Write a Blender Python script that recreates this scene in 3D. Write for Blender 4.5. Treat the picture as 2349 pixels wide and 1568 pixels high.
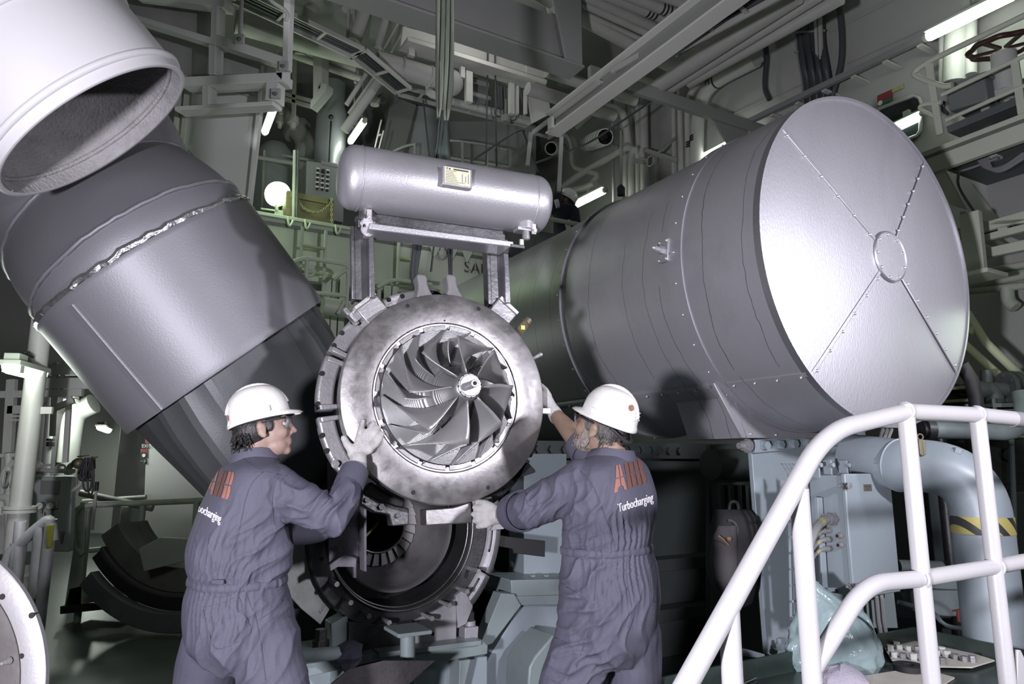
import bpy, bmesh, math, random
import numpy as np
from mathutils import Vector, Matrix

for _o in list(bpy.data.objects):
    bpy.data.objects.remove(_o)
SC = bpy.context.scene
COL = SC.collection
V = Vector
PI = math.pi
R_ = math.radians
random.seed(7)

# ------------------------------------------------------------------ camera
FPX, CXP, CYP = 1600.0, 1174.5, 784.0
PITCH = math.atan(278 / 1600.0)
CAM = V((0, 0, 1.5))
FW = V((0, math.cos(PITCH), math.sin(PITCH)))
UP = V((0, -math.sin(PITCH), math.cos(PITCH)))
RT = V((1, 0, 0))
cam_d = bpy.data.cameras.new('camera')
cam_d.sensor_width = 36.0
cam_d.lens = FPX / 2349.0 * 36.0
cam_d.clip_start = 0.05
cam_o = bpy.data.objects.new('camera', cam_d)
cam_o.location = CAM
cam_o.rotation_euler = (PI / 2 + PITCH, 0, 0)
COL.objects.link(cam_o)
SC.camera = cam_o

# ------------------------------------------------------------------ world and photographer's lamps
SC.view_settings.view_transform = 'Standard'
SC.view_settings.look = 'None'
SC.view_settings.gamma = 1.0
SC.view_settings.use_curve_mapping = False
SC.view_settings.exposure = 0.0
SC.cycles.max_bounces = 4
SC.cycles.diffuse_bounces = 2
SC.cycles.glossy_bounces = 2
SC.cycles.caustics_reflective = False
SC.cycles.caustics_refractive = False
SC.cycles.use_adaptive_sampling = True
SC.cycles.adaptive_threshold = 0.04
W = bpy.data.worlds.new('world')
SC.world = W
W.use_nodes = True
W.node_tree.nodes['Background'].inputs[0].default_value = (0.88, 1.0, 0.90, 1)
W.node_tree.nodes['Background'].inputs[1].default_value = 0.055

def spot(name, loc, aim, power, size, angle, color=(1, 1, 1), blend=0.6):
    l = bpy.data.lights.new(name, 'SPOT')
    l.energy = power
    l.shadow_soft_size = size
    l.spot_size = R_(angle)
    l.spot_blend = blend
    l.color = color
    o = bpy.data.objects.new(name, l)
    COL.objects.link(o)
    o.location = loc
    o.rotation_euler = (V(aim) - V(loc)).to_track_quat('-Z', 'Y').to_euler()
    return o

LILAC = (0.93, 0.90, 1.0)
spot('studio_lamp_right', (2.75, 0.1, 2.55), (0.55, 3.6, 1.8), 560, 0.11, 85, LILAC, 0.7)
spot('studio_lamp_left', (-1.1, -0.45, 1.25), (0.1, 3.6, 2.2), 760, 0.10, 120, LILAC, 0.7)
spot('studio_lamp_side', (4.2, 2.0, 2.8), (1.9, 3.7, 2.6), 330, 0.15, 55, LILAC, 0.8)

# ------------------------------------------------------------------ pixel rays and ship axes
AX = V((-0.5, math.sqrt(3) / 2, 0))      # ship fore-aft, running back to the left
BX = V((math.sqrt(3) / 2, 0.5, 0))       # athwartships, running right and back
ZX = V((0, 0, 1))
def ray(px, py):
    return RT * ((px - CXP) / FPX) + UP * ((CYP - py) / FPX) + FW
def PY(px, py, y):
    r = ray(px, py)
    return CAM + r * (y / r.y)
def PL(px, py, p, n):
    r = ray(px, py)
    return CAM + r * ((p - CAM).dot(n) / r.dot(n))
def PU(px, py, u): return PL(px, py, AX * u, AX)
def PV(px, py, v): return PL(px, py, BX * v, BX)
def PZ(px, py, z): return PL(px, py, ZX * z, ZX)
def S(u, v, z): return AX * u + BX * v + ZX * z

# ------------------------------------------------------------------ materials
M = {}
def nd(t, typ, **kw):
    n = t.nodes.new(typ)
    for k, v in kw.items(): setattr(n, k, v)
    return n
def mat(name, col, rough=0.5, metal=0.0, bump=0.0, bscale=40.0, var=0.0, vscale=3.0, dirt=None, dscale=2.0, damt=0.5,
        spec=0.5, emit=None, estr=0.0, alpha=1.0, coat=0.0, rvar=0.0, stretch=None, trans=0.0):
    m = bpy.data.materials.new(name)
    m.use_nodes = True
    t = m.node_tree
    b = t.nodes['Principled BSDF']
    b.inputs['Base Color'].default_value = (*col, 1)
    b.inputs['Roughness'].default_value = rough
    b.inputs['Metallic'].default_value = metal
    b.inputs['Specular IOR Level'].default_value = spec
    b.inputs['Coat Weight'].default_value = coat
    b.inputs['Alpha'].default_value = alpha
    b.inputs['Transmission Weight'].default_value = trans
    if emit:
        b.inputs['Emission Color'].default_value = (*emit, 1)
        b.inputs['Emission Strength'].default_value = estr
    tc = nd(t, 'ShaderNodeTexCoord')
    src = tc.outputs['Object']
    if stretch:
        mp = nd(t, 'ShaderNodeMapping')
        mp.inputs['Scale'].default_value = stretch
        t.links.new(src, mp.inputs[0]); src = mp.outputs[0]
    colsock = None
    if var > 0:
        n = nd(t, 'ShaderNodeTexNoise'); n.inputs['Scale'].default_value = vscale; n.inputs['Detail'].default_value = 6
        t.links.new(src, n.inputs['Vector'])
        r = nd(t, 'ShaderNodeValToRGB')
        r.color_ramp.elements[0].position = 0.3; r.color_ramp.elements[1].position = 0.72
        r.color_ramp.elements[0].color = (*[c * (1 - var) for c in col], 1)
        r.color_ramp.elements[1].color = (*[min(1, c * (1 + var)) for c in col], 1)
        t.links.new(n.outputs['Fac'], r.inputs[0]); colsock = r.outputs[0]
    if dirt:
        n = nd(t, 'ShaderNodeTexNoise'); n.inputs['Scale'].default_value = dscale; n.inputs['Detail'].default_value = 9
        n.inputs['Roughness'].default_value = 0.7
        t.links.new(src, n.inputs['Vector'])
        r = nd(t, 'ShaderNodeValToRGB')
        r.color_ramp.elements[0].position = 0.5; r.color_ramp.elements[1].position = 0.66
        r.color_ramp.elements[1].color = (damt, damt, damt, 1)
        t.links.new(n.outputs['Fac'], r.inputs[0])
        x = nd(t, 'ShaderNodeMix', data_type='RGBA')
        x.inputs['B'].default_value = (*dirt, 1)
        if colsock: t.links.new(colsock, x.inputs['A'])
        else: x.inputs['A'].default_value = (*col, 1)
        t.links.new(r.outputs[0], x.inputs['Factor']); colsock = x.outputs['Result']
    if colsock: t.links.new(colsock, b.inputs['Base Color'])
    if rvar > 0:
        n = nd(t, 'ShaderNodeTexNoise'); n.inputs['Scale'].default_value = vscale * 2.2; n.inputs['Detail'].default_value = 5
        t.links.new(src, n.inputs['Vector'])
        mr = nd(t, 'ShaderNodeMapRange')
        mr.inputs['From Min'].default_value = 0.3; mr.inputs['From Max'].default_value = 0.7
        mr.inputs['To Min'].default_value = max(0.03, rough - rvar); mr.inputs['To Max'].default_value = min(1, rough + rvar)
        t.links.new(n.outputs['Fac'], mr.inputs['Value']); t.links.new(mr.outputs[0], b.inputs['Roughness'])
    if bump > 0:
        n = nd(t, 'ShaderNodeTexNoise'); n.inputs['Scale'].default_value = bscale; n.inputs['Detail'].default_value = 4
        t.links.new(src, n.inputs['Vector'])
        bp = nd(t, 'ShaderNodeBump'); bp.inputs['Strength'].default_value = bump; bp.inputs['Distance'].default_value = 0.01
        t.links.new(n.outputs['Fac'], bp.inputs['Height']); t.links.new(bp.outputs[0], b.inputs['Normal'])
    M[name] = m
    return m

mat('silver_paint', (0.46, 0.455, 0.49), 0.42, 0.55, 0.12, 160, 0.06, 2.5, (0.26, 0.26, 0.28), 1.6, 0.25)
mat('silver_tank', (0.45, 0.445, 0.47), 0.42, 0.6, 0.10, 140, 0.06, 3, (0.30, 0.29, 0.31), 3.5, 0.35)
mat('duct_paint', (0.20, 0.20, 0.217), 0.5, 0.35, 0.10, 120, 0.05, 2, (0.2, 0.2, 0.22), 1.5, 0.3)
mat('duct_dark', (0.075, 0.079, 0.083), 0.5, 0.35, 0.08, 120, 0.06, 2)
mat('duct_white', (0.58, 0.575, 0.59), 0.42, 0.0, 0.06, 30, 0.02, 2)
mat('insulation_rough', (0.30, 0.29, 0.295), 0.9, 0.0, 0.8, 70, 0.12, 6, (0.12, 0.12, 0.12), 9, 0.4)
mat('foil', (0.6, 0.6, 0.62), 0.3, 0.9, 0.9, 35)
mat('white_paint', (0.50, 0.51, 0.485), 0.45, 0, 0.05, 25, 0.05, 1.5, (0.42, 0.42, 0.38), 1.8, 0.25)
mat('ceiling_paint', (0.25, 0.255, 0.245), 0.5, 0, 0.05, 25, 0.08, 1.2, (0.25, 0.25, 0.23), 1.5, 0.3)
mat('pipe_white', (0.40, 0.40, 0.385), 0.5, 0, 0.06, 30, 0.06, 2, (0.34, 0.33, 0.29), 3, 0.3)
mat('lagging_white', (0.42, 0.42, 0.405), 0.7, 0, 0.5, 12, 0.08, 4, (0.35, 0.33, 0.28), 4, 0.3)
mat('rail_white', (0.45, 0.447, 0.455), 0.35, 0, 0.05, 60, 0.02, 3, (0.5, 0.48, 0.44), 6, 0.3)
mat('green_paint', (0.50, 0.56, 0.46), 0.5, 0, 0.04, 25, 0.05, 1.5)
mat('machine_green', (0.22, 0.265, 0.268), 0.42, 0, 0.05, 40, 0.07, 2.5, (0.13, 0.14, 0.14), 4, 0.35)
mat('machine_blue', (0.265, 0.31, 0.34), 0.38, 0, 0.04, 40, 0.05, 2.5, (0.2, 0.22, 0.22), 5, 0.25)
mat('machine_dark', (0.10, 0.115, 0.115), 0.5, 0, 0.05, 30, 0.1, 3)
mat('black', (0.012, 0.012, 0.013), 0.5)
mat('rubber', (0.02, 0.02, 0.022), 0.6)
mat('hole_dark', (0.01, 0.01, 0.01), 0.8)
mat('steel_machined', (0.58, 0.57, 0.58), 0.3, 1.0, 0.05, 60, 0.16, 5, (0.33, 0.31, 0.30), 2.6, 0.7, rvar=0.12)
mat('steel_cast', (0.32, 0.315, 0.325), 0.40, 0.4, 0.15, 90, 0.12, 6, (0.2, 0.19, 0.19), 6, 0.5, rvar=0.1)
mat('steel_bright', (0.60, 0.59, 0.60), 0.42, 0.75, 0.04, 60, 0.06, 8, rvar=0.08)
mat('steel_dark', (0.10, 0.10, 0.105), 0.4, 0.8, 0.1, 60, 0.2, 6, (0.03, 0.03, 0.03), 5, 0.6)
mat('steel_blade', (0.40, 0.395, 0.40), 0.38, 0.6, 0.05, 90, 0.08, 6, (0.28, 0.27, 0.27), 4, 0.4, rvar=0.06)
mat('steel_oily', (0.20, 0.20, 0.21), 0.32, 0.7, 0.1, 60, 0.3, 7, (0.6, 0.6, 0.6), 4, 0.5)
mat('chrome', (0.7, 0.7, 0.7), 0.15, 1.0)
mat('paper_yellow', (0.66, 0.64, 0.45), 0.6, 0, 0, 10, 0.1, 25, (0.45, 0.45, 0.46), 20, 0.6)
mat('tape_yellow', (0.62, 0.56, 0.14), 0.5, 0, 0, 10, 0.08, 8)
mat('plate_yellow', (0.60, 0.56, 0.12), 0.5)
mat('ladder_green', (0.40, 0.44, 0.22), 0.5)
mat('sling_green', (0.135, 0.155, 0.12), 0.85, 0, 0.5, 60, 0.2, 8, stretch=(1, 1, 0.12))
mat('sling_dark', (0.018, 0.022, 0.024), 0.8, 0, 0.3, 90, 0.15, 10)
mat('ink', (0.06, 0.055, 0.05), 0.7)
mat('brown_paint', (0.075, 0.05, 0.035), 0.6)
mat('floor_plate', (0.045, 0.058, 0.053), 0.38, 0.1, 0.1, 30, 0.2, 2, (0.02, 0.025, 0.022), 3, 0.6)
mat('steel_rust', (0.05, 0.046, 0.048), 0.7, 0.2, 0.4, 40, 0.3, 8)
mat('crate_wood', (0.15, 0.13, 0.07), 0.7, 0, 0.2, 20, 0.15, 5, stretch=(1, 1, 6))
mat('panel_grey', (0.20, 0.21, 0.21), 0.5, 0, 0.02, 10, 0.04, 2)
mat('transformer_grey', (0.16, 0.18, 0.18), 0.5)
mat('cable_grey', (0.24, 0.245, 0.25), 0.55, 0, 0.2, 200)
mat('cable_dark', (0.05, 0.052, 0.06), 0.5)
mat('sign_red', (0.22, 0.04, 0.04), 0.5)
mat('sign_green', (0.03, 0.14, 0.10), 0.5)
mat('sign_yellow', (0.34, 0.34, 0.15), 0.5)
mat('sign_white', (0.7, 0.7, 0.68), 0.5)
mat('glass_dark', (0.02, 0.028, 0.03), 0.06, 0, spec=0.8)
mat('handwheel_brown', (0.05, 0.022, 0.018), 0.4)
mat('valve_red', (0.16, 0.04, 0.03), 0.5)
mat('tube_light', (1, 1, 1), 0.5, emit=(0.93, 1.0, 0.88), estr=14)
mat('globe_light', (1, 1, 1), 0.5, emit=(0.80, 1.0, 0.66), estr=16)
mat('daylight_glass', (0.8, 0.8, 0.8), 0.3, emit=(0.95, 0.97, 1.0), estr=1.6)
mat('fixture_grey', (0.38, 0.40, 0.36), 0.5)
mat('brass_old', (0.17, 0.15, 0.10), 0.5, 0.5)
mat('gauge_face', (0.75, 0.75, 0.70), 0.4)
mat('bag_plastic', (0.25, 0.33, 0.34), 0.22, 0, 0.9, 22, 0.06, 5, spec=0.6)
mat('clear_plastic', (0.62, 0.63, 0.62), 0.15, 0, 0.4, 30, spec=0.7)
mat('cardboard', (0.52, 0.50, 0.44), 0.8, 0, 0.1, 30, 0.08, 6)
mat('rag_lilac', (0.40, 0.37, 0.44), 0.9, 0, 0.5, 120, 0.08, 6)
mat('rag_white', (0.52, 0.50, 0.54), 0.9, 0, 0.4, 60, 0.05, 6)
mat('rag_navy', (0.025, 0.025, 0.04), 0.9)
mat('pack_grey', (0.065, 0.062, 0.066), 0.85, 0, 0.3, 120, 0.12, 8)
mat('pack_black', (0.014, 0.014, 0.017), 0.8, 0, 0.3, 120)
mat('leather_tan', (0.22, 0.13, 0.07), 0.6)
mat('cloth_blue', (0.084, 0.083, 0.115), 0.72, 0, 0.35, 300, 0.06, 5, spec=0.35)
mat('cloth_navy', (0.018, 0.02, 0.04), 0.85)
mat('logo_red', (0.30, 0.135, 0.105), 0.75, 0, 0.2, 400)
mat('logo_red_shaded', (0.135, 0.058, 0.047), 0.75, 0, 0.2, 400)  # logo red with shade put into the colour, for the darker letters
mat('print_white', (0.82, 0.80, 0.84), 0.8)
mat('skin', (0.27, 0.185, 0.155), 0.5, 0, 0.15, 220, 0.10, 14, spec=0.35)
mat('skin_tan', (0.26, 0.18, 0.135), 0.5, 0, 0.15, 220, 0.10, 14, spec=0.35)
mat('hair_black', (0.018, 0.016, 0.016), 0.5, 0, 0.8, 90, stretch=(1, 1, 0.3))
mat('hair_grey', (0.10, 0.095, 0.09), 0.6, 0, 0.8, 90, 0.5, 60, stretch=(1, 1, 0.3))
mat('beard_grey', (0.26, 0.225, 0.20), 0.8, 0, 0.8, 200, 0.4, 90)
mat('glove_knit', (0.46, 0.45, 0.445), 0.9, 0, 0.6, 260, 0.05, 10, (0.2, 0.19, 0.18), 11, 0.6)
mat('hat_white', (0.74, 0.73, 0.71), 0.28, 0, 0.02, 20, 0.01, 3, (0.5, 0.49, 0.46), 9, 0.3, coat=0.3)
mat('lens', (0.30, 0.30, 0.31), 0.08, alpha=0.35, spec=0.8)

# ------------------------------------------------------------------ mesh builder
def frame(n):
    n = V(n).normalized()
    a = V((0, 0, 1)) if abs(n.z) < 0.9 else V((1, 0, 0))
    u = a.cross(n).normalized()
    return u, n.cross(u), n
WLOC = {}
class MB:
    def __init__(s): s.v = []; s.f = []; s.mi = []; s.cur = 0
    def add(s, vs, fs):
        o = len(s.v); s.v += [V(p) for p in vs]; s.f += [tuple(i + o for i in f) for f in fs]; s.mi += [s.cur] * len(fs)
        return s
    def box(s, c, size, ax=None, bev=0.0):
        c = V(c); ex, ey, ez = ax if ax else (V((1, 0, 0)), V((0, 1, 0)), V((0, 0, 1)))
        a, b, d = [x / 2 for x in size]
        return s.add([c + ex * (a * i) + ey * (b * j) + ez * (d * k) for i in (-1, 1) for j in (-1, 1) for k in (-1, 1)],
                     [(0, 1, 3, 2), (4, 6, 7, 5), (0, 4, 5, 1), (2, 3, 7, 6), (0, 2, 6, 4), (1, 5, 7, 3)])
    def bar(s, p0, p1, w, h, upv=(0, 0, 1)):
        p0, p1 = V(p0), V(p1); d = p1 - p0; e = d.normalized()
        x = e.cross(V(upv))
        if x.length < 1e-4: x = e.cross(V((1, 0, 0)))
        x.normalize(); y = x.cross(e)
        return s.box((p0 + p1) / 2, (w, d.length, h), (x, e, y))
    def prism(s, pts, d):
        """polygon of 3-D points (planar) extruded by vector d"""
        pts = [V(p) for p in pts]; d = V(d); n = len(pts)
        s.add(pts + [p + d for p in pts], [tuple(range(n))[::-1], tuple(range(n, 2 * n))] + [(i, (i + 1) % n, n + (i + 1) % n, n + i) for i in range(n)])
        return s
    def cyl(s, p0, p1, r0, r1=None, n=14, caps=True):
        p0, p1 = V(p0), V(p1); r1 = r0 if r1 is None else r1
        u, w, e = frame(p1 - p0)
        a = [(math.cos(2 * PI * i / n), math.sin(2 * PI * i / n)) for i in range(n)]
        vs = [p0 + (u * c + w * q) * r0 for c, q in a] + [p1 + (u * c + w * q) * r1 for c, q in a]
        fs = [(i, (i + 1) % n, n + (i + 1) % n, n + i) for i in range(n)]
        if caps: fs += [tuple(range(n))[::-1], tuple(range(n, 2 * n))]
        return s.add(vs, fs)
    def tube(s, pts, r, n=10, closed=False, caps=True):
        pts = [V(p) for p in pts]; m = len(pts)
        rs = r if isinstance(r, (list, tuple)) else [r] * m
        tg = []
        for i in range(m):
            a = pts[(i - 1) % m] if (closed or i > 0) else pts[i]
            b = pts[(i + 1) % m] if (closed or i < m - 1) else pts[i]
            tg.append((b - a).normalized())
        u, w, _ = frame(tg[0]); vs = []
        for i in range(m):
            if i:
                q = tg[i - 1].rotation_difference(tg[i]); u = q @ u; w = q @ w
            vs += [pts[i] + (u * math.cos(2 * PI * k / n) + w * math.sin(2 * PI * k / n)) * rs[i] for k in range(n)]
        fs = []
        for i in range(m if closed else m - 1):
            j = (i + 1) % m
            fs += [(i * n + k, i * n + (k + 1) % n, j * n + (k + 1) % n, j * n + k) for k in range(n)]
        if caps and not closed: fs += [tuple(range(n))[::-1], tuple(range((m - 1) * n, m * n))]
        return s.add(vs, fs)
    def lathe(s, C, axis, prof, n=48, a0=0.0, a1=2 * PI, closed=False, ref=None):
        """profile of (t along axis, radius); partial sweeps allowed; closed joins last to first"""
        C = V(C)
        u, w, e = frame(axis)
        if ref is not None:
            u = (V(ref) - e * V(ref).dot(e)).normalized(); w = e.cross(u)
        full = abs(a1 - a0 - 2 * PI) < 1e-6
        k = n if full else n + 1; m = len(prof); vs = []
        for i in range(k):
            a = a0 + (a1 - a0) * i / n
            d = u * math.cos(a) + w * math.sin(a)
            vs += [C + e * t + d * r for t, r in prof]
        fs = []
        for i in range(n):
            j = (i + 1) % k
            for q in range(m if closed else m - 1):
                q2 = (q + 1) % m
                if prof[q][1] < 1e-6 and prof[q2][1] < 1e-6: continue
                fs.append((i * m + q, j * m + q, j * m + q2, i * m + q2))
        if not full and closed:
            fs += [tuple(range(m)), tuple(range((k - 1) * m, k * m))[::-1]]
        return s.add(vs, fs)
    def sphere(s, c, r, n=16, m=10, sc=(1, 1, 1), ax=None):
        c = V(c); ex, ey, ez = ax if ax else (V((1, 0, 0)), V((0, 1, 0)), V((0, 0, 1)))
        vs = []
        for i in range(m + 1):
            p = PI * i / m
            for k in range(n):
                a = 2 * PI * k / n
                vs.append(c + ex * (r * sc[0] * math.sin(p) * math.cos(a)) + ey * (r * sc[1] * math.sin(p) * math.sin(a)) + ez * (r * sc[2] * math.cos(p)))
        return s.add(vs, [(i * n + k, (i + 1) * n + k, (i + 1) * n + (k + 1) % n, i * n + (k + 1) % n) for i in range(m) for k in range(n)])
    def grid(s, P, closed_u=False):
        """P[i][j] grid of points"""
        a, b = len(P), len(P[0])
        vs = [p for row in P for p in row]
        return s.add(vs, [(i * b + j, ((i + 1) % a) * b + j, ((i + 1) % a) * b + j + 1, i * b + j + 1) for i in range(a if closed_u else a - 1) for j in range(b - 1)])
    def loft(s, rings, caps=True):
        """list of closed rings (same count)"""
        n = len(rings[0]); vs = [p for r in rings for p in r]; m = len(rings)
        fs = [(i * n + k, i * n + (k + 1) % n, (i + 1) * n + (k + 1) % n, (i + 1) * n + k) for i in range(m - 1) for k in range(n)]
        if caps: fs += [tuple(range(n))[::-1], tuple(range((m - 1) * n, m * n))]
        return s.add(vs, fs)
    def hexb(s, c, axis, r, h, wr=1.35):
        """hex bolt head with washer, standing on c along axis"""
        c = V(c); e = V(axis).normalized()
        s.cyl(c, c + e * h * 0.2, r * wr, n=12)
        return s.cyl(c + e * h * 0.2, c + e * h, r, n=6)
    def build(s, name, m, parent=None, smooth=True, bevel=0.0, solid=0.0, sub=0, ang=35, origin=None, recalc=True):
        me = bpy.data.meshes.new(name)
        base = V((0, 0, 0))
        if parent is not None: base = WLOC[parent.name]
        elif s.v:
            lo = V([min(p[i] for p in s.v) for i in range(3)]); hi = V([max(p[i] for p in s.v) for i in range(3)])
            base = V(((lo.x + hi.x) / 2, (lo.y + hi.y) / 2, lo.z)) if origin is None else V(origin)
        me.from_pydata([p - base for p in s.v], [], s.f)
        ms = m if isinstance(m, (list, tuple)) else [m]
        for q in ms: me.materials.append(M[q] if isinstance(q, str) else q)
        if len(ms) > 1: me.polygons.foreach_set('material_index', s.mi)
        if recalc:
            bm = bmesh.new(); bm.from_mesh(me)
            bmesh.ops.recalc_face_normals(bm, faces=bm.faces)
            bm.to_mesh(me); bm.free()
        if smooth:
            me.polygons.foreach_set('use_smooth', [True] * len(me.polygons))
            if ang < 180: me.set_sharp_from_angle(angle=R_(ang))
        me.update()
        o = bpy.data.objects.new(name, me)
        COL.objects.link(o)
        if parent is not None:
            o.parent = parent; WLOC[o.name] = base
        else:
            o.location = base; WLOC[o.name] = base
        if solid:
            md = o.modifiers.new('solid', 'SOLIDIFY'); md.thickness = solid; md.offset = 0
        if bevel:
            md = o.modifiers.new('bevel', 'BEVEL'); md.width = bevel; md.segments = 2; md.limit_method = 'ANGLE'; md.angle_limit = R_(40)
            md.harden_normals = False
        if sub:
            md = o.modifiers.new('sub', 'SUBSURF'); md.levels = sub; md.render_levels = sub
        return o

def tag(o, label, cat, group=None, kind=None):
    if label: o['label'] = label
    if cat: o['category'] = cat
    if group: o['group'] = group
    if kind: o['kind'] = kind
    return o
def thing(name, label, cat, loc, group=None):
    o = bpy.data.objects.new(name, None)
    o.empty_display_size = 0.1
    COL.objects.link(o)
    o.location = V(loc); WLOC[o.name] = V(loc)
    return tag(o, label, cat, group)
def struct(o):
    o['kind'] = 'structure'; return o
def copy_tree(o, delta, label=None, parent=None):
    c = o.copy(); COL.objects.link(c)
    if parent is None:
        c.location = o.location + V(delta)
        if label: c['label'] = label
        WLOC[c.name] = WLOC[o.name] + V(delta)
    else:
        c.parent = parent; WLOC[c.name] = WLOC[o.name] + V(delta)
    for ch in o.children: copy_tree(ch, delta, None, c)
    return c
def arc(p0, p1, p2, n=8):
    """quadratic fillet path"""
    p0, p1, p2 = V(p0), V(p1), V(p2)
    return [p0 * (1 - t) ** 2 + p1 * 2 * t * (1 - t) + p2 * t * t for t in [i / n for i in range(n + 1)]]
def fillet(pts, r, n=6):
    """polyline with rounded corners"""
    pts = [V(p) for p in pts]; out = [pts[0]]
    for i in range(1, len(pts) - 1):
        a, b, c = pts[i - 1], pts[i], pts[i + 1]
        ra = min(r, (a - b).length * 0.45); rc = min(r, (c - b).length * 0.45)
        out += arc(b + (a - b).normalized() * ra, b, b + (c - b).normalized() * rc, n)
    return out + [pts[-1]]
def text_mesh(txt, origin, ex, ey, size, name, m, parent, depth=0.0015, align='LEFT', stencil=False):
    """lettering built as a thin mesh"""
    cu = bpy.data.curves.new(name, 'FONT')
    cu.body = txt; cu.size = size; cu.align_x = align; cu.extrude = depth
    cu.resolution_u = 3
    o = bpy.data.objects.new(name, cu); COL.objects.link(o)
    dg = bpy.context.evaluated_depsgraph_get()
    me = bpy.data.meshes.new_from_object(o.evaluated_get(dg))
    bpy.data.objects.remove(o)
    ex = V(ex).normalized(); ey = V(ey).normalized(); ez = ex.cross(ey)
    b = MB()
    b.v = [V(origin) + ex * p.co.x + ey * p.co.y + ez * p.co.z for p in me.vertices]
    b.f = [tuple(f.vertices) for f in me.polygons]; b.mi = [0] * len(b.f)
    bpy.data.meshes.remove(me)
    if parent == 'raw': return b
    return b.build(name, m, parent, smooth=False, recalc=False)
# ================================================================== room shell
def slab(name, u0, u1, v0, v1, z0, z1, m):
    b = MB(); b.box(S((u0 + u1) / 2, (v0 + v1) / 2, (z0 + z1) / 2), (u1 - u0, v1 - v0, z1 - z0), (AX, BX, ZX))
    return struct(b.build(name, m))
def floor_mat():
    m = mat('floor_ribbed', (0.080, 0.098, 0.090), 0.35, 0.1, 0, 10, 0.2, 2, (0.04, 0.05, 0.045), 2.5, 0.6)
    t = m.node_tree; b = t.nodes['Principled BSDF']
    tc = nd(t, 'ShaderNodeTexCoord')
    mp = nd(t, 'ShaderNodeMapping'); mp.inputs['Rotation'].default_value = (0, 0, R_(-30))
    t.links.new(tc.outputs['Object'], mp.inputs[0])
    br = nd(t, 'ShaderNodeTexBrick'); br.inputs['Scale'].default_value = 14; br.inputs['Mortar Size'].default_value = 0.03
    br.inputs['Color1'].default_value = (0, 0, 0, 1); br.inputs['Color2'].default_value = (0, 0, 0, 1); br.inputs['Mortar'].default_value = (1, 1, 1, 1)
    t.links.new(mp.outputs[0], br.inputs['Vector'])
    bp = nd(t, 'ShaderNodeBump'); bp.inputs['Strength'].default_value = 0.6; bp.inputs['Distance'].default_value = 0.01
    t.links.new(br.outputs['Color'], bp.inputs['Height']); t.links.new(bp.outputs[0], b.inputs['Normal'])
mat('wall_paint', (0.38, 0.385, 0.37), 0.5, 0, 0.04, 15, 0.05, 0.8, (0.36, 0.36, 0.33), 1.2, 0.3)
mat('wall_dark', (0.25, 0.255, 0.25), 0.5, 0, 0.04, 15, 0.1, 0.8)
floor_mat()
slab('floor', -6, 21, -9, 7.2, -0.05, 0.0, 'floor_ribbed')
slab('ceiling', -2, 21, -9, 7.2, 7.2, 7.3, 'ceiling_paint')
slab('wall_right', -2, 13.4, 6.5, 6.6, 0, 7.2, 'wall_paint')
slab('wall_back', 13.3, 13.4, 0.2, 6.5, 0, 7.2, 'wall_dark')
slab('wall_left_end', 20.5, 20.6, -9, 0.2, 0, 7.2, 'wall_paint')
slab('wall_left', -2, 21, -9.1, -9.0, 0, 7.2, 'wall_paint')
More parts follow.
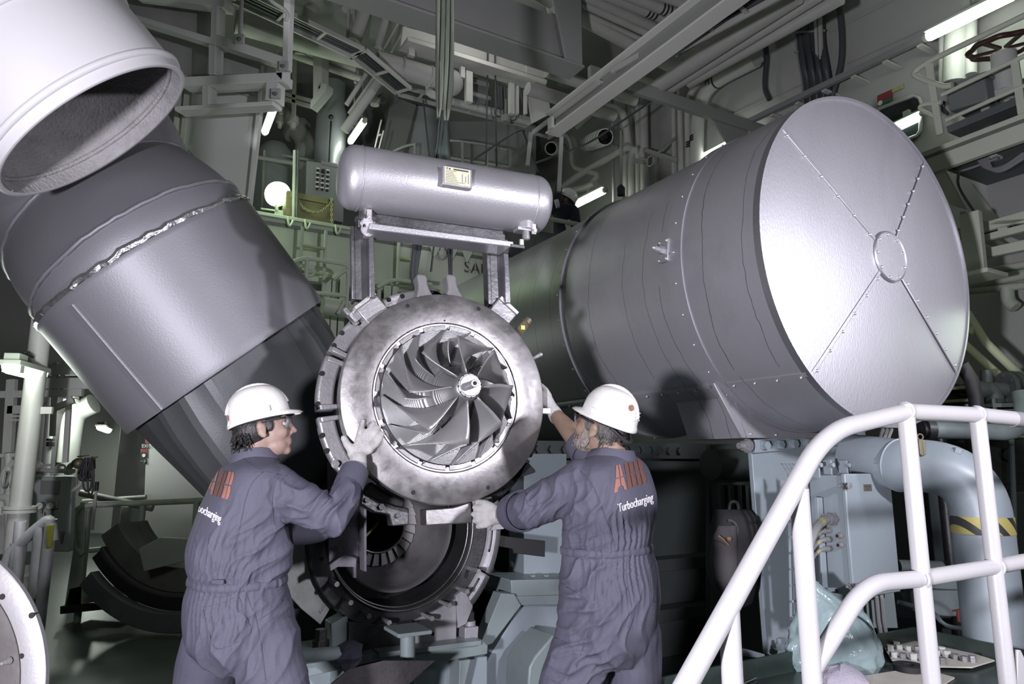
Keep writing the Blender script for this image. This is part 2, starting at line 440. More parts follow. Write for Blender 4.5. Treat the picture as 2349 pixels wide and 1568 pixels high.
# ================================================================== exhaust receiver (big silver cylinder on the right)
DC = V((1.943, 3.624, 2.583)); DR = 0.90; DU = DC.dot(AX)
def build_receiver():
    T = thing('exhaust_receiver', 'huge silver-painted horizontal cylinder with a flat four-panel end disc', 'cylinder', (DC.x, DC.y, DC.z - DR))
    def cylpt(t, ang, r=DR):      # ang from BX (right) towards Z
        return DC + AX * t + BX * (r * math.cos(ang)) + ZX * (r * math.sin(ang))
    # sections of the shell, overlapping slightly
    secs = [(0.0, 0.58, DR), (0.58, 1.71, DR - 0.010), (1.71, 3.4, DR - 0.022), (3.4, 5.4, DR - 0.03)]
    for i, (a, b, r) in enumerate(secs):
        m = MB(); m.lathe(DC, AX, [(a, r - 0.03), (a, r), (a + 0.004, r), ((a + b) / 2, r), (b, r), (b, r - 0.03)], 128)
        m.build('shell_section', 'silver_receiver', T, ang=50)
    # overlap bands
    for t, w in ((0.56, 0.11), (1.70, 0.05)):
        m = MB(); m.lathe(DC, AX, [(t - w / 2, DR - 0.01), (t - w / 2, DR + 0.007), (t + w / 2, DR + 0.007), (t + w / 2, DR - 0.01)], 128)
        band = m.build('overlap_band', 'silver_receiver', T, ang=30)
        for k in range(14):
            a = PI + R_(-58 + k * 11)
            p = cylpt(t, a, DR + 0.006); d = (p - DC - AX * t).normalized()
            MB().sphere(p, 0.0075, 8, 6).build('screw', 'steel_bright', band)
    # lower longitudinal joint strip
    aj = math.atan2((PU(1852, 858, DU) - DC).dot(ZX), (PU(1852, 858, DU) - DC).dot(BX))
    m = MB()
    for (a, b) in ((0.0, 0.50), (0.62, 1.67), (1.73, 3.3)):
        P = [[cylpt(a + (b - a) * i / 12, aj + j * 0.012, DR + (0.006 if abs(j) < 2 else -0.01)) for j in (-2, -1, 1, 2)] for i in range(13)]
        m.grid(P)
    st = m.build('joint_strip', 'silver_receiver', T)
    for i in range(30):
        t = 0.04 + i * 0.14
        if abs(t - 0.56) < 0.07: continue
        MB().sphere(cylpt(t, aj + 0.012, DR + 0.008), 0.0085, 8, 6).build('screw', 'steel_bright', st)
    # end disc: four panels, hub plate, strips and screws
    hub = PU(2036, 590, DU)
    ends = [PU(x, y, DU) for x, y in ((2117, 376), (1790, 297), (1856, 860), (2187, 850))]
    angs = [math.atan2((p - DC).dot(ZX), (p - DC).dot(BX)) % (2 * PI) for p in ends]
    hub_r = 0.145
    def rim(a): return DC + BX * (DR * math.cos(a)) + ZX * (DR * math.sin(a))
    for i in range(4):
        a0, a1 = angs[i], angs[(i + 1) % 4]
        if a1 < a0: a1 += 2 * PI
        m = MB(); n = 24
        outer = [rim(a0 + (a1 - a0) * k / n) for k in range(n + 1)]
        off = -AX * (0.004 if i % 2 == 0 else 0.010)
        P = [[hub + (o - hub).normalized() * (hub_r * 0.6) + off, (hub + o) / 2 + off, o + off] for o in outer]
        m.grid(P)
        m.build('end_panel', 'silver_disc', T, solid=0.004, smooth=False)
    for i in range(4):
        d = (rim(angs[i]) - hub); L = d.length; e = d.normalized(); w = e.cross(AX)
        m = MB(); m.box(hub + e * (hub_r + (L - hub_r) / 2) - AX * 0.012, (0.022, L - hub_r, 0.008), (w, e, AX))
        s_ = m.build('seam_strip', 'silver_disc', T, bevel=0.003)
        for k in range(6):
            q = hub + e * (hub_r + 0.05 + (L - hub_r - 0.1) * k / 5) - AX * 0.016 + w * 0.012
            MB().sphere(q, 0.0085, 8, 6).build('screw', 'steel_bright', s_)
    m = MB(); m.lathe(hub - AX * 0.006, -AX, [(0, 0), (0.014, 0.0001), (0.014, hub_r - 0.012), (0.018, hub_r - 0.006), (0.012, hub_r), (0, hub_r)], 48)
    h = m.build('hub_plate', 'silver_disc', T, ang=15)
    for k in range(9):
        a = 2 * PI * k / 9 + 0.3
        MB().sphere(hub + BX * (hub_r - 0.022) * math.cos(a) + ZX * (hub_r - 0.022) * math.sin(a) - AX * 0.022, 0.0085, 8, 6).build('screw', 'steel_bright', h)
    m = MB(); m.lathe(DC, AX, [(-0.02, DR - 0.012), (-0.02, DR + 0.003), (0.02, DR + 0.003), (0.02, DR - 0.012)], 128, closed=True)
    m.build('rim_bead', 'silver_disc', T)
    # saddle under the near end: leaning web and skirt plate
    us = DU + 0.66
    base_z = PU(1705, 1003, us).z
    m = MB()
    pl = [PU(1637, 878, us - .10), PU(1672, 876, us - .10), PU(1713, 1004, us - .12), PU(1703, 1004, us - .12)]
    m.prism([p for p in pl], AX * 0.02)
    m.build('saddle_web', 'silver_receiver', T, bevel=0.003)
    arcp = ((1672, 880), (1690, 917), (1717, 946), (1750, 966), (1795, 983), (1850, 993), (1960, 998))
    m = MB(); m.prism([PU(*q, us - .11) for q in arcp + ((1962, 1004), (1713, 1004))], AX * .45)
    sk = m.build('saddle_skirt', 'silver_receiver', T, bevel=.003)
    MB().tube([PU(*q, us - .115) for q in arcp], .007, 8).build('saddle_bead', 'silver_receiver', sk)
    for q in ((1722, 995), (1780, 997), (1713, 927), (1795, 978)):
        MB().sphere(PU(*q, us - .114), 0.008, 8, 6).build('screw', 'steel_bright', sk)
    # bolted inspection boss on the side
    c = PV(1527, 575, 0)
    best = min(((t, a) for t in [0.45 + i * 0.02 for i in range(60)] for a in [PI - 1.2 + j * 0.02 for j in range(120)]),
               key=lambda q: (lambda p: (p[0] - 1527) ** 2 + (p[1] - 575) ** 2)(projpx(cylpt(*q))))
    p = cylpt(*best); d = (p - DC - AX * best[0]).normalized(); up_ = AX.cross(d).normalized()
    m = MB(); m.box(p + d * 0.01, (0.075, 0.13, 0.02), (AX, up_, d)); bp = m.build('inspection_plate', 'silver_receiver', T, bevel=0.003)
    m = MB(); m.cyl(p + d * 0.02, p + d * 0.05, 0.024, n=6); m.cyl(p + d * .05, p + d * .085, .017, n=12); m.cyl(p + d * .085, p + d * .1, .012, .006, n=12)
    m.build('plug', 'silver_receiver', bp)
    for i in (-1, 1):
        for j in (-1, 1):
            MB().sphere(p + d * 0.021 + AX * (0.028 * i) + up_ * (0.053 * j), 0.009, 8, 6).build('screw', 'steel_bright', bp)
def projpx(p):
    d = p - CAM; z = d.dot(FW)
    return (CXP + FPX * d.dot(RT) / z, CYP - FPX * d.dot(UP) / z)

def wrinkle_mat(name, col, rough, metal, lines=True):
    """silver paint with fine crooked crease lines running round the cylinder"""
    m = mat(name, col, rough, metal, 0.10, 150, 0.05, 2.2, tuple(c * 0.55 for c in col), 1.7, 0.22)
    if not lines: return m
    t = m.node_tree; b = t.nodes['Principled BSDF']
    tc = nd(t, 'ShaderNodeTexCoord'); mp = nd(t, 'ShaderNodeMapping')
    mp.inputs['Rotation'].default_value = (0, 0, R_(-120))
    t.links.new(tc.outputs['Object'], mp.inputs[0])
    n = nd(t, 'ShaderNodeTexNoise'); n.inputs['Scale'].default_value = 1.3; n.inputs['Detail'].default_value = 5
    t.links.new(tc.outputs['Object'], n.inputs['Vector'])
    sx = nd(t, 'ShaderNodeSeparateXYZ'); t.links.new(mp.outputs[0], sx.inputs[0])
    ad = nd(t, 'ShaderNodeMath', operation='MULTIPLY_ADD'); ad.inputs[1].default_value = 0.22
    t.links.new(n.outputs['Fac'], ad.inputs[0]); t.links.new(sx.outputs['X'], ad.inputs[2])
    v = nd(t, 'ShaderNodeTexVoronoi', voronoi_dimensions='1D', feature='DISTANCE_TO_EDGE'); v.inputs['Scale'].default_value = 4.2
    t.links.new(ad.outputs[0], v.inputs['W'])
    lt = nd(t, 'ShaderNodeMath', operation='LESS_THAN'); lt.inputs[1].default_value = 0.008
    t.links.new(v.outputs['Distance'], lt.inputs[0])
    n2 = nd(t, 'ShaderNodeTexNoise'); n2.inputs['Scale'].default_value = 2.0
    t.links.new(tc.outputs['Object'], n2.inputs['Vector'])
    gt = nd(t, 'ShaderNodeMath', operation='GREATER_THAN'); gt.inputs[1].default_value = 0.44
    t.links.new(n2.outputs['Fac'], gt.inputs[0])
    mu = nd(t, 'ShaderNodeMath', operation='MULTIPLY'); t.links.new(lt.outputs[0], mu.inputs[0]); t.links.new(gt.outputs[0], mu.inputs[1])
    old = b.inputs['Base Color'].links[0].from_socket
    x = nd(t, 'ShaderNodeMix', data_type='RGBA'); x.inputs['B'].default_value = (0.15, 0.15, 0.16, 1)
    t.links.new(old, x.inputs['A']); t.links.new(mu.outputs[0], x.inputs['Factor']); t.links.new(x.outputs['Result'], b.inputs['Base Color'])
    return m
wrinkle_mat('silver_receiver', (0.42, 0.415, 0.445), 0.44, 0.5)
mat('silver_disc', (0.43, 0.43, 0.46), 0.42, 0.85, 0.10, 150, 0.07, 1.6, (0.30, 0.30, 0.33), 1.2, 0.4, stretch=(1, 1, 0.35))
build_receiver()

# ================================================================== grey exhaust duct (left, diagonal)
GN = V((0.554, 0.334, -0.762)).normalized()       # axis, pointing down and right
GC = CAM + (V((-1.462, 3.580, 2.007)) - CAM) * (4.2 / 3.9)
GR = 0.5735 * 4.2 / 3.9
def circle_pts(C, n, r, k=72, ref=V((0, 0, 1))):
    e = V(n).normalized(); u = (ref - e * ref.dot(e)).normalized(); w = e.cross(u)
    return [V(C) + u * (r * math.cos(2 * PI * i / k)) + w * (r * math.sin(2 * PI * i / k)) for i in range(k)]
def build_duct():
    T = thing('exhaust_duct', 'wide grey lagged exhaust duct slanting down behind the left worker', 'duct', GC + GN * 1.3)
    f = 4.2 / 3.9
    c2 = CAM + (V((-1.847, 3.368, 2.540)) - CAM) * f; n2 = V((0.615, 0.202, -0.762)).normalized()
    c3 = CAM + (V((-2.22, 3.652, 2.826)) - CAM) * f; n3 = V((0.691, 0.109, -0.715)).normalized()
    c1 = GC - GN * 0.67
    c4 = c3 - n3 * 0.45 + V((0.05, 0.05, 0.1)); n4 = V((0.62, 0.0, -0.8)).normalized()
    c5 = c4 - n4 * 0.9; n5 = V((0.35, 0.0, -0.94)).normalized()
    r = GR * 0.965
    # sleeve
    m = MB(); m.lathe(GC, -GN, [(0, GR - 0.03), (0, GR), (0.012, GR + 0.003), (0.05, GR), (0.64, GR), (0.665, GR + 0.004), (0.67, GR), (0.67, GR - 0.05)], 96)
    sl = m.build('sleeve', 'duct_paint', T, ang=50)
    # seam on sleeve (round bead)
    q0 = PL(165, 695, c1, GN)
    def on_cyl(px, py):     # pixel to sleeve surface, near side
        rr = ray(px, py); o = CAM - GC
        d_ = rr - GN * rr.dot(GN); o_ = o - GN * o.dot(GN)
        a = d_.dot(d_); b = 2 * d_.dot(o_); c = o_.dot(o_) - (GR + 0.004) ** 2
        return CAM + rr * ((-b - math.sqrt(max(0, b * b - 4 * a * c))) / (2 * a))
    a = on_cyl(168, 698); b = on_cyl(373, 938)
    m = MB(); m.tube([a + (b - a) * (i / 6) for i in range(7)], 0.011, 8); m.build('seam_bead', 'duct_paint', sl)
    # lagged bends: separate lobster-back segments with rope seams
    def seg(ca, na, cb, nb, ra, rb, name):
        m = MB(); rings = []
        for i in range(9):
            t = i / 8; C = ca.lerp(cb, t) ; n = na.lerp(nb, t)
            rr = (ra * (1 - t) + rb * t) + 0.012 * math.sin(PI * t)
            rings.append(circle_pts(C, n, rr, 72))
        m.loft(rings, caps=False)
        return m.build(name, 'duct_paint', T, ang=60)
    seg(c1 + GN * 0.03, GN, c2, n2, r * 0.985, r, 'lagging_segment')
    seg(c2, n2, c3, n3, r, r, 'lagging_segment')
    seg(c3, n3, c4, n4, r, r * 0.99, 'lagging_segment')
    seg(c4, n4, c5, n5, r * .99, r * .97, 'lagging_segment')
    for C, n in ((c2, n2), (c3, n3), (c4, n4)):
        ring = circle_pts(C, n, r + 0.004, 90)
        ring = [p + V((random.uniform(-1, 1), random.uniform(-1, 1), random.uniform(-1, 1))) * 0.004 for p in ring]
        MB().tube(ring, 0.011, 6, closed=True).build('rope_seam', 'duct_paint', T, ang=80)
    # torn foil in the gap between bend and sleeve
    ring = circle_pts(c1 - GN * 0.012, GN, r + 0.008, 110)
    ring = [p + V((random.uniform(-1, 1), random.uniform(-1, 1), random.uniform(-1, 1))) * 0.007 for p in ring]
    MB().tube(ring, 0.02, 7, closed=True).build('foil_packing', 'foil', T, ang=20)
    # lower transition piece: round to flat with folded corners
    rings = []
    e = GN; u = (ZX - e * ZX.dot(e)).normalized(); w = e.cross(u)
    k = 96
    for i in range(7):
        t = i / 6; C = GC + e * (-0.02 + 1.06 * t) - BX * (0.10 * t); ring = []
        for j in range(k):
            a_ = 2 * PI * j / k
            rc = GR * (0.93 - 0.05 * t)
            # superellipse exponent grows -> box-like with folds in the corners
            p_ = 2 + 4 * t
            cx, sx = math.cos(a_), math.sin(a_)
            rr = rc * (abs(cx) ** p_ + abs(sx) ** p_) ** (-1 / p_) * (1 - 0.26 * t)
            if i > 0 or True:
                corner = abs(math.sin(2 * a_))
                rr *= 1 - (0.016 * (j % 4 in (0, 1)) * corner)
            ring.append(C + u * (rr * cx) + w * (rr * sx))
        rings.append(ring)
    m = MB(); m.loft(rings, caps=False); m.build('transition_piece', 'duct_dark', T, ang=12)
    return c3
build_duct()

# ================================================================== white open duct (top left)
WN = V((0.606, 0.342, -0.718)).normalized()
WC = CAM + (V((-2.006, 3.148, 3.077)) - CAM) * 0.9
WR = 0.45
def build_white_duct():
    T = thing('open_duct', 'white open-ended duct elbow with a rough grey lining hanging at top left', 'duct', WC)
    m = MB()
    # gentle bend going up-left towards the camera
    rings = []; L = []
    for i in range(15):
        t = i / 14 * 1.6
        C = WC - WN * t + V((-0.12, 0.0, 0.16)) * (t * t * 0.55)
        n = (WN + V((0.26, 0, -0.34)) * (t * 0.5)).normalized()
        L.append((C, n))
    m.loft([circle_pts(C, n, WR, 80) for C, n in L], caps=False)
    m.build('outer_shell', 'duct_white', T, ang=80)
    m = MB(); m.loft([circle_pts(C, n, WR - 0.022, 80) for C, n in L], caps=False)
    m.build('lining', 'insulation_rough', T, ang=80)
    m = MB(); a = circle_pts(WC, WN, WR, 80); b = circle_pts(WC, WN, WR - 0.022, 80)
    m.loft([a, [p + WN * 0.004 for p in circle_pts(WC, WN, WR - 0.006, 80)], b], caps=False)
    m.build('rim', 'duct_white', T, ang=80)
    for t in (0.055, 0.37, 0.85):
        i = min(range(len(L)), key=lambda q: abs(q / 14 * 1.6 - t)); C, n = L[i]
        j = t / 1.6 * 14; i = int(j); fr = j - i
        C = L[i][0].lerp(L[i + 1][0], fr); n = L[i][1].lerp(L[i + 1][1], fr)
        MB().tube(circle_pts(C, n, WR + 0.002, 90), 0.016, 8, closed=True).build('bead_ring', 'duct_white', T, ang=80)
    for t in (0.07, 0.42):
        j = t / 1.6 * 14; i = int(j); fr = j - i
        C = L[i][0].lerp(L[i + 1][0], fr); n = L[i][1].lerp(L[i + 1][1], fr)
        MB().tube(circle_pts(C, n, WR - 0.024, 90), 0.011, 8, closed=True).build('lining_ring', 'insulation_rough', T, ang=80)
    # joint line inside
    e = WN; u = (ZX - e * ZX.dot(e)).normalized(); w = e.cross(u)
    a_ = R_(200)
    d = u * math.cos(a_) + w * math.sin(a_)
    MB().tube([C + (d - n * d.dot(n)).normalized() * (WR - 0.022) for C, n in L[:8]], 0.006, 6).build('lining_joint', 'insulation_rough', T)
build_white_duct()
# ================================================================== compressor block hanging in the slings
TA, TE = R_(-22.5), R_(-3.3)
TN = V((math.sin(TA) * math.cos(TE), math.cos(TA) * math.cos(TE), math.sin(TE)))
TC = V((-0.278, 3.01, 1.785))
TX = V((math.cos(TA), -math.sin(TA), 0)); TY = TX.cross(TN).normalized(); TF = -TN
def TL(x, y, t): return TC + TX * x + TY * y + TF * t
def TP(px, py, t=0.0): return PL(px, py, TC + TF * t, TF)
def TPA(px, py, t):
    p = TP(px, py, t) - TC
    return math.atan2(p.dot(TY), p.dot(TX)), math.hypot(p.dot(TX), p.dot(TY))
def sector(m, a0, a1, r0, r1, t0, t1, n=10, ch=0.006):
    """ring sector plate with chamfered front edges"""
    prof = [(t0, r0), (t1 - ch, r0), (t1, r0 + ch), (t1, r1 - ch), (t1 - ch, r1), (t0, r1)]
    m.lathe(TC, TF, prof, n, a0, a1, closed=True, ref=TX)
def build_compressor():
    T = thing('compressor_casing', 'round machined steel compressor casing with exposed bladed wheel hanging from slings', 'turbocharger', TL(0, -0.53, -0.1))
    m = MB(); m.lathe(TC, TF, [(-0.045, 0.325), (-0.003, 0.325), (0, 0.328), (0, 0.452), (-0.004, 0.4575), (-0.045, 0.4605)], 144, closed=True)
    face = m.build('face_ring', 'steel_face', T, ang=40)
    for px, py, r in ((935, 701, .0095), (1098, 708, .0095), (948, 1129, .0095), (1120, 1118, .0095), (1020, 735, .004), (863.5, 909.5, .004), (1178.5, 907.5, .004)):
        p = TP(px, py, 0.0005)
        MB().cyl(p - TF * 0.02, p, r, n=18).build('bolt_hole', 'hole_dark', face)
    # insert ring with scalloped lobes
    m = MB(); m.lathe(TC, TF, [(-0.04, 0.288), (-0.022, 0.288), (-0.006, 0.302), (-0.004, 0.3225), (-0.04, 0.3225)], 144, closed=True)
    ins = m.build('insert_ring', 'steel_insert', T, ang=40)
    for k in range(16):
        a = 2 * PI * k / 16
        m = MB(); sector(m, a + 0.03, a + 0.36, 0.292, 0.316, -0.02, 0.001 - 0.002, 8, 0.003); m.build('insert_lobe', 'steel_insert', ins)
    # drum behind face
    m = MB(); m.lathe(TC, TF, [(-0.045, 0.456), (-0.06, 0.44), (-0.085, 0.44), (-0.09, 0.452), (-0.12, 0.452), (-0.125, 0.435), (-0.30, 0.43), (-0.30, 0.2), (-0.045, 0.2), (-0.045, .33)], 120)
    m.build('drum', 'steel_dark', T)
    # bolted flange in separate segments
    cuts = [(TPA(840, 690, -.18)[0], TPA(738, 801, -.18)[0]), (TPA(734, 812, -.18)[0], TPA(713, 945, -.18)[0])]
    a_lug = TPA(838, 700, -0.18)[0]; a_g1 = TPA(740, 805, -0.18)[0]; a_g2 = TPA(716, 950, -0.18)[0] % (2 * PI)
    segs = [(R_(92), a_lug - 0.14), (a_lug + 0.10, a_g1 - 0.015), (a_g1 + 0.02, a_g2 - 0.02), (a_g2 + 0.03, R_(228)), (R_(231), R_(252)), (R_(300), R_(330)), (R_(332), R_(405))]
    holes = {1: [(809, 739), (784.5, 763), (766.5, 792)], 2: [(739.5, 856), (729.5, 926)], 3: [(740, 998), (750.5, 1033), (769.5, 1064)], 0: [(892, 687), (923, 679)], 5: [(1181, 1099), (1157, 1124)]}
    for i, (a, b) in enumerate(segs):
        m = MB(); sector(m, a, b, 0.455, 0.53, -0.235, -0.165, max(6, int((b - a) * 24)), 0.009)
        sm = 'steel_cast' if i < 4 else 'steel_dark'
        f = m.build('flange_segment', sm, T, bevel=0.004)
        if i in (1, 2, 3):     # raised end bosses
            for aa, bb in ((a + 0.004, a + 0.05), (b - 0.05, b - 0.004)):
                m = MB(); sector(m, aa, bb, 0.437, 0.522, -0.20, -0.150, 4, 0.007); m.build('end_boss', sm, f, bevel=0.004)
        for px, py in holes.get(i, []):
            p = TP(px, py, -0.1645)
            MB().cyl(p - TF * 0.03, p, 0.0115, n=16).build('bolt_hole', 'hole_dark', f)
        if i == 3:
            p = TP(769.5, 1064, -0.163)
            MB().hexb(p, TF, 0.014, 0.024).build('nut', 'steel_cast', f)
            q = TP(763.5, 1047, -0.164)
            text_mesh('n', q - TX * 0.008 - TY * .008, TX * .7 + TY * -.7, TY * .7 + TX * .7, 0.035, 'cast_mark', 'steel_cast', f)
    # pads carrying the tank legs
    for (px, py, ang, nm) in ((842, 703, 42, 0), (1155, 712, -40, 1)):
        c = TP(px, py, -0.10); e1 = TX * math.cos(R_(ang)) + TY * math.sin(R_(ang)); e2 = TF.cross(e1)
        e2 = TY * math.cos(R_(ang)) - TX * math.sin(R_(ang))
        m = MB(); m.box(c - e2 * 0.035, (0.115, 0.10, 0.07), (e1, e2, TF)); pad = m.build('mounting_pad', 'steel_cast', T, bevel=0.006)
        m = MB(); m.box(c + e2 * 0.022, (0.115, 0.018, 0.085), (e1, e2, TF)); m.build('pad_top', 'steel_bright', pad, bevel=0.003)
        if nm == 0:
            m = MB(); m.box(c - e1 * 0.07 - TF * .03, (0.03, 0.05, 0.05), (e1, e2, TF)); m.box(c - e1 * 0.075 + e2 * 0.01 - TF * .03, (0.02, 0.09, 0.02), (e1, e2, TF)); m.build('pad_bracket', 'steel_cast', pad, bevel=0.003)
    # two lifting horns on top
    for px in (964, 1031):
        b0 = TP(px + 6, 690, -0.075); tp = TP(px, 632, -0.085)
        m = MB()
        rings = []
        for k, (f, wx, wt, dt) in enumerate(((0, .042, .05, 0), (.35, .027, .04, 0), (.6, .022, .036, -.004), (.85, .024, .04, -.01), (1, .020, .036, -.014))):
            c = b0.lerp(tp, f) + TF * dt
            rings.append([c + TX * wx * sx + TF * wt * st for sx, st in ((-1, -1), (1, -1), (1, 1), (-1, 1))])
        m.loft(rings); m.build('lifting_horn', 'steel_cast', T, bevel=0.007)
    # sensor, pins and tabs on the right rim
    p0 = TP(1183, 768, -0.06); p1 = TP(1213, 733, -0.06)
    m = MB(); d = (p1 - p0); m.cyl(p0 - d * .4, p0 + d * 0.75, 0.022, n=6); m.cyl(p0 + d * .75, p0 + d * .8, .026, n=14); m.cyl(p0 + d * .8, p1, .02, n=14)
    sn = m.build('sensor_plug', 'brass_old', T)
    mk = MB(); q = p0 + d * .42 + TF * .021; mk.box(q, (.02, .02, .002), (TX, TY, TF)); mk.build('paint_mark', 'plate_yellow', sn)
    m = MB(); a = TP(1222, 822, -0.05); b = TP(1240, 813, -0.05); m.cyl(a, b, 0.009, n=10); m.sphere(b, .011, 10, 8); m.build('locating_pin', 'steel_bright', T)
    m = MB(); c = TP(1262, 943, -0.06); m.box(c - TX * .03, (.1, .028, .03), (TX, TY, TF)); m.build('side_tab', 'steel_bright', T, bevel=.003)
    m = MB(); c = [TP(*q, -0.12) for q in ((1205, 1066), (1212, 1060), (1229, 1078), (1228, 1083), (1190, 1096))]; m.prism(c, TN * 0.06); m.build('stiffener_fin', 'steel_dark', T, bevel=.003)
    # bottom brackets
    m = MB(); c = [TP(*q, -0.07) for q in ((977, 1168), (1040, 1163), (1081, 1150), (1084, 1199), (978, 1205))]; m.prism(c, TN * 0.1); m.build('bottom_block', 'steel_face', T, bevel=.005)
    m = MB(); c = [TP(*q, -0.09) for q in ((1081, 1148), (1128, 1138), (1132, 1150), (1095, 1158), (1086, 1180), (1084, 1199), (1080, 1199))]; m.prism(c, TN * 0.08); m.build('bottom_arm', 'steel_cast', T, bevel=.004)
    m = MB(); c = [TP(*q, -0.14) for q in ((832, 1128), (870, 1146), (905, 1160), (938, 1165), (938, 1203), (900, 1206), (894, 1180), (860, 1175), (828, 1155))]; m.prism(c, TN * 0.09); br = m.build('bottom_bracket', 'steel_dark_cast', T, bevel=.005)
    for px, py, r in ((841, 1146, .010), (874, 1161, .013), (911, 1182, .009)):
        p = TP(px, py, -0.139); MB().hexb(p, TF, r, .014).build('bolt', 'steel_dark', br)
    # ---- compressor wheel
    m = MB()
    hubp = []
    for i in range(22):
        s = i / 21
        hubp.append((0.262 - 0.262 * math.sin(s * PI / 2) ** 1.0 * 1.0, 0.056 + 0.232 * (1 - math.cos(s * PI / 2)) ** 1.15))
    hubp = [(0.262 * (1 - s) ** 1.0 * (1 - 0.55 * s) / 1.0 + 0.012 * s, 0.056 + 0.236 * s ** 1.7) for s in [i / 21 for i in range(22)]]
    m.lathe(TC, TF, [(0.295, 0.0001), (0.295, 0.044), (0.29, 0.05), (0.27, 0.056)] + hubp[1:] + [(-0.01, 0.292), (-0.03, 0.29)], 96)
    hub = m.build('wheel_hub', 'steel_ribbed', T, ang=60)
    def hub_at(s): i = s * 21; k = min(20, int(i)); f = i - k; return tuple(hubp[k][q] * (1 - f) + hubp[k + 1][q] * f for q in (0, 1))
    def blade(th0, s0, name):
        m = MB(); P = []
        for i in range(15):
            s = s0 + (1 - s0) * i / 14
            ht, hr = hub_at(s)
            st, sr = (0.205 - 0.165 * s), (0.222 + 0.074 * s ** 3.6)
            row = []
            for j in range(8):
                h = j / 7
                t = ht * (1 - h) + st * h; r = hr * (1 - h) + sr * h
                r = max(r, hr)
                wrap = -R_(49) * s * (.55 + .45 * h + .45 * (1 - h) * s) - R_(4) * (1 - h) * (1 - s)
                bow = 0.10 * math.sin(PI * h) * (1 - s) * 0.5
                a = th0 + wrap + bow
                row.append(TL(r * math.cos(a), r * math.sin(a), t + 0.002))
            P.append(row)
        m.grid(P)
        return m.build(name, 'steel_blade', T, solid=0.0042, ang=180, recalc=False)
    for k in range(8):
        blade(R_(96 - 45 * k), 0.0, 'main_blade')
        blade(R_(96 - 45 * k - 22.5 + 2), 0.42, 'splitter_blade')
    m = MB(); m.lathe(TC, TF, [(0.29, 0.0001), (0.299, 0.0002), (0.299, 0.0415), (0.296, 0.0425), (0.29, 0.0425)], 48); m.build('lock_disc', 'steel_cast', hub)
    m = MB(); m.cyl(TL(0, 0, 0.29), TL(0, 0, 0.352), 0.0155, n=24); st = m.build('shaft_end', 'steel_cast', hub, bevel=.0015)
    MB().cyl(TL(0, 0, 0.35), TL(0, 0, 0.3525), 0.008, n=18).build('centre_hole', 'hole_dark', hub)
    for k in range(12):
        a = 2 * PI * k / 12 + .1
        MB().cyl(TL(.0475 * math.cos(a), .0475 * math.sin(a), .285), TL(.0475 * math.cos(a), .0475 * math.sin(a), .2945), 0.0032, n=10).build('nose_screw', 'hole_dark', hub)
def rib_mat():
    m = mat('steel_ribbed', (0.36, 0.36, 0.365), 0.38, 0.7, 0, 10, 0.1, 6)
    t = m.node_tree; b = t.nodes['Principled BSDF']
    tc = nd(t, 'ShaderNodeTexCoord'); mp = nd(t, 'ShaderNodeMapping', vector_type='POINT')
    # rings around the wheel axis
    sub = nd(t, 'ShaderNodeVectorMath', operation='SUBTRACT'); sub.inputs[1].default_value = TC - WLOC.get('compressor_casing', TL(0, -0.53, -0.1))
    t.links.new(tc.outputs['Object'], sub.inputs[0])
    dp = nd(t, 'ShaderNodeVectorMath', operation='LENGTH'); t.links.new(sub.outputs[0], dp.inputs[0])
    mu = nd(t, 'ShaderNodeMath', operation='MULTIPLY'); mu.inputs[1].default_value = 1300.0; t.links.new(dp.outputs['Value'], mu.inputs[0])
    sn = nd(t, 'ShaderNodeMath', operation='SINE'); t.links.new(mu.outputs[0], sn.inputs[0])
    bp = nd(t, 'ShaderNodeBump'); bp.inputs['Strength'].default_value = 0.5; bp.inputs['Distance'].default_value = 0.002
    t.links.new(sn.outputs[0], bp.inputs['Height']); t.links.new(bp.outputs[0], b.inputs['Normal'])
rib_mat()
mat('steel_face', (0.34, 0.33, 0.335), 0.38, 0.85, 0.06, 50, 0.14, 9, (0.21, 0.20, 0.195), 5, 0.7, rvar=0.10)
mat('steel_insert', (0.21, 0.205, 0.21), 0.36, 0.85, 0.04, 60, 0.06, 8, rvar=0.08)
mat('steel_dark_cast', (0.13, 0.13, 0.135), 0.45, 0.8, 0.2, 70, 0.2, 6)
build_compressor()

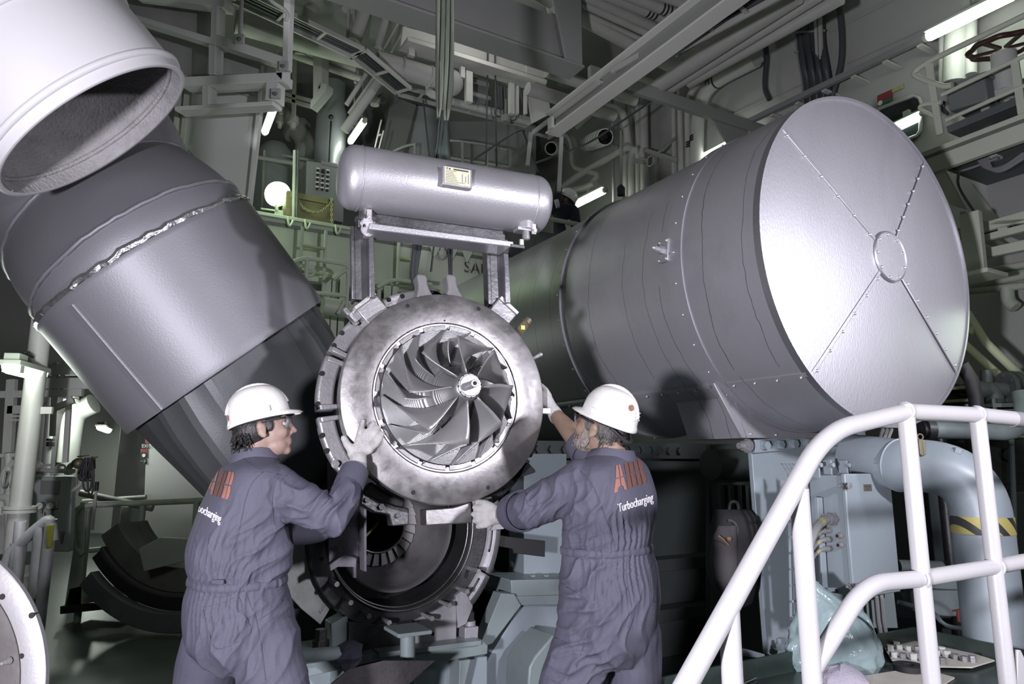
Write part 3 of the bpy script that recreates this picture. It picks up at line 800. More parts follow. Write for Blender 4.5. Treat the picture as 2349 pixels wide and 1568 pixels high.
# ================================================================== air tank above the compressor
def build_tank():
    nh = V((TN.x, TN.y, 0)).normalized(); pl = TC + nh * 0.05
    TR = 0.142
    a = PL(812, 416, pl, nh); b = PL(1222, 463, pl, nh); b.z = a.z = (a.z + b.z) / 2
    d = (b - a).normalized(); L = (b - a).length
    T = thing('air_tank', 'silver cylindrical air tank with yellow nameplate on two steel legs above the compressor', 'tank', TL(0, 0.4, -0.1))
    prof = [(-0.095, 0.0001)] + [(-0.095 * math.cos(PI / 2 * k / 9), TR * math.sin(PI / 2 * k / 9) ** 0.62) for k in range(1, 9)] + [(0, TR)]
    prof2 = [(L + 0.085 - 0.085 * (1 - math.cos(PI / 2 * k / 9)), TR * math.sin(PI / 2 * k / 9) ** 0.62) for k in range(1, 9)]
    m = MB(); m.lathe(a, d, [(-0.07 * math.cos(PI / 2 * k / 10), max(1e-4, TR * math.sin(PI / 2 * k / 10) ** 0.55)) for k in range(11)] + [(L * .33, TR), (L * .66, TR)] + [(L + 0.07 * math.sin(PI / 2 * k / 10), max(1e-4, TR * math.cos(PI / 2 * k / 10) ** 0.55)) for k in range(11)], 80)
    m.build('vessel', 'silver_tank', T, ang=60)
    for t in (0.02, L - 0.03):
        MB().tube(circle_pts(a + d * t, d, TR, 64), 0.0035, 6, closed=True).build('weld_seam', 'silver_tank', T, ang=80)
    # nameplate
    fr = d.cross(ZX).normalized(); 
    if fr.dot(CAM - a) < 0: fr = -fr
    def onv(px, py, r=TR):
        rr = ray(px, py); o = CAM - a; d_ = rr - d * rr.dot(d); o_ = o - d * o.dot(d)
        A_ = d_.dot(d_); B_ = 2 * d_.dot(o_); C_ = o_.dot(o_) - r * r
        return CAM + rr * ((-B_ - math.sqrt(max(0, B_ * B_ - 4 * A_ * C_))) / (2 * A_))
    c = onv(1045, 411); rad = (c - a - d * (c - a).dot(d)).normalized(); up_ = rad.cross(d).normalized()
    if up_.z < 0: up_ = -up_
    c = a + d * (c - a).dot(d) + rad * (TR + 0.012)
    m = MB(); m.box(c, (0.137, 0.092, 0.03), (d, up_, rad)); pb = m.build('plate_holder', 'silver_tank', T, bevel=.004)
    m = MB(); m.box(c + rad * 0.0158, (0.118, 0.078, 0.002), (d, up_, rad)); pp = m.build('nameplate', 'paper_yellow', pb)
    pc = c + rad * 0.017
    m = MB()
    for i in range(9):
        w = (0.05, 0.035, 0.04, 0.045, 0.05, 0.05, 0.055, 0.09, 0.06)[i]
        m.box(pc - d * (0.055 - w / 2) + up_ * (0.022 - i * 0.0072), (w, 0.0018, 0.0006), (d, up_, rad))
    m.build('printed_lines', 'ink', pp)
    m = MB()
    m.box(pc - d * 0.048 + up_ * .032, (.006, .006, .0006), (d, up_, rad)); m.box(pc - d * 0.036 + up_ * .031, (.008, .007, .0006), (d, up_, rad)); m.box(pc + d * 0.016 + up_ * .031, (.07, .007, .0006), (d, up_, rad))
    m.build('printed_heading', 'ink', pp)
    m = MB()
    for x, h in ((0.022, .04), (.037, .03), (.05, .045)): m.box(pc + d * x - up_ * (.03 - h / 2) * .6, (.005, h, .0007), (d, up_, rad))
    m.build('paint_smears', 'silver_tank', pp)
    # cradle channel under the vessel
    cz = a.z - TR - 0.100
    q0 = a + d * 0.06; q1 = a + d * (L - 0.13); q0.z = q1.z = cz
    m = MB(); m.bar(q0, q1, 0.13, 0.012); mid = (q0 + q1) / 2
    for sgn in (1, -1):
        m.bar(q0 + fr * 0.065 * sgn + ZX * 0.008, q1 + fr * 0.065 * sgn + ZX * 0.008, 0.01, 0.026)
    MB().bar(q0 - fr * 0.05 + ZX * 0.06, q1 - fr * 0.05 + ZX * 0.06, 0.04, 0.10).build('cradle_web', 'steel_dark', T, bevel=.003)
    m.build('cradle_channel', 'silver_tank', T, bevel=.003)
    m = MB()
    e0 = PL(1160, 528, pl - nh * .02, nh); m.box(V((q1.x, q1.y, cz)) + d * 0.02, (.07, .15, .016), (d, fr, ZX)); m.build('cradle_foot', 'steel_dark', T, bevel=.002)
    # legs
    for (x0, y0, x1, y1, mm) in ((833, 520, 836, 688, 'steel_oily'), (1140, 555, 1146, 700, 'steel_oily')):
        t0 = TP(x0, y0, -0.09); t1 = TP(x1, y1, -0.09)
        e = (t0 - t1).normalized()
        wx = TX
        m = MB(); w = 0.07 if x0 < 1000 else .05
        m.prism([t1 - wx * 0.055 , t1 + wx * 0.035, t0 + wx * 0.035, t0 - wx * 0.055], TN * 0.012)
        m.prism([t1 + wx * 0.012, t1 + wx * 0.038, t0 + wx * 0.038, t0 + wx * 0.012], TF * 0.05)
        m.prism([t1 - wx * 0.045, t1 - wx * 0.033, t0 - wx * 0.033, t0 - wx * 0.045], TN * 0.09)
        m.build('leg', mm, T, bevel=.004)
    # nozzle stub with clamp and right clamp
    c = onv(842, 487); c.z -= 0.03
    m = MB(); m.cyl(c + ZX * 0.05, c - ZX * 0.02, .036, n=28); m.cyl(c - ZX * .0, c - ZX * .018, .052, n=28); m.cyl(c - ZX * .018, c - ZX * .05, .046, .044, n=28); nz = m.build('nozzle_stub', 'steel_oily', T, bevel=.003)
    m = MB(); q = c + fr * .05; m.box(q - ZX * .0, (.022, .016, .05), (d, fr, ZX)); m.hexb(q + fr * .008 - ZX * .013, fr, .009, .012); m.build('clamp', 'steel_bright', nz, bevel=.002)
    for k in range(5):
        aa = R_(-60 + k * 40); q = c + fr * .045 * math.cos(aa) + d * .045 * math.sin(aa); MB().cyl(q - ZX * .02, q - ZX * .055, .009, n=6).build('stud_nut', 'steel_dark', nz)
    c = onv(1205, 522); c.z -= 0.015
    m = MB(); m.box(c, (.10, .06, .018), (d, fr, ZX)); m.cyl(c + ZX * .05, c, .045, n=24); rc = m.build('nozzle_flange', 'silver_tank', T, bevel=.003)
    m = MB(); q = c + fr * .034 + d * .028; m.box(q, (.02, .014, .05), (d, fr, ZX)); m.hexb(q + fr * .007 - ZX * .012, fr, .009, .012); m.build('clamp', 'steel_bright', rc, bevel=.002)
    m = MB(); q = c - d * .0 - ZX * .035 + fr * .01; m.cyl(q + ZX * .03, q - ZX * .012, .018, n=20); m.cyl(q - ZX * .012, q - ZX * .014, .012, n=20); m.build('drain_boss', 'steel_cast', rc)
    m = MB(); q = c - d * .02 - ZX * .06 - fr * .0; m.box(q, (.02, .014, .03), (d, fr, ZX)); m.build('clamp_tail', 'steel_bright', rc, bevel=.002)
    # rag stuffed in the nozzle
    c = onv(842, 487); c = c - ZX * .065 + fr * .03
    m = MB(); rnd = random.Random(3)
    rings = []
    for i in range(7):
        f = i / 6; w = (0.012, .030, .034, .027, .028, .022, .006)[i]
        rings.append([c + ZX * (.03 - .085 * f) + d * ((w + rnd.uniform(-.007, .007)) * math.cos(2 * PI * k / 11)) + fr * ((w * .8 + rnd.uniform(-.006, .006)) * math.sin(2 * PI * k / 11)) for k in range(11)])
    m.loft(rings)
    tag(m.build('rag', 'rag_white', smooth=False), 'crumpled white rag stuffed in the open nozzle under the silver tank', 'rag')
    return a, d, L, TR
TANK = build_tank()

# ================================================================== slings
def build_slings():
    T = thing('lifting_sling', 'doubled faded green webbing sling hanging from above the silver tank', 'sling', TP(1018, 360, -0.2))
    tt = -0.2
    def ribbon(rows, th, name, mm, k=9, fold=0.012, seed=1):
        """rows of (left px, right px, y) as a folded webbing strip"""
        rnd = random.Random(seed); P = []; ph = rnd.uniform(0, 6)
        for (l, r, y) in rows:
            a, b = TP(l, y, tt), TP(r, y, tt)
            row = [a.lerp(b, j / k) + TF * (fold * math.sin(ph + j * 1.35 + y * 0.004)) for j in range(k + 1)]
            P.append(row)
        m = MB(); m.grid(P)
        return m.build(name, mm, T, solid=th, ang=70, recalc=False)
    ribbon([(1003, 1024, -260), (1003, 1023, -60), (1001, 1022, 60), (1000, 1020, 140), (999, 1019, 200), (1001, 1014, 250), (1002, 1008, 270)], .008, 'webbing_strand', 'sling_green', 8, .016, 2)
    ribbon([(1022, 1041, -260), (1021, 1040, -60), (1021, 1040, 60), (1019, 1039, 140), (1014, 1038, 200), (1012, 1033, 250), (1018, 1027, 278)], .008, 'webbing_strand', 'sling_green', 8, .016, 5)
    ribbon([(1010, 1018, 255), (1006, 1018, 290), (1003, 1012, 330), (994, 1010, 375)], .008, 'lower_loop', 'sling_dark_green', 6, .012, 3)
    ribbon([(1012, 1026, 262), (1012, 1027, 290), (1009, 1030, 330), (1006, 1036, 375)], .008, 'lower_loop', 'sling_dark_green', 6, .012, 8)
    T2 = thing('lifting_strap', 'dark blue webbing strap running from behind the tank to the casing horns', 'strap', TP(990, 660, -0.16))
    for rows in ([(948, 972, 500), (946, 968, 560), (942, 958, 620), (944, 956, 655), (960, 985, 668), (1000, 1020, 668)], [(1026, 1037, 500), (1026, 1038, 560), (1029, 1037, 610), (1030, 1037, 640)]):
        P = []
        for i, (l, r, y) in enumerate(rows):
            a, b = TP(l, y, -.15), TP(r, y + (10 if y > 664 else 0), -.15)
            P.append([a.lerp(b, j / 4) + TF * .006 * math.sin(j * 1.6) for j in range(5)])
        m = MB(); m.grid(P); m.build('strap_leg', 'sling_dark', T2, solid=.007, ang=70, recalc=False)
mat('sling_dark_green', (0.04, 0.055, 0.045), 0.85, 0, 0.5, 60, 0.2, 8, stretch=(1, 1, 0.12))
build_slings()
# ================================================================== open turbine casing below
CC = V((-0.579, 3.858, 1.146)); CU = CC.dot(AX)
def poly(pix, plane, d):
    return [plane(x, y) for x, y in pix], d
def build_turbine():
    T = thing('turbine_casing', 'dark open turbine casing with a stud ring below the hanging compressor', 'turbocharger', (CC.x, CC.y, 0.35))
    ref = BX
    m = MB(); m.lathe(CC, -AX, [(0, 0.405), (0, 0.505), (-0.05, 0.515), (-0.06, 0.405)], 120, closed=True, ref=ref); fl = m.build('stud_flange', 'steel_dark', T)
    m = MB(); m.lathe(CC, -AX, [(0.004, 0.418), (0.012, 0.412), (0.0, 0.402), (-0.3, 0.395), (-0.3, 0.30)], 120, ref=ref); m.build('casing_wall', 'steel_dark', T)
    for r in (0.408, 0.396):
        MB().tube(circle_pts(CC - AX * (0.01 if r > .4 else -.03), AX, r, 96), 0.006, 8, closed=True).build('machined_lip', 'steel_lip', T, ang=80)
    m = MB(); m.lathe(CC, -AX, [(-0.11, 0.335), (-0.105, 0.325)] + [(-0.11 - 0.30 * s ** 0.8, 0.322 - 0.085 * s ** 1.6) for s in [i / 10 for i in range(11)]], 96, ref=ref); m.build('diffuser_cone', 'cone_grey', T)
    m = MB(); m.lathe(CC, -AX, [(-0.43, 0.24), (-0.43, 0.155), (-0.9, 0.15), (-0.9, 0.0001)], 64, ref=ref); m.build('inner_tube', 'steel_dark', T)
    for k in range(26):      # nozzle vanes
        a = 2 * PI * k / 26; a2 = a + 2 * PI / 26 * 0.96
        def cp(r, ang, t): return CC + AX * t + BX * (r * math.cos(ang)) + ZX * (r * math.sin(ang))
        m = MB(); m.loft([[cp(.165, a, .40), cp(.165, a2, .416), cp(.165, a2, .424), cp(.165, a, .408)], [cp(.233, a - .03, .39), cp(.233, a2 - .03, .412), cp(.233, a2 - .03, .42), cp(.233, a - .03, .40)]])
        m.build('nozzle_vane', 'vane_grey', T, smooth=False)
    MB().tube(circle_pts(CC + AX * .40, AX, .158, 64), 0.008, 8, closed=True).build('seal_ring', 'steel_lip', T, ang=80)
    for px, py in ((734, 1224), (757, 1331), (788, 1372), (829, 1402), (874, 1417), (970, 1408), (1010, 1379), (1049, 1348), (1075, 1303), (738, 1281)):
        p = PU(px, py, CU)
        if (px, py) == (738, 1281):
            MB().cyl(p - AX * .001, p + AX * .02, .011, n=14).build('stud_hole', 'hole_dark', fl); continue
        m = MB(); m.cyl(p + AX * .01, p - AX * 0.11, 0.0105, n=12); m.cyl(p - AX * .085, p - AX * 0.125, .0125, n=12)
        m.build('stud', 'steel_cast', fl)
    # sheet-metal cover plates round the right side
    def cp2(r, deg, t=0.0): return CC + AX * t + BX * (r * math.cos(R_(deg))) + ZX * (r * math.sin(R_(deg)))
    for a0, a1, r0, r1 in ((-27, 14, 0.50, 0.60), (-54, -28, 0.50, 0.60)):
        m = MB(); n = 10
        P = [[cp2(r0, a0 + (a1 - a0) * i / n, -.005), cp2((r0 + r1) / 2, a0 + (a1 - a0) * i / n, -.02), cp2(r1, a0 + (a1 - a0) * i / n, 0.02)] for i in range(n + 1)]
        m.grid(P); pl = m.build('cover_plate', 'sheet_grey', T, solid=.008)
        m = MB(); mid = (a0 + a1) / 2
        Q = [[cp2(.518, mid - 9 + 18 * i / 8, -.022), cp2(.528, mid - 9 + 18 * i / 8, -.024)] for i in range(9)]
        m.grid(Q); m.build('slot', 'steel_dark', pl, solid=.003)
    m = MB(); c = [PU(*q, CU - .03) for q in ((1135, 1200), (1158, 1200), (1156, 1213), (1125, 1216))]; m.prism(c, AX * .03); m.build('cover_corner', 'sheet_grey', T, bevel=.002)
    # left cover sheets
    m = MB(); c = [PU(*q, CU + .05) for q in ((660, 1235), (705, 1230), (712, 1265), (733, 1320), (770, 1375), (735, 1432), (690, 1395), (650, 1350))]; m.prism(c, AX * .012); ls = m.build('cover_sheet', 'sheet_green', T, bevel=.002)
    m = MB(); c = [PU(*q, CU + .03) for q in ((707, 1225), (722, 1225), (728, 1280), (760, 1345), (780, 1390), (770, 1400), (740, 1350), (712, 1280))]; m.prism(c, AX * .02); m.build('edge_strip', 'machine_green', T, bevel=.002)
    text_mesh('228', PU(735, 1408, CU + .045), V((.5, .3, .8)), V((-.7, -.2, .55)), .03, 'chalk_mark', 'sheet_grey', ls, .0006)
    # steel foot blocks and nuts below
    u0 = CU - 0.02
    blocks = [((950, 1425), (1010, 1395), (1052, 1372), (1050, 1490), (955, 1486), 'sheet_grey'),]
    m = MB(); c = [PU(*q, u0) for q in ((952, 1422), (1000, 1400), (1047, 1372), (1047, 1472), (962, 1486), (950, 1470))]; m.prism(c, AX * .1); ft = m.build('foot_block', 'sheet_grey', T, bevel=.003)
    MB().cyl(PU(992, 1453, u0 - .001), PU(992, 1453, u0 + .02), .010, n=14).build('bolt_hole', 'hole_dark', ft)
    m = MB(); c = [PU(*q, u0 - .01) for q in ((1047, 1365), (1064, 1350), (1085, 1390), (1070, 1430), (1050, 1440))]; m.prism(c, AX * .03); m.build('cover_corner', 'sheet_grey', T, bevel=.002)
    m = MB(); c = [PU(*q, u0 - .03) for q in ((1067, 1440), (1098, 1436), (1096, 1470), (1066, 1474))]; m.prism(c, AX * .1); q = PU(1078, 1436, u0 + .02); m.cyl(q, q + ZX * .03, .03, n=20); nb = m.build('holding_block', 'sheet_grey', T, bevel=.003)
    m = MB(); m.cyl(q + ZX * .03, q + ZX * .075, .026, n=6); m.cyl(q + ZX * .075, q + ZX * .10, .015, n=12); m.build('holding_nut', 'steel_dark', nb)
    m = MB(); c = [PU(*q, u0) for q in ((800, 1425), (870, 1432), (948, 1424), (950, 1490), (800, 1505))]; m.prism(c, AX * .12); m.build('foot_block', 'steel_dark', T, bevel=.003)
    m = MB(); c = [PU(*q, u0 + .02) for q in ((760, 1430), (798, 1410), (800, 1505), (762, 1512))]; m.prism(c, AX * .12); m.build('foot_web', 'machine_green', T, bevel=.003)
    m = MB(); q = PU(735, 1492, u0 - .05); m.cyl(q, q + ZX * .05, .042, n=20); m.cyl(q + ZX * .05, q + ZX * .1, .03, n=6); m.build('holding_nut', 'steel_dark', T)
    # yellow strap seen inside the tube
    m = MB(); a, b = PU(832, 1232, CU + .5), PU(872, 1180, CU + .62); m.grid([[a, a + BX * .02], [(a + b) / 2 + BX * .015, (a + b) / 2 + BX * .038], [b, b + BX * .02]]); 
    tag(m.build('webbing_tie', 'tape_yellow', solid=.004), 'short yellow strap dangling inside the turbine casing bore', 'strap')
    # bracket plate with black cut-outs to the right
    m = MB(); c = [PU(*q, CU + .12) for q in ((1127, 1224), (1176, 1232), (1176, 1232), (1251, 1240), (1250, 1277), (1178, 1268), (1176, 1258), (1129, 1250))]; m.prism(c, AX * .02); tag(m.build('black_bracket', 'black', bevel=.002), 'flat black bracket sticking out beside the turbine casing', 'bracket')
mat('steel_lip', (0.22, 0.21, 0.21), 0.3, 0.9, 0.05, 40, 0.3, 6)
mat('cone_grey', (0.17, 0.165, 0.17), 0.55, 0.4, 0.1, 60, 0.15, 6, (0.09, 0.085, 0.08), 5, 0.6)
mat('vane_grey', (0.24, 0.235, 0.24), 0.5, 0.4, 0.1, 60, 0.2, 12)
mat('sheet_grey', (0.33, 0.325, 0.345), 0.5, 0.3, 0.06, 60, 0.08, 4, (0.16, 0.15, 0.15), 5, 0.5)
mat('sheet_green', (0.34, 0.36, 0.345), 0.5, 0.1, 0.06, 60, 0.06, 3, (0.2, 0.2, 0.19), 4, 0.5)
build_turbine()

# steel support column standing in front of the casing
def build_column():
    u = CU - 0.16
    T = thing('support_column', 'dark spotted steel channel column in front of the turbine casing', 'column', PU(790, 1325, u))
    m = MB(); m.prism([PU(*q, u) for q in ((752, 1060), (823, 1060), (823, 1290), (790, 1276), (755, 1310))], AX * .012); m.build('web_plate', 'steel_spotted', T, bevel=.002)
    m = MB(); m.prism([PU(*q, u) for q in ((823, 1060), (828, 1060), (828, 1305), (823, 1305))], -AX * .09); m.build('flange', 'steel_spotted', T, bevel=.002)
    m = MB(); m.prism([PU(*q, u - .06) for q in ((756, 1295), (790, 1270), (818, 1280), (818, 1325), (811, 1325), (811, 1300), (775, 1300), (758, 1310))], AX * .02); m.build('end_tab', 'steel_spotted', T, bevel=.002)
mat('steel_spotted', (0.22, 0.21, 0.245), 0.5, 0.4, 0.08, 60, 0.12, 3, (0.04, 0.04, 0.05), 14, 0.7)
build_column()

# ================================================================== machine foundation (blue-green girders) and right pedestal
def build_foundation():
    u = CU - 0.10
    T = thing('foundation_girder', 'blue-green welded girder carrying the open turbine casing', 'girder', (CC.x, CC.y - .1, 0))
    top = [PU(*q, u) for q in ((640, 1532), (800, 1508), (870, 1496), (1105, 1466), (1120, 1480), (1118, 1500), (1000, 1520), (870, 1514), (640, 1568))]
    m = MB(); m.prism(top, AX * .45); m.build('top_flange', 'machine_green', T, bevel=.005)
    m = MB(); m.prism([PU(*q, u - .03) for q in ((870, 1497), (1104, 1468), (1104, 1479), (870, 1508))], AX * .1); m.build('shim_plate', 'machine_green', T, bevel=.002)
    p0 = PU(655, 1545, u + .12); p1 = PU(1118, 1505, u + .12)
    m = MB(); m.prism([p0, p1, V((p1.x, p1.y, 0)), V((p0.x, p0.y, 0))], AX * .3); m.build('side_plate', 'machine_blue', T, bevel=.004)
    for px in (775, 1055):
        a = PU(px, 1520, u); m = MB(); m.prism([PU(px, 1515, u), PU(px + 25, 1512, u), PU(px - 5, 1640, u)], AX * .12); m.build('gusset', 'machine_green', T, bevel=.003)
    # small pedestal with plate in front
    c = PU(935, 1440, u - .2)
    m = MB(); m.cyl(PU(935, 1452, u - .2), PU(935, 1600, u - .2), .036, n=24); m.build('pedestal_post', 'machine_green', T)
    m = MB(); m.box(PU(935, 1444, u - .2), (.17, .2, .018), (BX, AX, ZX)); m.build('pedestal_plate', 'machine_green', T, bevel=.003)
    # horizontal pipe on the left
    m = MB(); m.cyl(PU(640, 1508, u - .22), PU(800, 1495, u - .1), .03, n=20); m.build('drain_pipe', 'machine_green', T)
    # sloped side to the right pedestal
    T2 = thing('receiver_pedestal', 'blue-green box pedestal with bolted ledge beside the right worker', 'pedestal', PU(1220, 1500, u + .1))
    ub = CU + .25
    m = MB(); m.prism([PU(*q, ub - .12) for q in ((1172, 1368), (1360, 1362), (1360, 1385), (1196, 1388))], AX * .4); m.build('ledge', 'machine_green', T2, bevel=.004)
    m = MB(); m.prism([PU(*q, ub - .10) for q in ((1172, 1330), (1360, 1326), (1360, 1362), (1174, 1368))], AX * .34); m.build('ledge_block', 'machine_green', T2, bevel=.004)
    a = PU(1195, 1388, ub - .06); b = PU(1360, 1385, ub - .06)
    m = MB(); m.prism([PU(*q, ub - .06) for q in ((1195, 1388), (1360, 1385), (1370, 1640), (1080, 1640), (1120, 1510))], AX * .3); m.build('body_plate', 'machine_blue', T2, bevel=.004)
    m = MB(); m.prism([PU(*q, ub - .14) for q in ((1150, 1360), (1180, 1362), (1196, 1388), (1130, 1475), (1098, 1488))], AX * .1); m.build('sloped_flange', 'machine_green', T2, bevel=.004)
    for px in (1222, 1253):
        p = PU(px, 1330, ub + .02); MB().hexb(p, ZX, .017, .032).build('ledge_nut', 'machine_green', T2)
    m = MB(); m.prism([PU(*q, ub + .16) for q in ((1202, 1040), (1300, 1040), (1300, 1330), (1202, 1330))], AX * .2); m.build('upright_plate', 'machine_blue', T2, bevel=.004)
    # curved foot casting bottom right
    m = MB(); c0 = [PU(*q, u - .05) for q in ((1212, 1568), (1215, 1530), (1228, 1505), (1270, 1455), (1300, 1470), (1300, 1620), (1212, 1620))]; m.prism(c0, AX * .25)
    tag(m.build('foot_casting', 'machine_green', bevel=.01), 'rounded green cast foot on the floor left of the right worker', 'casting')
    # dark sheet lying in front
    m = MB(); c0 = [PU(*q, u - .35) for q in ((760, 1568), (800, 1535), (880, 1515), (1000, 1514), (940, 1568), (930, 1620), (760, 1620))]; m.prism(c0, AX * .012)
    tag(m.build('cover_sheet', 'steel_rust', bevel=.003), 'dark scratched steel sheet leaning on the foundation girder', 'steel sheet')
    m = MB(); c = PU(800, 1500, u - .12); rnd = random.Random(4)
    rings = []
    for i in range(7):
        f = i / 6; w = (0.02, .06, .07, .075, .06, .045, .01)[i]
        rings.append([c + ZX * (.06 - .14 * f) + BX * ((w + rnd.uniform(-.012, .012)) * math.cos(2 * PI * k / 12)) - AX * ((w * .6 + rnd.uniform(-.01, .01)) * math.sin(2 * PI * k / 12)) for k in range(12)])
    m.loft(rings); tag(m.build('navy_rag', 'rag_navy', smooth=False), 'dark navy rag draped over the green drain pipe', 'rag')
    # rusty hinged bars left of the flange
    T3 = thing('rusty_bracket', 'paint-flaked green bracket arm between left worker and compressor', 'bracket', PU(700, 1090, CU))
    for q, mm in ((((668, 1095), (716, 1030), (730, 1040), (690, 1098)), 'flaked_paint'), (((700, 1105), (755, 1045), (762, 1056), (712, 1112)), 'machine_green'), (((716, 1120), (770, 1070), (778, 1086), (735, 1130)), 'steel_rust')):
        m = MB(); m.prism([PU(*k, CU + .25) for k in q], AX * .06); m.build('bracket_arm', mm, T3, bevel=.003)
    # dark machinery wall behind between duct and pedestal
mat('flaked_paint', (0.22, 0.25, 0.22), 0.6, 0, 0.4, 40, 0.3, 8, (0.07, 0.06, 0.045), 9, 0.9)
build_foundation()
# ================================================================== receiver support plate, recess and engine side
UP_ = DU + 0.62
def build_support():
    T = thing('support_plate', 'pale blue-green upright steel plate with a bolted top flange under the receiver', 'support', PU(1740, 1490, UP_))
    m = MB(); m.prism([PU(*q, UP_) for q in ((1722, 1008), (1975, 988), (2010, 1560), (1760, 1500))], AX * .03); pl = m.build('plate', 'machine_blue', T, bevel=.004)
    m = MB(); a = PU(1722, 1008, UP_); b = PU(1975, 988, UP_); m.prism([a, b, b - ZX * .075, a - ZX * .075], -AX * .03); fl = m.build('bolt_flange', 'machine_blue', T, bevel=.003)
    for px in (1752, 1785, 1817, 1850, 1884, 1918, 1945, 1966):
        p = PU(px, 1021 - (px - 1752) * .05, UP_ - .031); MB().hexb(p, -AX, .026, .03, 1.15).build('flange_bolt', 'machine_blue', fl, smooth=False)
    p = PU(1716, 1022, UP_ - .02)
    m = MB(); m.hexb(p, -BX, .03, .04); m.cyl(p - BX * .04, p - BX * .075, .018, n=14); m.build('side_bolt', 'steel_cast', fl, smooth=False)
    for px in (1788, 1826):
        p = PU(px, 1484, UP_ - .05); m = MB(); m.hexb(p - ZX * .01, ZX, .024, .03); m.cyl(p + ZX * .02, p + ZX * .045, .014, n=12); m.build('base_nut', 'machine_blue', T, smooth=False)
    # dark engine side behind
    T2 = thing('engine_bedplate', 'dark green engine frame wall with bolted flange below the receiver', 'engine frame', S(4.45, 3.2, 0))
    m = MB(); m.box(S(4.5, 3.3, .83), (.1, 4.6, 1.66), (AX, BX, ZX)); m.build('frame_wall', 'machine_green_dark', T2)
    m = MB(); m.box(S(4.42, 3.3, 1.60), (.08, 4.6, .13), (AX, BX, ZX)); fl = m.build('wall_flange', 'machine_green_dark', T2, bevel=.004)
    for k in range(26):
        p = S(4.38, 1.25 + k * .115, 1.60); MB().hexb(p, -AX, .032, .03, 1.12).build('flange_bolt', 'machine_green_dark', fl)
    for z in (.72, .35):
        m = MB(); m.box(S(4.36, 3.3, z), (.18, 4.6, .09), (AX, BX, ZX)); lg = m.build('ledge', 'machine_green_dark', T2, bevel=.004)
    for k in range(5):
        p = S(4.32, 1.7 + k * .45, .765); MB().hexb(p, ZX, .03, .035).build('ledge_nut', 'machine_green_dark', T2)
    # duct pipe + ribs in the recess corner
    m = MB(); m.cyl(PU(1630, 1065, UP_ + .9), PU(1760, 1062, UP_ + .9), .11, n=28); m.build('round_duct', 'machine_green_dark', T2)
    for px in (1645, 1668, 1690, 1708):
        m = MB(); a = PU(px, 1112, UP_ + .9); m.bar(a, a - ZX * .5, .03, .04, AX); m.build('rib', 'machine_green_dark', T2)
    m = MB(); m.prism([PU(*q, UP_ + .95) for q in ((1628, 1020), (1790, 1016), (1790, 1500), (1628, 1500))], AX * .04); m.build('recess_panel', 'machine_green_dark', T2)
    # sloping gusset at deck
    m = MB(); m.prism([PU(*q, UP_ - .03) for q in ((1700, 1488), (1712, 1488), (1755, 1500), (1755, 1510), (1700, 1504))], AX * .03); m.build('base_gusset', 'machine_blue', T, bevel=.003)
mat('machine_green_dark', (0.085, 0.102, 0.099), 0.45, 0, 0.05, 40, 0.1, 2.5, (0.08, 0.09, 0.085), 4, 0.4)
build_support()

def build_backpack():
    T = thing('backpack', 'grey and black backpack hanging in the dark recess beside the support plate', 'backpack', PY(1685, 1385, 4.0))
    y = 4.0
    def P(px, py, d=0): return PY(px, py, y + d)
    rows = [(1680, 1168, 38, .05), (1685, 1185, 46, .09), (1684, 1215, 52, .12), (1680, 1255, 55, .14), (1678, 1300, 52, .14), (1682, 1345, 44, .12), (1690, 1378, 30, .08), (1695, 1390, 14, .03)]
    rings = []
    for (cx, cy, hw, dp) in rows:
        c = P(cx, cy); w = hw / 1600 * y
        rings.append([c + V((w * math.copysign(abs(math.cos(a)) ** .6, math.cos(a)), dp * math.copysign(abs(math.sin(a)) ** .7, math.sin(a)), 0)) for a in [2 * PI * k / 24 for k in range(24)]])
    m = MB(); m.loft(rings); m.build('pack_body', 'pack_black', T, ang=70)
    rings = []
    for (cx, cy, hw, dp) in [(1668, 1205, 20, .02), (1662, 1235, 27, .05), (1660, 1280, 29, .06), (1663, 1325, 26, .05), (1672, 1355, 14, .02)]:
        c = P(cx, cy, -.12); w = hw / 1600 * y
        rings.append([c + V((w * math.cos(a), dp * math.sin(a), 0)) for a in [2 * PI * k / 18 for k in range(18)]])
    m = MB(); m.loft(rings); pk = m.build('front_pocket', 'pack_grey', T, ang=70)
    m = MB(); m.tube([P(1648, 1228, -.19), P(1660, 1237, -.195), P(1672, 1250, -.185)], .005, 6); m.build('zip', 'leather_tan', pk)
    m = MB(); m.box(P(1673, 1235, -.18), (.022, .004, .02)); m.build('label_patch', 'leather_tan', pk, bevel=.002)
    m = MB(); m.tube(fillet([P(1675, 1200, -.09), P(1670, 1190, -.10), P(1690, 1200, -.11), P(1695, 1290, -.13), P(1685, 1360, -.1)], .03), .007, 6); m.build('side_strap', 'pack_grey', T)
    m = MB(); m.tube(fillet([P(1672, 1172), P(1675, 1150), P(1692, 1150), P(1695, 1172)], .03), .009, 8); m.build('top_handle', 'pack_black', T)
    m = MB(); m.tube(fillet([P(1652, 1215, -.1), P(1646, 1240, -.12), P(1648, 1290, -.1)], .03), .004, 6); m.build('zip_pull', 'chrome', T)
build_backpack()

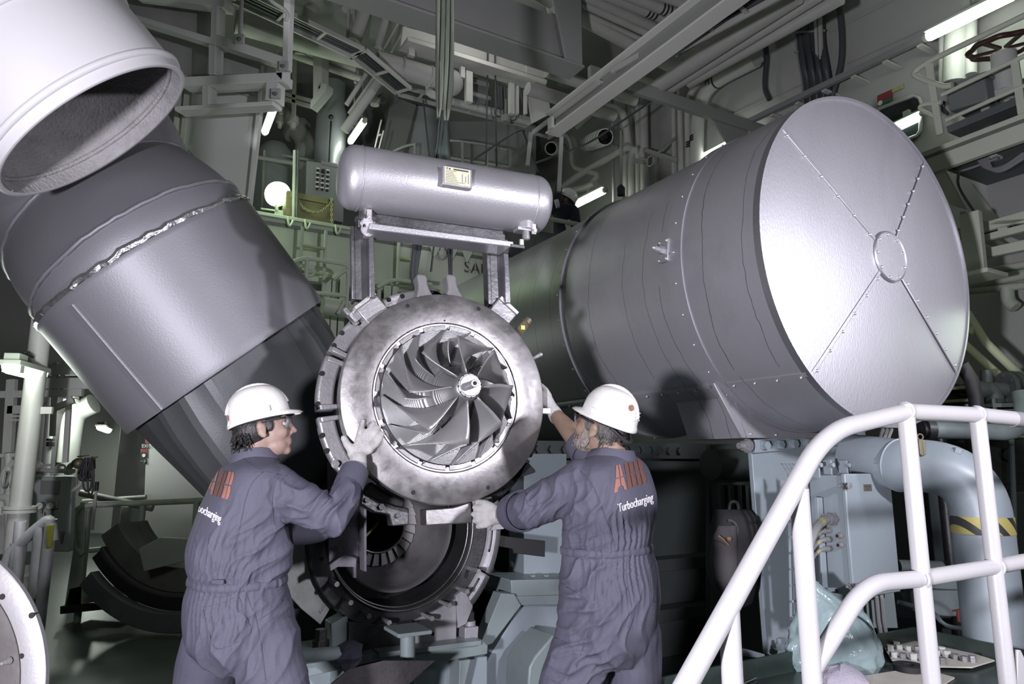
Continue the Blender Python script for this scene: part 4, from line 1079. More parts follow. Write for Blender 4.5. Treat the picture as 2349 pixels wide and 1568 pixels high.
# ================================================================== stair platform with chequer plate
DZ = 0.62
def build_deck():
    T = thing('stair_platform', 'dark green chequer-plate stair platform at lower right', 'platform', S(1.6, 2.6, 0))
    m = MB(); m.box(S(1.60, 2.72, DZ - .012), (1.14, 1.66, .024), (AX, BX, ZX)); m.build('deck_plate', 'chequer', T)
    m = MB(); m.box(S(2.165, 2.72, DZ + .02), (.012, 1.66, .12), (AX, BX, ZX)); m.build('toe_board', 'chequer', T)
    m = MB(); m.box(S(1.60, 3.55, DZ + .02), (1.14, .012, .12), (AX, BX, ZX)); m.build('toe_board', 'chequer', T)
    m = MB(); m.box(S(2.10, 1.885, DZ + .003), (.16, .05, .045), (AX, BX, ZX)); m.build('yellow_nosing', 'plate_yellow', T)
    for u, v in ((1.1, 1.95), (2.1, 1.95), (1.1, 3.45), (2.1, 3.45)):
        m = MB(); m.box(S(u, v, (DZ - .024) / 2), (.06, .06, DZ - .024), (AX, BX, ZX)); m.build('leg', 'machine_green', T)
    for i in range(3):
        m = MB(); m.box(S(1.48, 1.78 - i * .2, DZ - .17 - i * .19), (.76, .2, .02), (AX, BX, ZX)); m.build('step_tread', 'chequer', T)
    for u in (1.08, 1.87):
        m = MB(); m.prism([S(u, 1.9, DZ - .02), S(u, 1.9, DZ - .2), S(u, 1.25, 0), S(u, 1.1, 0)], AX * .015); m.build('stringer', 'machine_green', T)
def chequer_mat():
    m = mat('chequer', (0.038, 0.055, 0.048), 0.32, 0.1, 0, 10, 0.2, 3, (0.07, 0.08, 0.075), 5, 0.5)
    t = m.node_tree; b = t.nodes['Principled BSDF']
    tc = nd(t, 'ShaderNodeTexCoord')
    outs = []
    for rot in (45, -45):
        mp = nd(t, 'ShaderNodeMapping'); mp.inputs['Rotation'].default_value = (R_(rot) * 0.0, R_(rot) * 0, R_(rot + 30)); mp.inputs['Scale'].default_value = (1, 2.6, 1)
        t.links.new(tc.outputs['Object'], mp.inputs[0])
        v = nd(t, 'ShaderNodeTexVoronoi'); v.inputs['Scale'].default_value = 18; v.inputs['Randomness'].default_value = 0.1
        t.links.new(mp.outputs[0], v.inputs['Vector'])
        l = nd(t, 'ShaderNodeMath', operation='LESS_THAN'); l.inputs[1].default_value = 0.24
        t.links.new(v.outputs['Distance'], l.inputs[0]); outs.append(l)
    mx = nd(t, 'ShaderNodeMath', operation='MAXIMUM'); t.links.new(outs[0].outputs[0], mx.inputs[0]); t.links.new(outs[1].outputs[0], mx.inputs[1])
    bp = nd(t, 'ShaderNodeBump'); bp.inputs['Strength'].default_value = 0.8; bp.inputs['Distance'].default_value = 0.006
    t.links.new(mx.outputs[0], bp.inputs['Height']); t.links.new(bp.outputs[0], b.inputs['Normal'])
chequer_mat()
build_deck()

def build_handrail():
    u = 1.18; r = .0245
    T = thing('stair_handrail', 'white tubular stair handrail in the right foreground', 'handrail', S(u, 2.2, DZ))
    P = lambda px, py: PU(px, py, u)
    top = [P(1490, 1720), P(1640, 1447), P(1750, 1247), P(1868, 1030), P(1925, 962), P(2078, 943), P(2240, 951), P(2420, 968)]
    top = [P(1490, 1722), P(1892, 990), P(2078, 944), P(2420, 968)]
    pts = fillet(top[:2] + [P(2078, 944)], .12, 10)
    m = MB(); m.tube(pts + [P(2240, 951), P(2440, 972), P(2440, 972) + BX * 1.2], r, 20); m.build('top_rail', 'rail_white', T, ang=60)
    mid = fillet([P(1862, 1535), P(1985, 1338), P(2110, 1327)], .09, 8)
    m = MB(); m.tube(mid + [P(2282, 1299), P(2440, 1270), P(2440, 1270) + BX * 1.2], r * .93, 20); m.build('mid_rail', 'rail_white', T, ang=60)
    for (x0, y0, x1, y1) in ((2076, 930, 2125, 1568), (2240, 938, 2322, 1568)):
        a, b = P(x0, y0), P(x1, y1); b = V((a.x, a.y, DZ + .001)) 
        m = MB(); m.cyl(a, b, r * .95, n=24); m.sphere(a, r * .95, 20, 8, (1, 1, .35)); po = m.build('post', 'rail_white', T, ang=60)
        for py in (944, 1329):
            pass
    a = P(1833, 1120); m = MB(); m.cyl(a, V((a.x, a.y, DZ - .15)), r * .95, n=24); m.build('post', 'rail_white', T, ang=60)
    a = P(1672, 1395); m = MB(); m.cyl(a, V((a.x, a.y, DZ - .5)), r * .95, n=24); m.build('post', 'rail_white', T, ang=60)
    m = MB(); c = [P(*q) for q in ((2318, 1487), (2325, 1487), (2338, 1515), (2345, 1640), (2316, 1640))]; m.prism([p - AX * .02 for p in c], AX * .01); m.build('post_plate', 'rail_white', T, bevel=.002)
    for q in ((2076, 944), (2240, 951), (2110, 1327), (2283, 1300)):
        c = P(*q); m = MB(); m.tube(circle_pts(c + BX * .0, BX, r * 1.04, 24), .005, 6, closed=True); m.build('weld_bead', 'rail_white', T, ang=80)
    m = MB(); m.cyl(P(2322, 960), P(2342, 962), r * 1.06, n=20); m.build('grip_tape', 'cable_grey', T)
build_handrail()

# ================================================================== junction box, tray and cables
def build_box():
    u = 2.24
    T = thing('junction_box', 'pale blue steel junction box with latched door and cable glands', 'junction box', PU(1985, 1400, u))
    tl, tr, bl = PU(1932, 1086, u), PU(2037, 1085, u), PU(1955, 1372, u)
    w = (tr - tl).dot(BX); h = tl.z - bl.z; c = tl + BX * (w / 2) - ZX * (h / 2)
    m = MB(); m.box(c + AX * .11, (.20, w * .96, h * .97), (AX, BX, ZX)); m.build('body', 'machine_blue', T, bevel=.006)
    m = MB(); m.box(c + AX * .0, (.025, w, h), (AX, BX, ZX)); dr = m.build('door', 'machine_blue', T, bevel=.006)
    # latches
    for z, sx in ((.40, -1), (-.40, -1), (.40, 1)):
        q = c + ZX * (h * z) + BX * (w / 2 * sx) - AX * .01
        m = MB(); m.box(q - BX * (.02 * -sx) * -1 * .0, (.03, .05, .022), (AX, BX, ZX)); m.cyl(q + BX * .05, q - BX * .05, .006, n=10); m.box(q - AX * .018, (.012, .018, .03), (AX, BX, ZX))
        lt = m.build('latch', 'steel_cast', T, bevel=.001)
        m = MB(); m.box(q + BX * .03 * sx - AX * .02, (.004, .008, .04), (AX, (BX + ZX).normalized(), (ZX - BX).normalized())); m.box(q + BX * .03 * sx - AX * .02, (.004, .008, .04), (AX, (BX - ZX).normalized(), (ZX + BX).normalized())); m.build('wing_nut', 'chrome', lt)
    q = PU(1990, 1118, u - .013); m = MB(); m.box(q, (.003, .066, .034), (AX, BX, ZX)); npl = m.build('nameplate', 'plate_bronze', T)
    text_mesh('MAIN ENGINE', q - AX * .002 + ZX * .003, BX, ZX, .0085, 'lettering', 'ink', npl, .0003, 'CENTER')
    text_mesh('JB-4', q - AX * .002 - ZX * .009, BX, ZX, .009, 'lettering', 'ink', npl, .0003, 'CENTER')
    # glands and cables on left side
    side = lambda px, py: PL(px, py, c - BX * (w * .48), BX)
    vg = PV
    gl = [(1912, 1190, .030, (1858, 1262), .022), (1905, 1216, .014, (1857, 1268), .010), (1905, 1236, .014, (1858, 1270), .010), (1905, 1257, .014, (1860, 1268), .009)]
    for px, py, r, (ex, ey), cr in gl:
        p = side(px, py); m = MB(); m.cyl(p, p - BX * .02, r * 1.2, n=6); m.cyl(p - BX * .02, p - BX * .05, r, n=18); g = m.build('cable_gland', 'steel_cast', T)
        s_ = p - BX * .04; e_ = PL(ex, ey, p - BX * .22, BX)
        pts = arc(s_, s_ - BX * .10, s_ - BX * .16 - ZX * .12, 8) + [s_ - BX * .17 - ZX * .3]
        m = MB(); m.tube(pts, cr, 10); cb = m.build('cable', 'cable_grey', T)
        m = MB(); m.tube(pts[2:4], cr * 1.08, 10); m.build('cable_tag', 'sign_yellow', cb)
    for px, py in ((1929, 1228), (1931, 1249)):
        p = side(px, py) ; m = MB(); m.cyl(p, p - BX * .03, .014, n=18); m.cyl(p, p - BX * .012, .018, n=6); g = m.build('blank_gland', 'steel_cast', T); MB().cyl(p - BX * .03, p - BX * .0305, .008, n=12).build('gland_bore', 'hole_dark', g)
    # hinge brackets on top
    for px in (1870, 1898, 1935, 1965):
        p = PU(px, 1075, u + .15); m = MB(); m.box(p, (.05, .012, .09), (AX, BX, ZX)); m.cyl(p + ZX * .02 - AX * .027, p + ZX * .02 - AX * .04, .012, n=12); m.build('top_bracket', 'machine_blue', T, bevel=.001)
    for k in range(3):
        a = PU(1998 + k * 10, 1085, u + .05); b = PU(2025 + k * 10, 985, u + .25); m = MB(); m.tube(arc(a - ZX * .02, a.lerp(b, .5) - BX * .03, b, 8), .011, 8); m.build('braided_hose', 'cable_grey', T)
    # lower supports and hoses
    for k in range(2):
        a = PU(2010 + k * 12, 1375, u + .02); m = MB(); m.tube([a + ZX * .1, a - ZX * .1, a - ZX * .33 + BX * .04], .012, 8); m.build('braided_hose', 'cable_grey', T)
    m = MB(); m.prism([PU(*q, u + .1) for q in ((1958, 1360), (2050, 1352), (2060, 1440), (1975, 1440))], AX * .02); m.build('bracket_plate', 'machine_green', T, bevel=.002)
    m = MB(); p = PU(1875, 1330, u + .1); m.bar(PU(1877, 1140, u + .12), PU(1893, 1405, u + .12), .04, .02, AX); m.bar(PU(1893, 1352, u + .1), PU(1960, 1350, u + .1), .03, .02); m.bar(PU(1893, 1352, u + .1), PU(1893, 1480, u + .1), .03, .02, AX); m.build('mounting_bracket', 'machine_blue', T, bevel=.002)
mat('plate_bronze', (0.20, 0.18, 0.155), 0.4, 0.5)
build_box()

def build_tray():
    u = 2.42
    T = thing('cable_tray', 'slotted pale blue cable tray bracket beside the junction box', 'cable tray', PU(1850, 1420, u))
    def slotted(tl, tr, br, bl, nx, ny, name):
        """plate with real slots: built as a lattice of bars"""
        m = MB(); e1 = (tr - tl); e2 = (bl - tl); w = e1.length; h = e2.length; x = e1.normalized(); y = e2.normalized(); n = x.cross(y)
        bw = w / (nx * 2 + 1)
        for i in range(nx + 1): m.box(tl + x * (bw * (2 * i + .5)) + y * h / 2, (bw, h, .004), (x, y, n))
        bh = .012
        for j in range(ny + 1): m.box(tl + x * w / 2 + y * (bh / 2 + (h - bh) * j / ny), (w, bh, .004), (x, y, n))
        m.build(name, 'machine_blue', T, smooth=False)
    slotted(PU(1790, 1062, u - .06), PU(1828, 1062, u - .06), PU(1836, 1087, u), PU(1806, 1087, u), 4, 2, 'slotted_lip')
    slotted(PU(1807, 1087, u), PU(1840, 1087, u), PU(1842, 1420, u), PU(1812, 1420, u), 3, 9, 'slotted_plate')
    m = MB(); a = PU(1788, 1105, u); m.bar(a, PU(1830, 1106, u), .012, .012); m.build('tray_pin', 'steel_cast', T)
    m = MB(); m.bar(PU(1845, 1088, u), PU(1858, 1420, u), .03, .02, AX); m.build('tray_rail', 'machine_blue', T, bevel=.002)
    m = MB(); m.box(PU(1850, 1360, u), (.05, .12, .012), (AX, BX, ZX)); m.build('tray_foot', 'machine_blue', T)
build_tray()

# ================================================================== bent pipe and machinery behind the rail
def hazard_mat():
    m = mat('hazard_tape', (0.62, 0.52, 0.12), 0.5)
    t = m.node_tree; b = t.nodes['Principled BSDF']
    tc = nd(t, 'ShaderNodeTexCoord'); sx = nd(t, 'ShaderNodeSeparateXYZ'); t.links.new(tc.outputs['Object'], sx.inputs[0])
    a = nd(t, 'ShaderNodeMath', operation='MULTIPLY_ADD'); a.inputs[1].default_value = 1.1; t.links.new(sx.outputs['X'], a.inputs[0]); t.links.new(sx.outputs['Z'], a.inputs[2])
    w = nd(t, 'ShaderNodeMath', operation='MULTIPLY'); w.inputs[1].default_value = 9.0; t.links.new(a.outputs[0], w.inputs[0])
    f = nd(t, 'ShaderNodeMath', operation='FRACT'); t.links.new(w.outputs[0], f.inputs[0])
    l = nd(t, 'ShaderNodeMath', operation='LESS_THAN'); l.inputs[1].default_value = .38; t.links.new(f.outputs[0], l.inputs[0])
    x = nd(t, 'ShaderNodeMix', data_type='RGBA'); x.inputs['A'].default_value = (0.40, 0.345, 0.11, 1); x.inputs['B'].default_value = (0.03, 0.03, 0.03, 1)
    t.links.new(l.outputs[0], x.inputs['Factor']); t.links.new(x.outputs['Result'], b.inputs['Base Color'])
hazard_mat()
def build_pipe():
    T = thing('bent_pipe', 'thick pale blue bent pipe with yellow and black hazard tape', 'pipe', PY(2285, 1500, 3.45))
    y = 3.45; r = .13
    low = PY(2283, 1470, y); topz = PY(2262, 1200, y).z
    p0 = V((low.x, low.y, .0)); p1 = V((low.x, low.y, topz))
    e = PY(2225, 1075, y); h1 = PY(2080, 1068, y + .12); h2 = PY(1960, 1050, y + .45)
    corner = V((low.x, low.y, h1.z + .02))
    pts = [p0, p1] + arc(p1 + ZX * .02, corner, h1, 14) + [h2]
    m = MB(); m.tube(pts, r, 40); m.build('pipe_run', 'machine_blue', T, ang=60)
    m = MB(); m.tube(circle_pts(p1 - ZX * .06, ZX, r + .001, 40), .005, 6, closed=True); m.build('weld_bead', 'machine_blue', T, ang=80)
    m = MB(); m.tube(circle_pts(h1.lerp(h2, .1), (h2 - h1), r + .001, 40), .006, 6, closed=True); m.build('weld_bead', 'machine_blue', T, ang=80)
    m = MB(); m.tube([p1 - ZX * .045, p1 - ZX * .02, p1 + ZX * .035], r + .003, 40, caps=False); m.build('hazard_band', 'hazard_tape', T, ang=60)
    for px, py, rr, l in ((2190, 1042, .02, .06), (2224, 1076, .018, .05)):
        p = PY(px, py + 14, y - .03); d = V((.35, -.1, .9)).normalized(); m = MB(); m.cyl(p - d * .05, p + d * l * .6, rr, n=16); m.cyl(p + d * l * .6, p + d * l, rr * 1.25, n=6); m.build('plug_boss', 'machine_blue', T)
    m = MB(); p = PY(2114, 1035, y - .02); m.cyl(p - ZX * .02, p + ZX * .05, .012, n=10); m.box(p + ZX * .02, (.03, .02, .07)); m.tube(circle_pts(p + ZX * .07, V((0, 1, 0)), .014, 14), .004, 6, closed=True); m.build('drain_cock', 'brass_old', T, bevel=.001)
    # flanged cross pipe behind
    T2 = thing('cooling_pipe', 'dull green horizontal pipe with round end flange behind the handrail', 'pipe', PY(2200, 1000, 4.3))
    y2 = 4.3
    a, b = PY(2130, 985, y2), PY(2300, 990, y2)
    m = MB(); m.tube([a, b] + arc(b, b + V((.18, 0, 0)), b + V((.18, .05, .25)), 6), .052, 20); m.build('pipe_run', 'machine_green', T2)
    m = MB(); m.cyl(a - V((.03, 0, 0)), a + V((.015, 0, 0)), .075, n=28); m.cyl(a - V((.045, 0, 0)), a - V((.03, 0, 0)), .05, n=28); m.build('end_flange', 'steel_dark', T2)
    # vertical bars and dark engine block beyond
    T3 = thing('engine_block', 'dark grey engine block with steel columns right of the end disc', 'engine', PY(2250, 1400, 5.2))
    y3 = 5.0
    m = MB(); m.prism([PY(*q, y3) for q in ((2150, 880), (2250, 880), (2262, 960), (2150, 965))], V((0, .6, 0))); m.build('cover_block', 'steel_dark', T3, bevel=.01)
    m = MB(); m.prism([PY(*q, y3 + .2) for q in ((2100, 1010), (2349, 1000), (2420, 1560), (2100, 1560))], V((0, .6, 0))); m.build('block_body', 'machine_green_dark', T3, bevel=.01)
    for x0, x1 in ((2135, 2165), (2210, 2235)):
        m = MB(); a = PY((x0 + x1) / 2, 960, y3 - .1); m.cyl(a + ZX * .1, V((a.x, a.y, .2)), .045, n=20); m.build('steel_column', 'steel_dark', T3)
    for py, rr in ((1300, .07), (1330, .05), (1385, .12)):
        m = MB(); m.cyl(PY(2060, py, y3 - .05), PY(2230, py + 5, y3 - .05), rr * .7, n=20); m.build('side_pipe', 'machine_green', T3)
    m = MB(); p = PY(2150, 1400, y3 - .4); m.cyl(p, p + ZX * .16, .17, n=32); m.cyl(p + ZX * .16, p + ZX * .22, .2, n=32); m.build('pump_housing', 'machine_green', T3, bevel=.005)
    m = MB(); p = PY(2290, 1060, y3 - .0); m.box(p, (.25, .2, .3)); m.cyl(p - V((0, .12, -.05)), p - V((0, .1, -.05)), .045, n=20); m.build('steel_block', 'steel_dark', T3, bevel=.005)
    m = MB(); p = PY(2310, 1200, y3 + .0); m.box(p, (.35, .3, .45)); m.build('housing', 'machine_green_dark', T3, bevel=.02)
    m = MB(); m.tube([PY(2318, 960, y3 - .2), PY(2325, 1150, y3 - .2), PY(2330, 1400, y3 - .2)], .018, 10); m.build('small_pipe', 'machine_green', T3)
    # thin branch with red valve wheel on the deck side
    T4 = thing('drain_line', 'thin white drain line with small red hand valve near the pipe foot', 'pipe', PY(2180, 1440, 4.0))
    m = MB(); m.tube(fillet([PY(2060, 1380, 4.0), PY(2140, 1400, 4.0), PY(2165, 1435, 4.0), PY(2210, 1442, 4.0)], .1), .012, 8); m.build('line', 'machine_blue', T4)
    m = MB(); p = PY(2200, 1425, 4.0); m.cyl(p, p + ZX * .06, .01, n=8); m.tube(circle_pts(p + ZX * .06, ZX, .055, 24), .008, 8, closed=True); m.bar(p + ZX * .06 - BX * .05, p + ZX * .06 + BX * .05, .01, .008); m.build('valve_wheel', 'valve_red', T4)
    # elbow valve with flanges (top right)
    T5 = thing('globe_valve', 'dark green flanged elbow valve at the right edge above the handrail', 'valve', PY(2280, 960, 4.6))
    yv = 4.6
    m = MB(); m.tube(fillet([PY(2232, 895, yv), PY(2275, 893, yv), PY(2282, 925, yv)], .1, 8), .06, 18); m.cyl(PY(2265, 893, yv), PY(2330, 893, yv), .05, n=18); m.cyl(PY(2264, 890, yv), PY(2262, 850, yv), .035, n=14); m.build('valve_body', 'machine_dark', T5)
    for px, py in ((2318, 890),):
        p = PY(px, py, yv); m = MB(); m.cyl(p - V((.04, 0, 0)), p - V((.01, 0, 0)), .11, n=24); m.cyl(p + V((.01, 0, 0)), p + V((.05, 0, 0)), .11, n=24); fl = m.build('pipe_flange', 'machine_dark', T5)
        for k in range(6):
            a = 2 * PI * k / 6; q = p + V((-.05, math.sin(a) * .085, math.cos(a) * .085)); MB().cyl(q, q + V((.11, 0, 0)), .014, n=6).build('flange_bolt', 'machine_dark', fl)
    m = MB(); p = PY(2290, 940, yv); m.cyl(p - ZX * .03, p - ZX * .005, .15, n=8); m.cyl(p + ZX * .01, p + ZX * .035, .15, n=8); fl = m.build('base_flange', 'machine_dark', T5)
    for k in range(4):
        a = PI / 4 + PI / 2 * k; q = p + V((math.cos(a) * .12, math.sin(a) * .12, -.07)); MB().cyl(q, q + ZX * .14, .018, n=6).build('flange_bolt', 'machine_dark', fl)
    m = MB(); m.cyl(PY(2330, 893, yv), PY(2420, 893, yv), .055, n=18); m.build('outlet_pipe', 'machine_dark', T5)
    m = MB(); m.tube([PY(2205, 835, 4.2), PY(2228, 870, 4.2), PY(2238, 910, 4.2), PY(2243, 960, 4.2)], .04, 14); tag(m.build('rubber_hose', 'rubber', ang=60), 'thick black rubber hose beside the end disc', 'hose')
build_pipe()

# ================================================================== things lying on the platform
def build_deck_items():
    rnd = random.Random(11)
    T = thing('plastic_bag', 'pale blue-green crumpled plastic bag on the chequer platform', 'bag', PZ(1945, 1540, DZ))
    b = PZ(1940, 1548, DZ); bx = V((1, 0, 0)); by = V((0, 1, 0))
    prof = [(0, .18, .12), (.035, .198, .14), (.09, .192, .14), (.15, .17, .13), (.20, .145, .11), (.25, .11, .08), (.29, .08, .05), (.33, .055, .03), (.37, .035, .02)]
    rings = []
    offs = (0, 0, 0, -.005, -.01, -.02, -.045, -.075, -.10)
    for i in range(33):
        g = i / 4; k0 = min(7, int(g)); fr_ = g - k0; z, w, d, off = [x * (1 - fr_) + y_ * fr_ for x, y_ in zip(prof[k0] + (offs[k0],), prof[k0 + 1] + (offs[k0 + 1],))]
        def wr_(a): return 1 + .07 * (1 - abs(math.sin(3.5 * a + 9 * z))) + .05 * (1 - abs(math.sin(6 * a - 22 * z + 1))) ** 2 + .03 * math.sin(11 * a + 31 * z) + rnd.uniform(-.012, .012)
        rings.append([b + bx * (off + w * wr_(a) * math.cos(a)) + by * (.10 + d * wr_(a + 1) * math.sin(a)) + ZX * (z + rnd.uniform(-.003, .003)) for a in [2 * PI * k / 64 for k in range(64)]])
    m = MB(); m.loft(rings); m.build('bag_body', 'bag_plastic', T, ang=40)
    pts = [PY(2010, 1460, b.y + .02), PY(2000, 1425, b.y + .03), PY(1960, 1395, b.y + .04), PY(1930, 1400, b.y + .04), PY(1905, 1440, b.y + .03), PY(1900, 1470, b.y + .02)]
    m = MB(); P = []
    for i, p in enumerate(fillet(pts, .05)): P.append([p - ZX * .018 - by * .01, p, p + ZX * .018 + by * .012])
    m.grid(P); m.build('bag_handle', 'bag_plastic', T, solid=.003)
    # cardboard trays with plastic-wrapped nuts
    ctr = PZ(2160, 1500, DZ); 
    def sheet(pix, z, label):
        m = MB(); m.prism([PZ(x, y, DZ + z) for x, y in pix], ZX * .006); return tag(m.build('cardboard_sheet', 'cardboard'), label, 'cardboard', None)
    sheet(((2030, 1490), (2060, 1470), (2150, 1475), (2282, 1516), (2230, 1532), (2130, 1530), (2045, 1515)), .012, 'white cardboard sheet carrying wrapped nuts on the platform')
    sheet(((1985, 1552), (2060, 1540), (2150, 1545), (2190, 1556), (2120, 1600), (2000, 1600)), .002, 'blank white cardboard sheet in front of the wrapped nuts')
    k = 0
    for (x, y) in ((2042, 1487), (2062, 1483), (2085, 1486), (2105, 1490), (2128, 1493), (2150, 1496), (2172, 1500), (2192, 1505), (2213, 1510), (2232, 1512), (2050, 1500), (2072, 1503), (2095, 1507), (2118, 1510), (2140, 1514), (2164, 1517), (2056, 1476), (2160, 1488)):
        p = PZ(x, y + 6, DZ + .018); r = .016
        T2 = tag(MB().cyl(p, p + ZX * (.022 if k % 3 else .028), r, n=6).build('wrapped_nut', 'steel_cast' if k % 4 == 3 or x > 2200 else 'clear_plastic', smooth=False), 'small hex nut in clear wrapping on the cardboard sheet', 'nut', 'wrapped nuts on the cardboard')
        k += 1
    # black tape roll
    p = PZ(2085, 1540, DZ + .002); m = MB(); m.lathe(p, ZX, [(0, .025), (0, .06), (.03, .06), (.03, .025)], 32, closed=True); tag(m.build('tape_roll', 'rubber'), 'shiny black tape roll between the two cardboard sheets', 'tape roll')
    # lilac rag
    b = PZ(1930, 1566, DZ); rings = []
    for i in range(6):
        f = i / 5; w = (.10, .11, .10, .08, .05, .01)[i]
        rings.append([b + bx * ((w + rnd.uniform(-.015, .015)) * math.cos(a)) + by * ((w * .8 + rnd.uniform(-.012, .012)) * math.sin(a)) + ZX * (f * .07 + rnd.uniform(-.006, .006)) for a in [2 * PI * k / 16 for k in range(16)]])
    m = MB(); m.loft(rings); tag(m.build('lilac_rag', 'rag_lilac', ang=30), 'crumpled lilac rag at the foot of the plastic bag', 'rag')
    # spanner
    a = PZ(1712, 1565, DZ + .002); c = PZ(1755, 1545, DZ + .002); T = thing('spanner', 'chrome combination spanner lying on the chequer platform', 'spanner', c)
    d = (c - a).normalized(); n = ZX.cross(d)
    m = MB(); m.bar(a - d * .1 + ZX * .004, c - d * .02 + ZX * .004, .018, .007); m.build('shank', 'chrome', T, bevel=.002)
    m = MB(); m.prism([c + d * q[0] + n * q[1] for q in ((-.03, -.012), (0, -.026), (.035, -.022), (.03, -.012), (.012, -.011), (.008, 0), (.012, .011), (.03, .012), (.035, .022), (0, .026), (-.03, .012))], ZX * .009); m.build('open_jaw', 'chrome', T, bevel=.001)
build_deck_items()
# ================================================================== left side: corridor, lamps, railing
def line(pts, r, name, m, parent, n=12, fil=None):
    if fil: pts = fillet(pts, fil)
    return MB().tube(pts, r, n).build(name, m, parent, ang=60)
def lamp_fixture(px0, py0, px1, py1, Y, label, w=.10, power=3):
    a, b = PY(px0, py0, Y), PY(px1, py1, Y * (1.0 + .10)); b.z = a.z - .0
    d = (b - a).normalized(); n = ZX.cross(d)
    T = thing('wall_lamp', label, 'lamp', a.lerp(b, .5), 'lamps along the left passage')
    c = a.lerp(b, .5); L = (b - a).length
    m = MB(); m.box(c + ZX * .06, (w * 1.1, L * .98, .035), (n, d, ZX)); m.box(c + ZX * .09 - d * L * .32, (w * .8, L * .26, .07), (n, d, ZX)); m.box(c + ZX * .08 + d * L * .34, (w * .6, L * .14, .09), (n, d, ZX)); m.build('housing', 'fixture_grey', T, bevel=.004)
    m = MB(); m.loft([[c + d * (L / 2 * s_) + n * (w * .42 * math.cos(t) * f) + ZX * (.04 - w * .5 * abs(math.sin(t)) * f) for t in [PI * k / 8 for k in range(9)]] for s_, f in ((-1, .6), (-.94, 1), (.94, 1), (1, .6))]); m.build('diffuser', 'tube_light', T)
    m = MB(); m.box(c + ZX * .02 - d * L * .36, (w * .95, L * .12, .05), (n, d, ZX)); m.build('end_cap', 'fixture_grey', T, bevel=.003)
    l_ = bpy.data.lights.new('lamp_glow', 'POINT'); l_.energy = power; l_.color = (.9, 1, .88); l_.shadow_soft_size = .2; o_ = bpy.data.objects.new('lamp_glow', l_); COL.objects.link(o_); o_.location = c + V((.35, -.6, -.12))
    m = MB(); m.tube([c + ZX * .12 - d * L * .2, c + ZX * .16 + n * .02, c + ZX * .12 + d * L * .5], .008, 6); m.build('cable', 'cable_dark', T)
lamp_fixture(18, 850, 92, 882, 4.6, 'nearest of three box lamps hanging left of the grey duct', .12, 22)
lamp_fixture(157, 928, 196, 938, 8.6, 'middle one of three box lamps in the left passage', .12, 50)
lamp_fixture(229, 982, 249, 984, 13.4, 'farthest and smallest of three box lamps in the left passage', .16, 42)

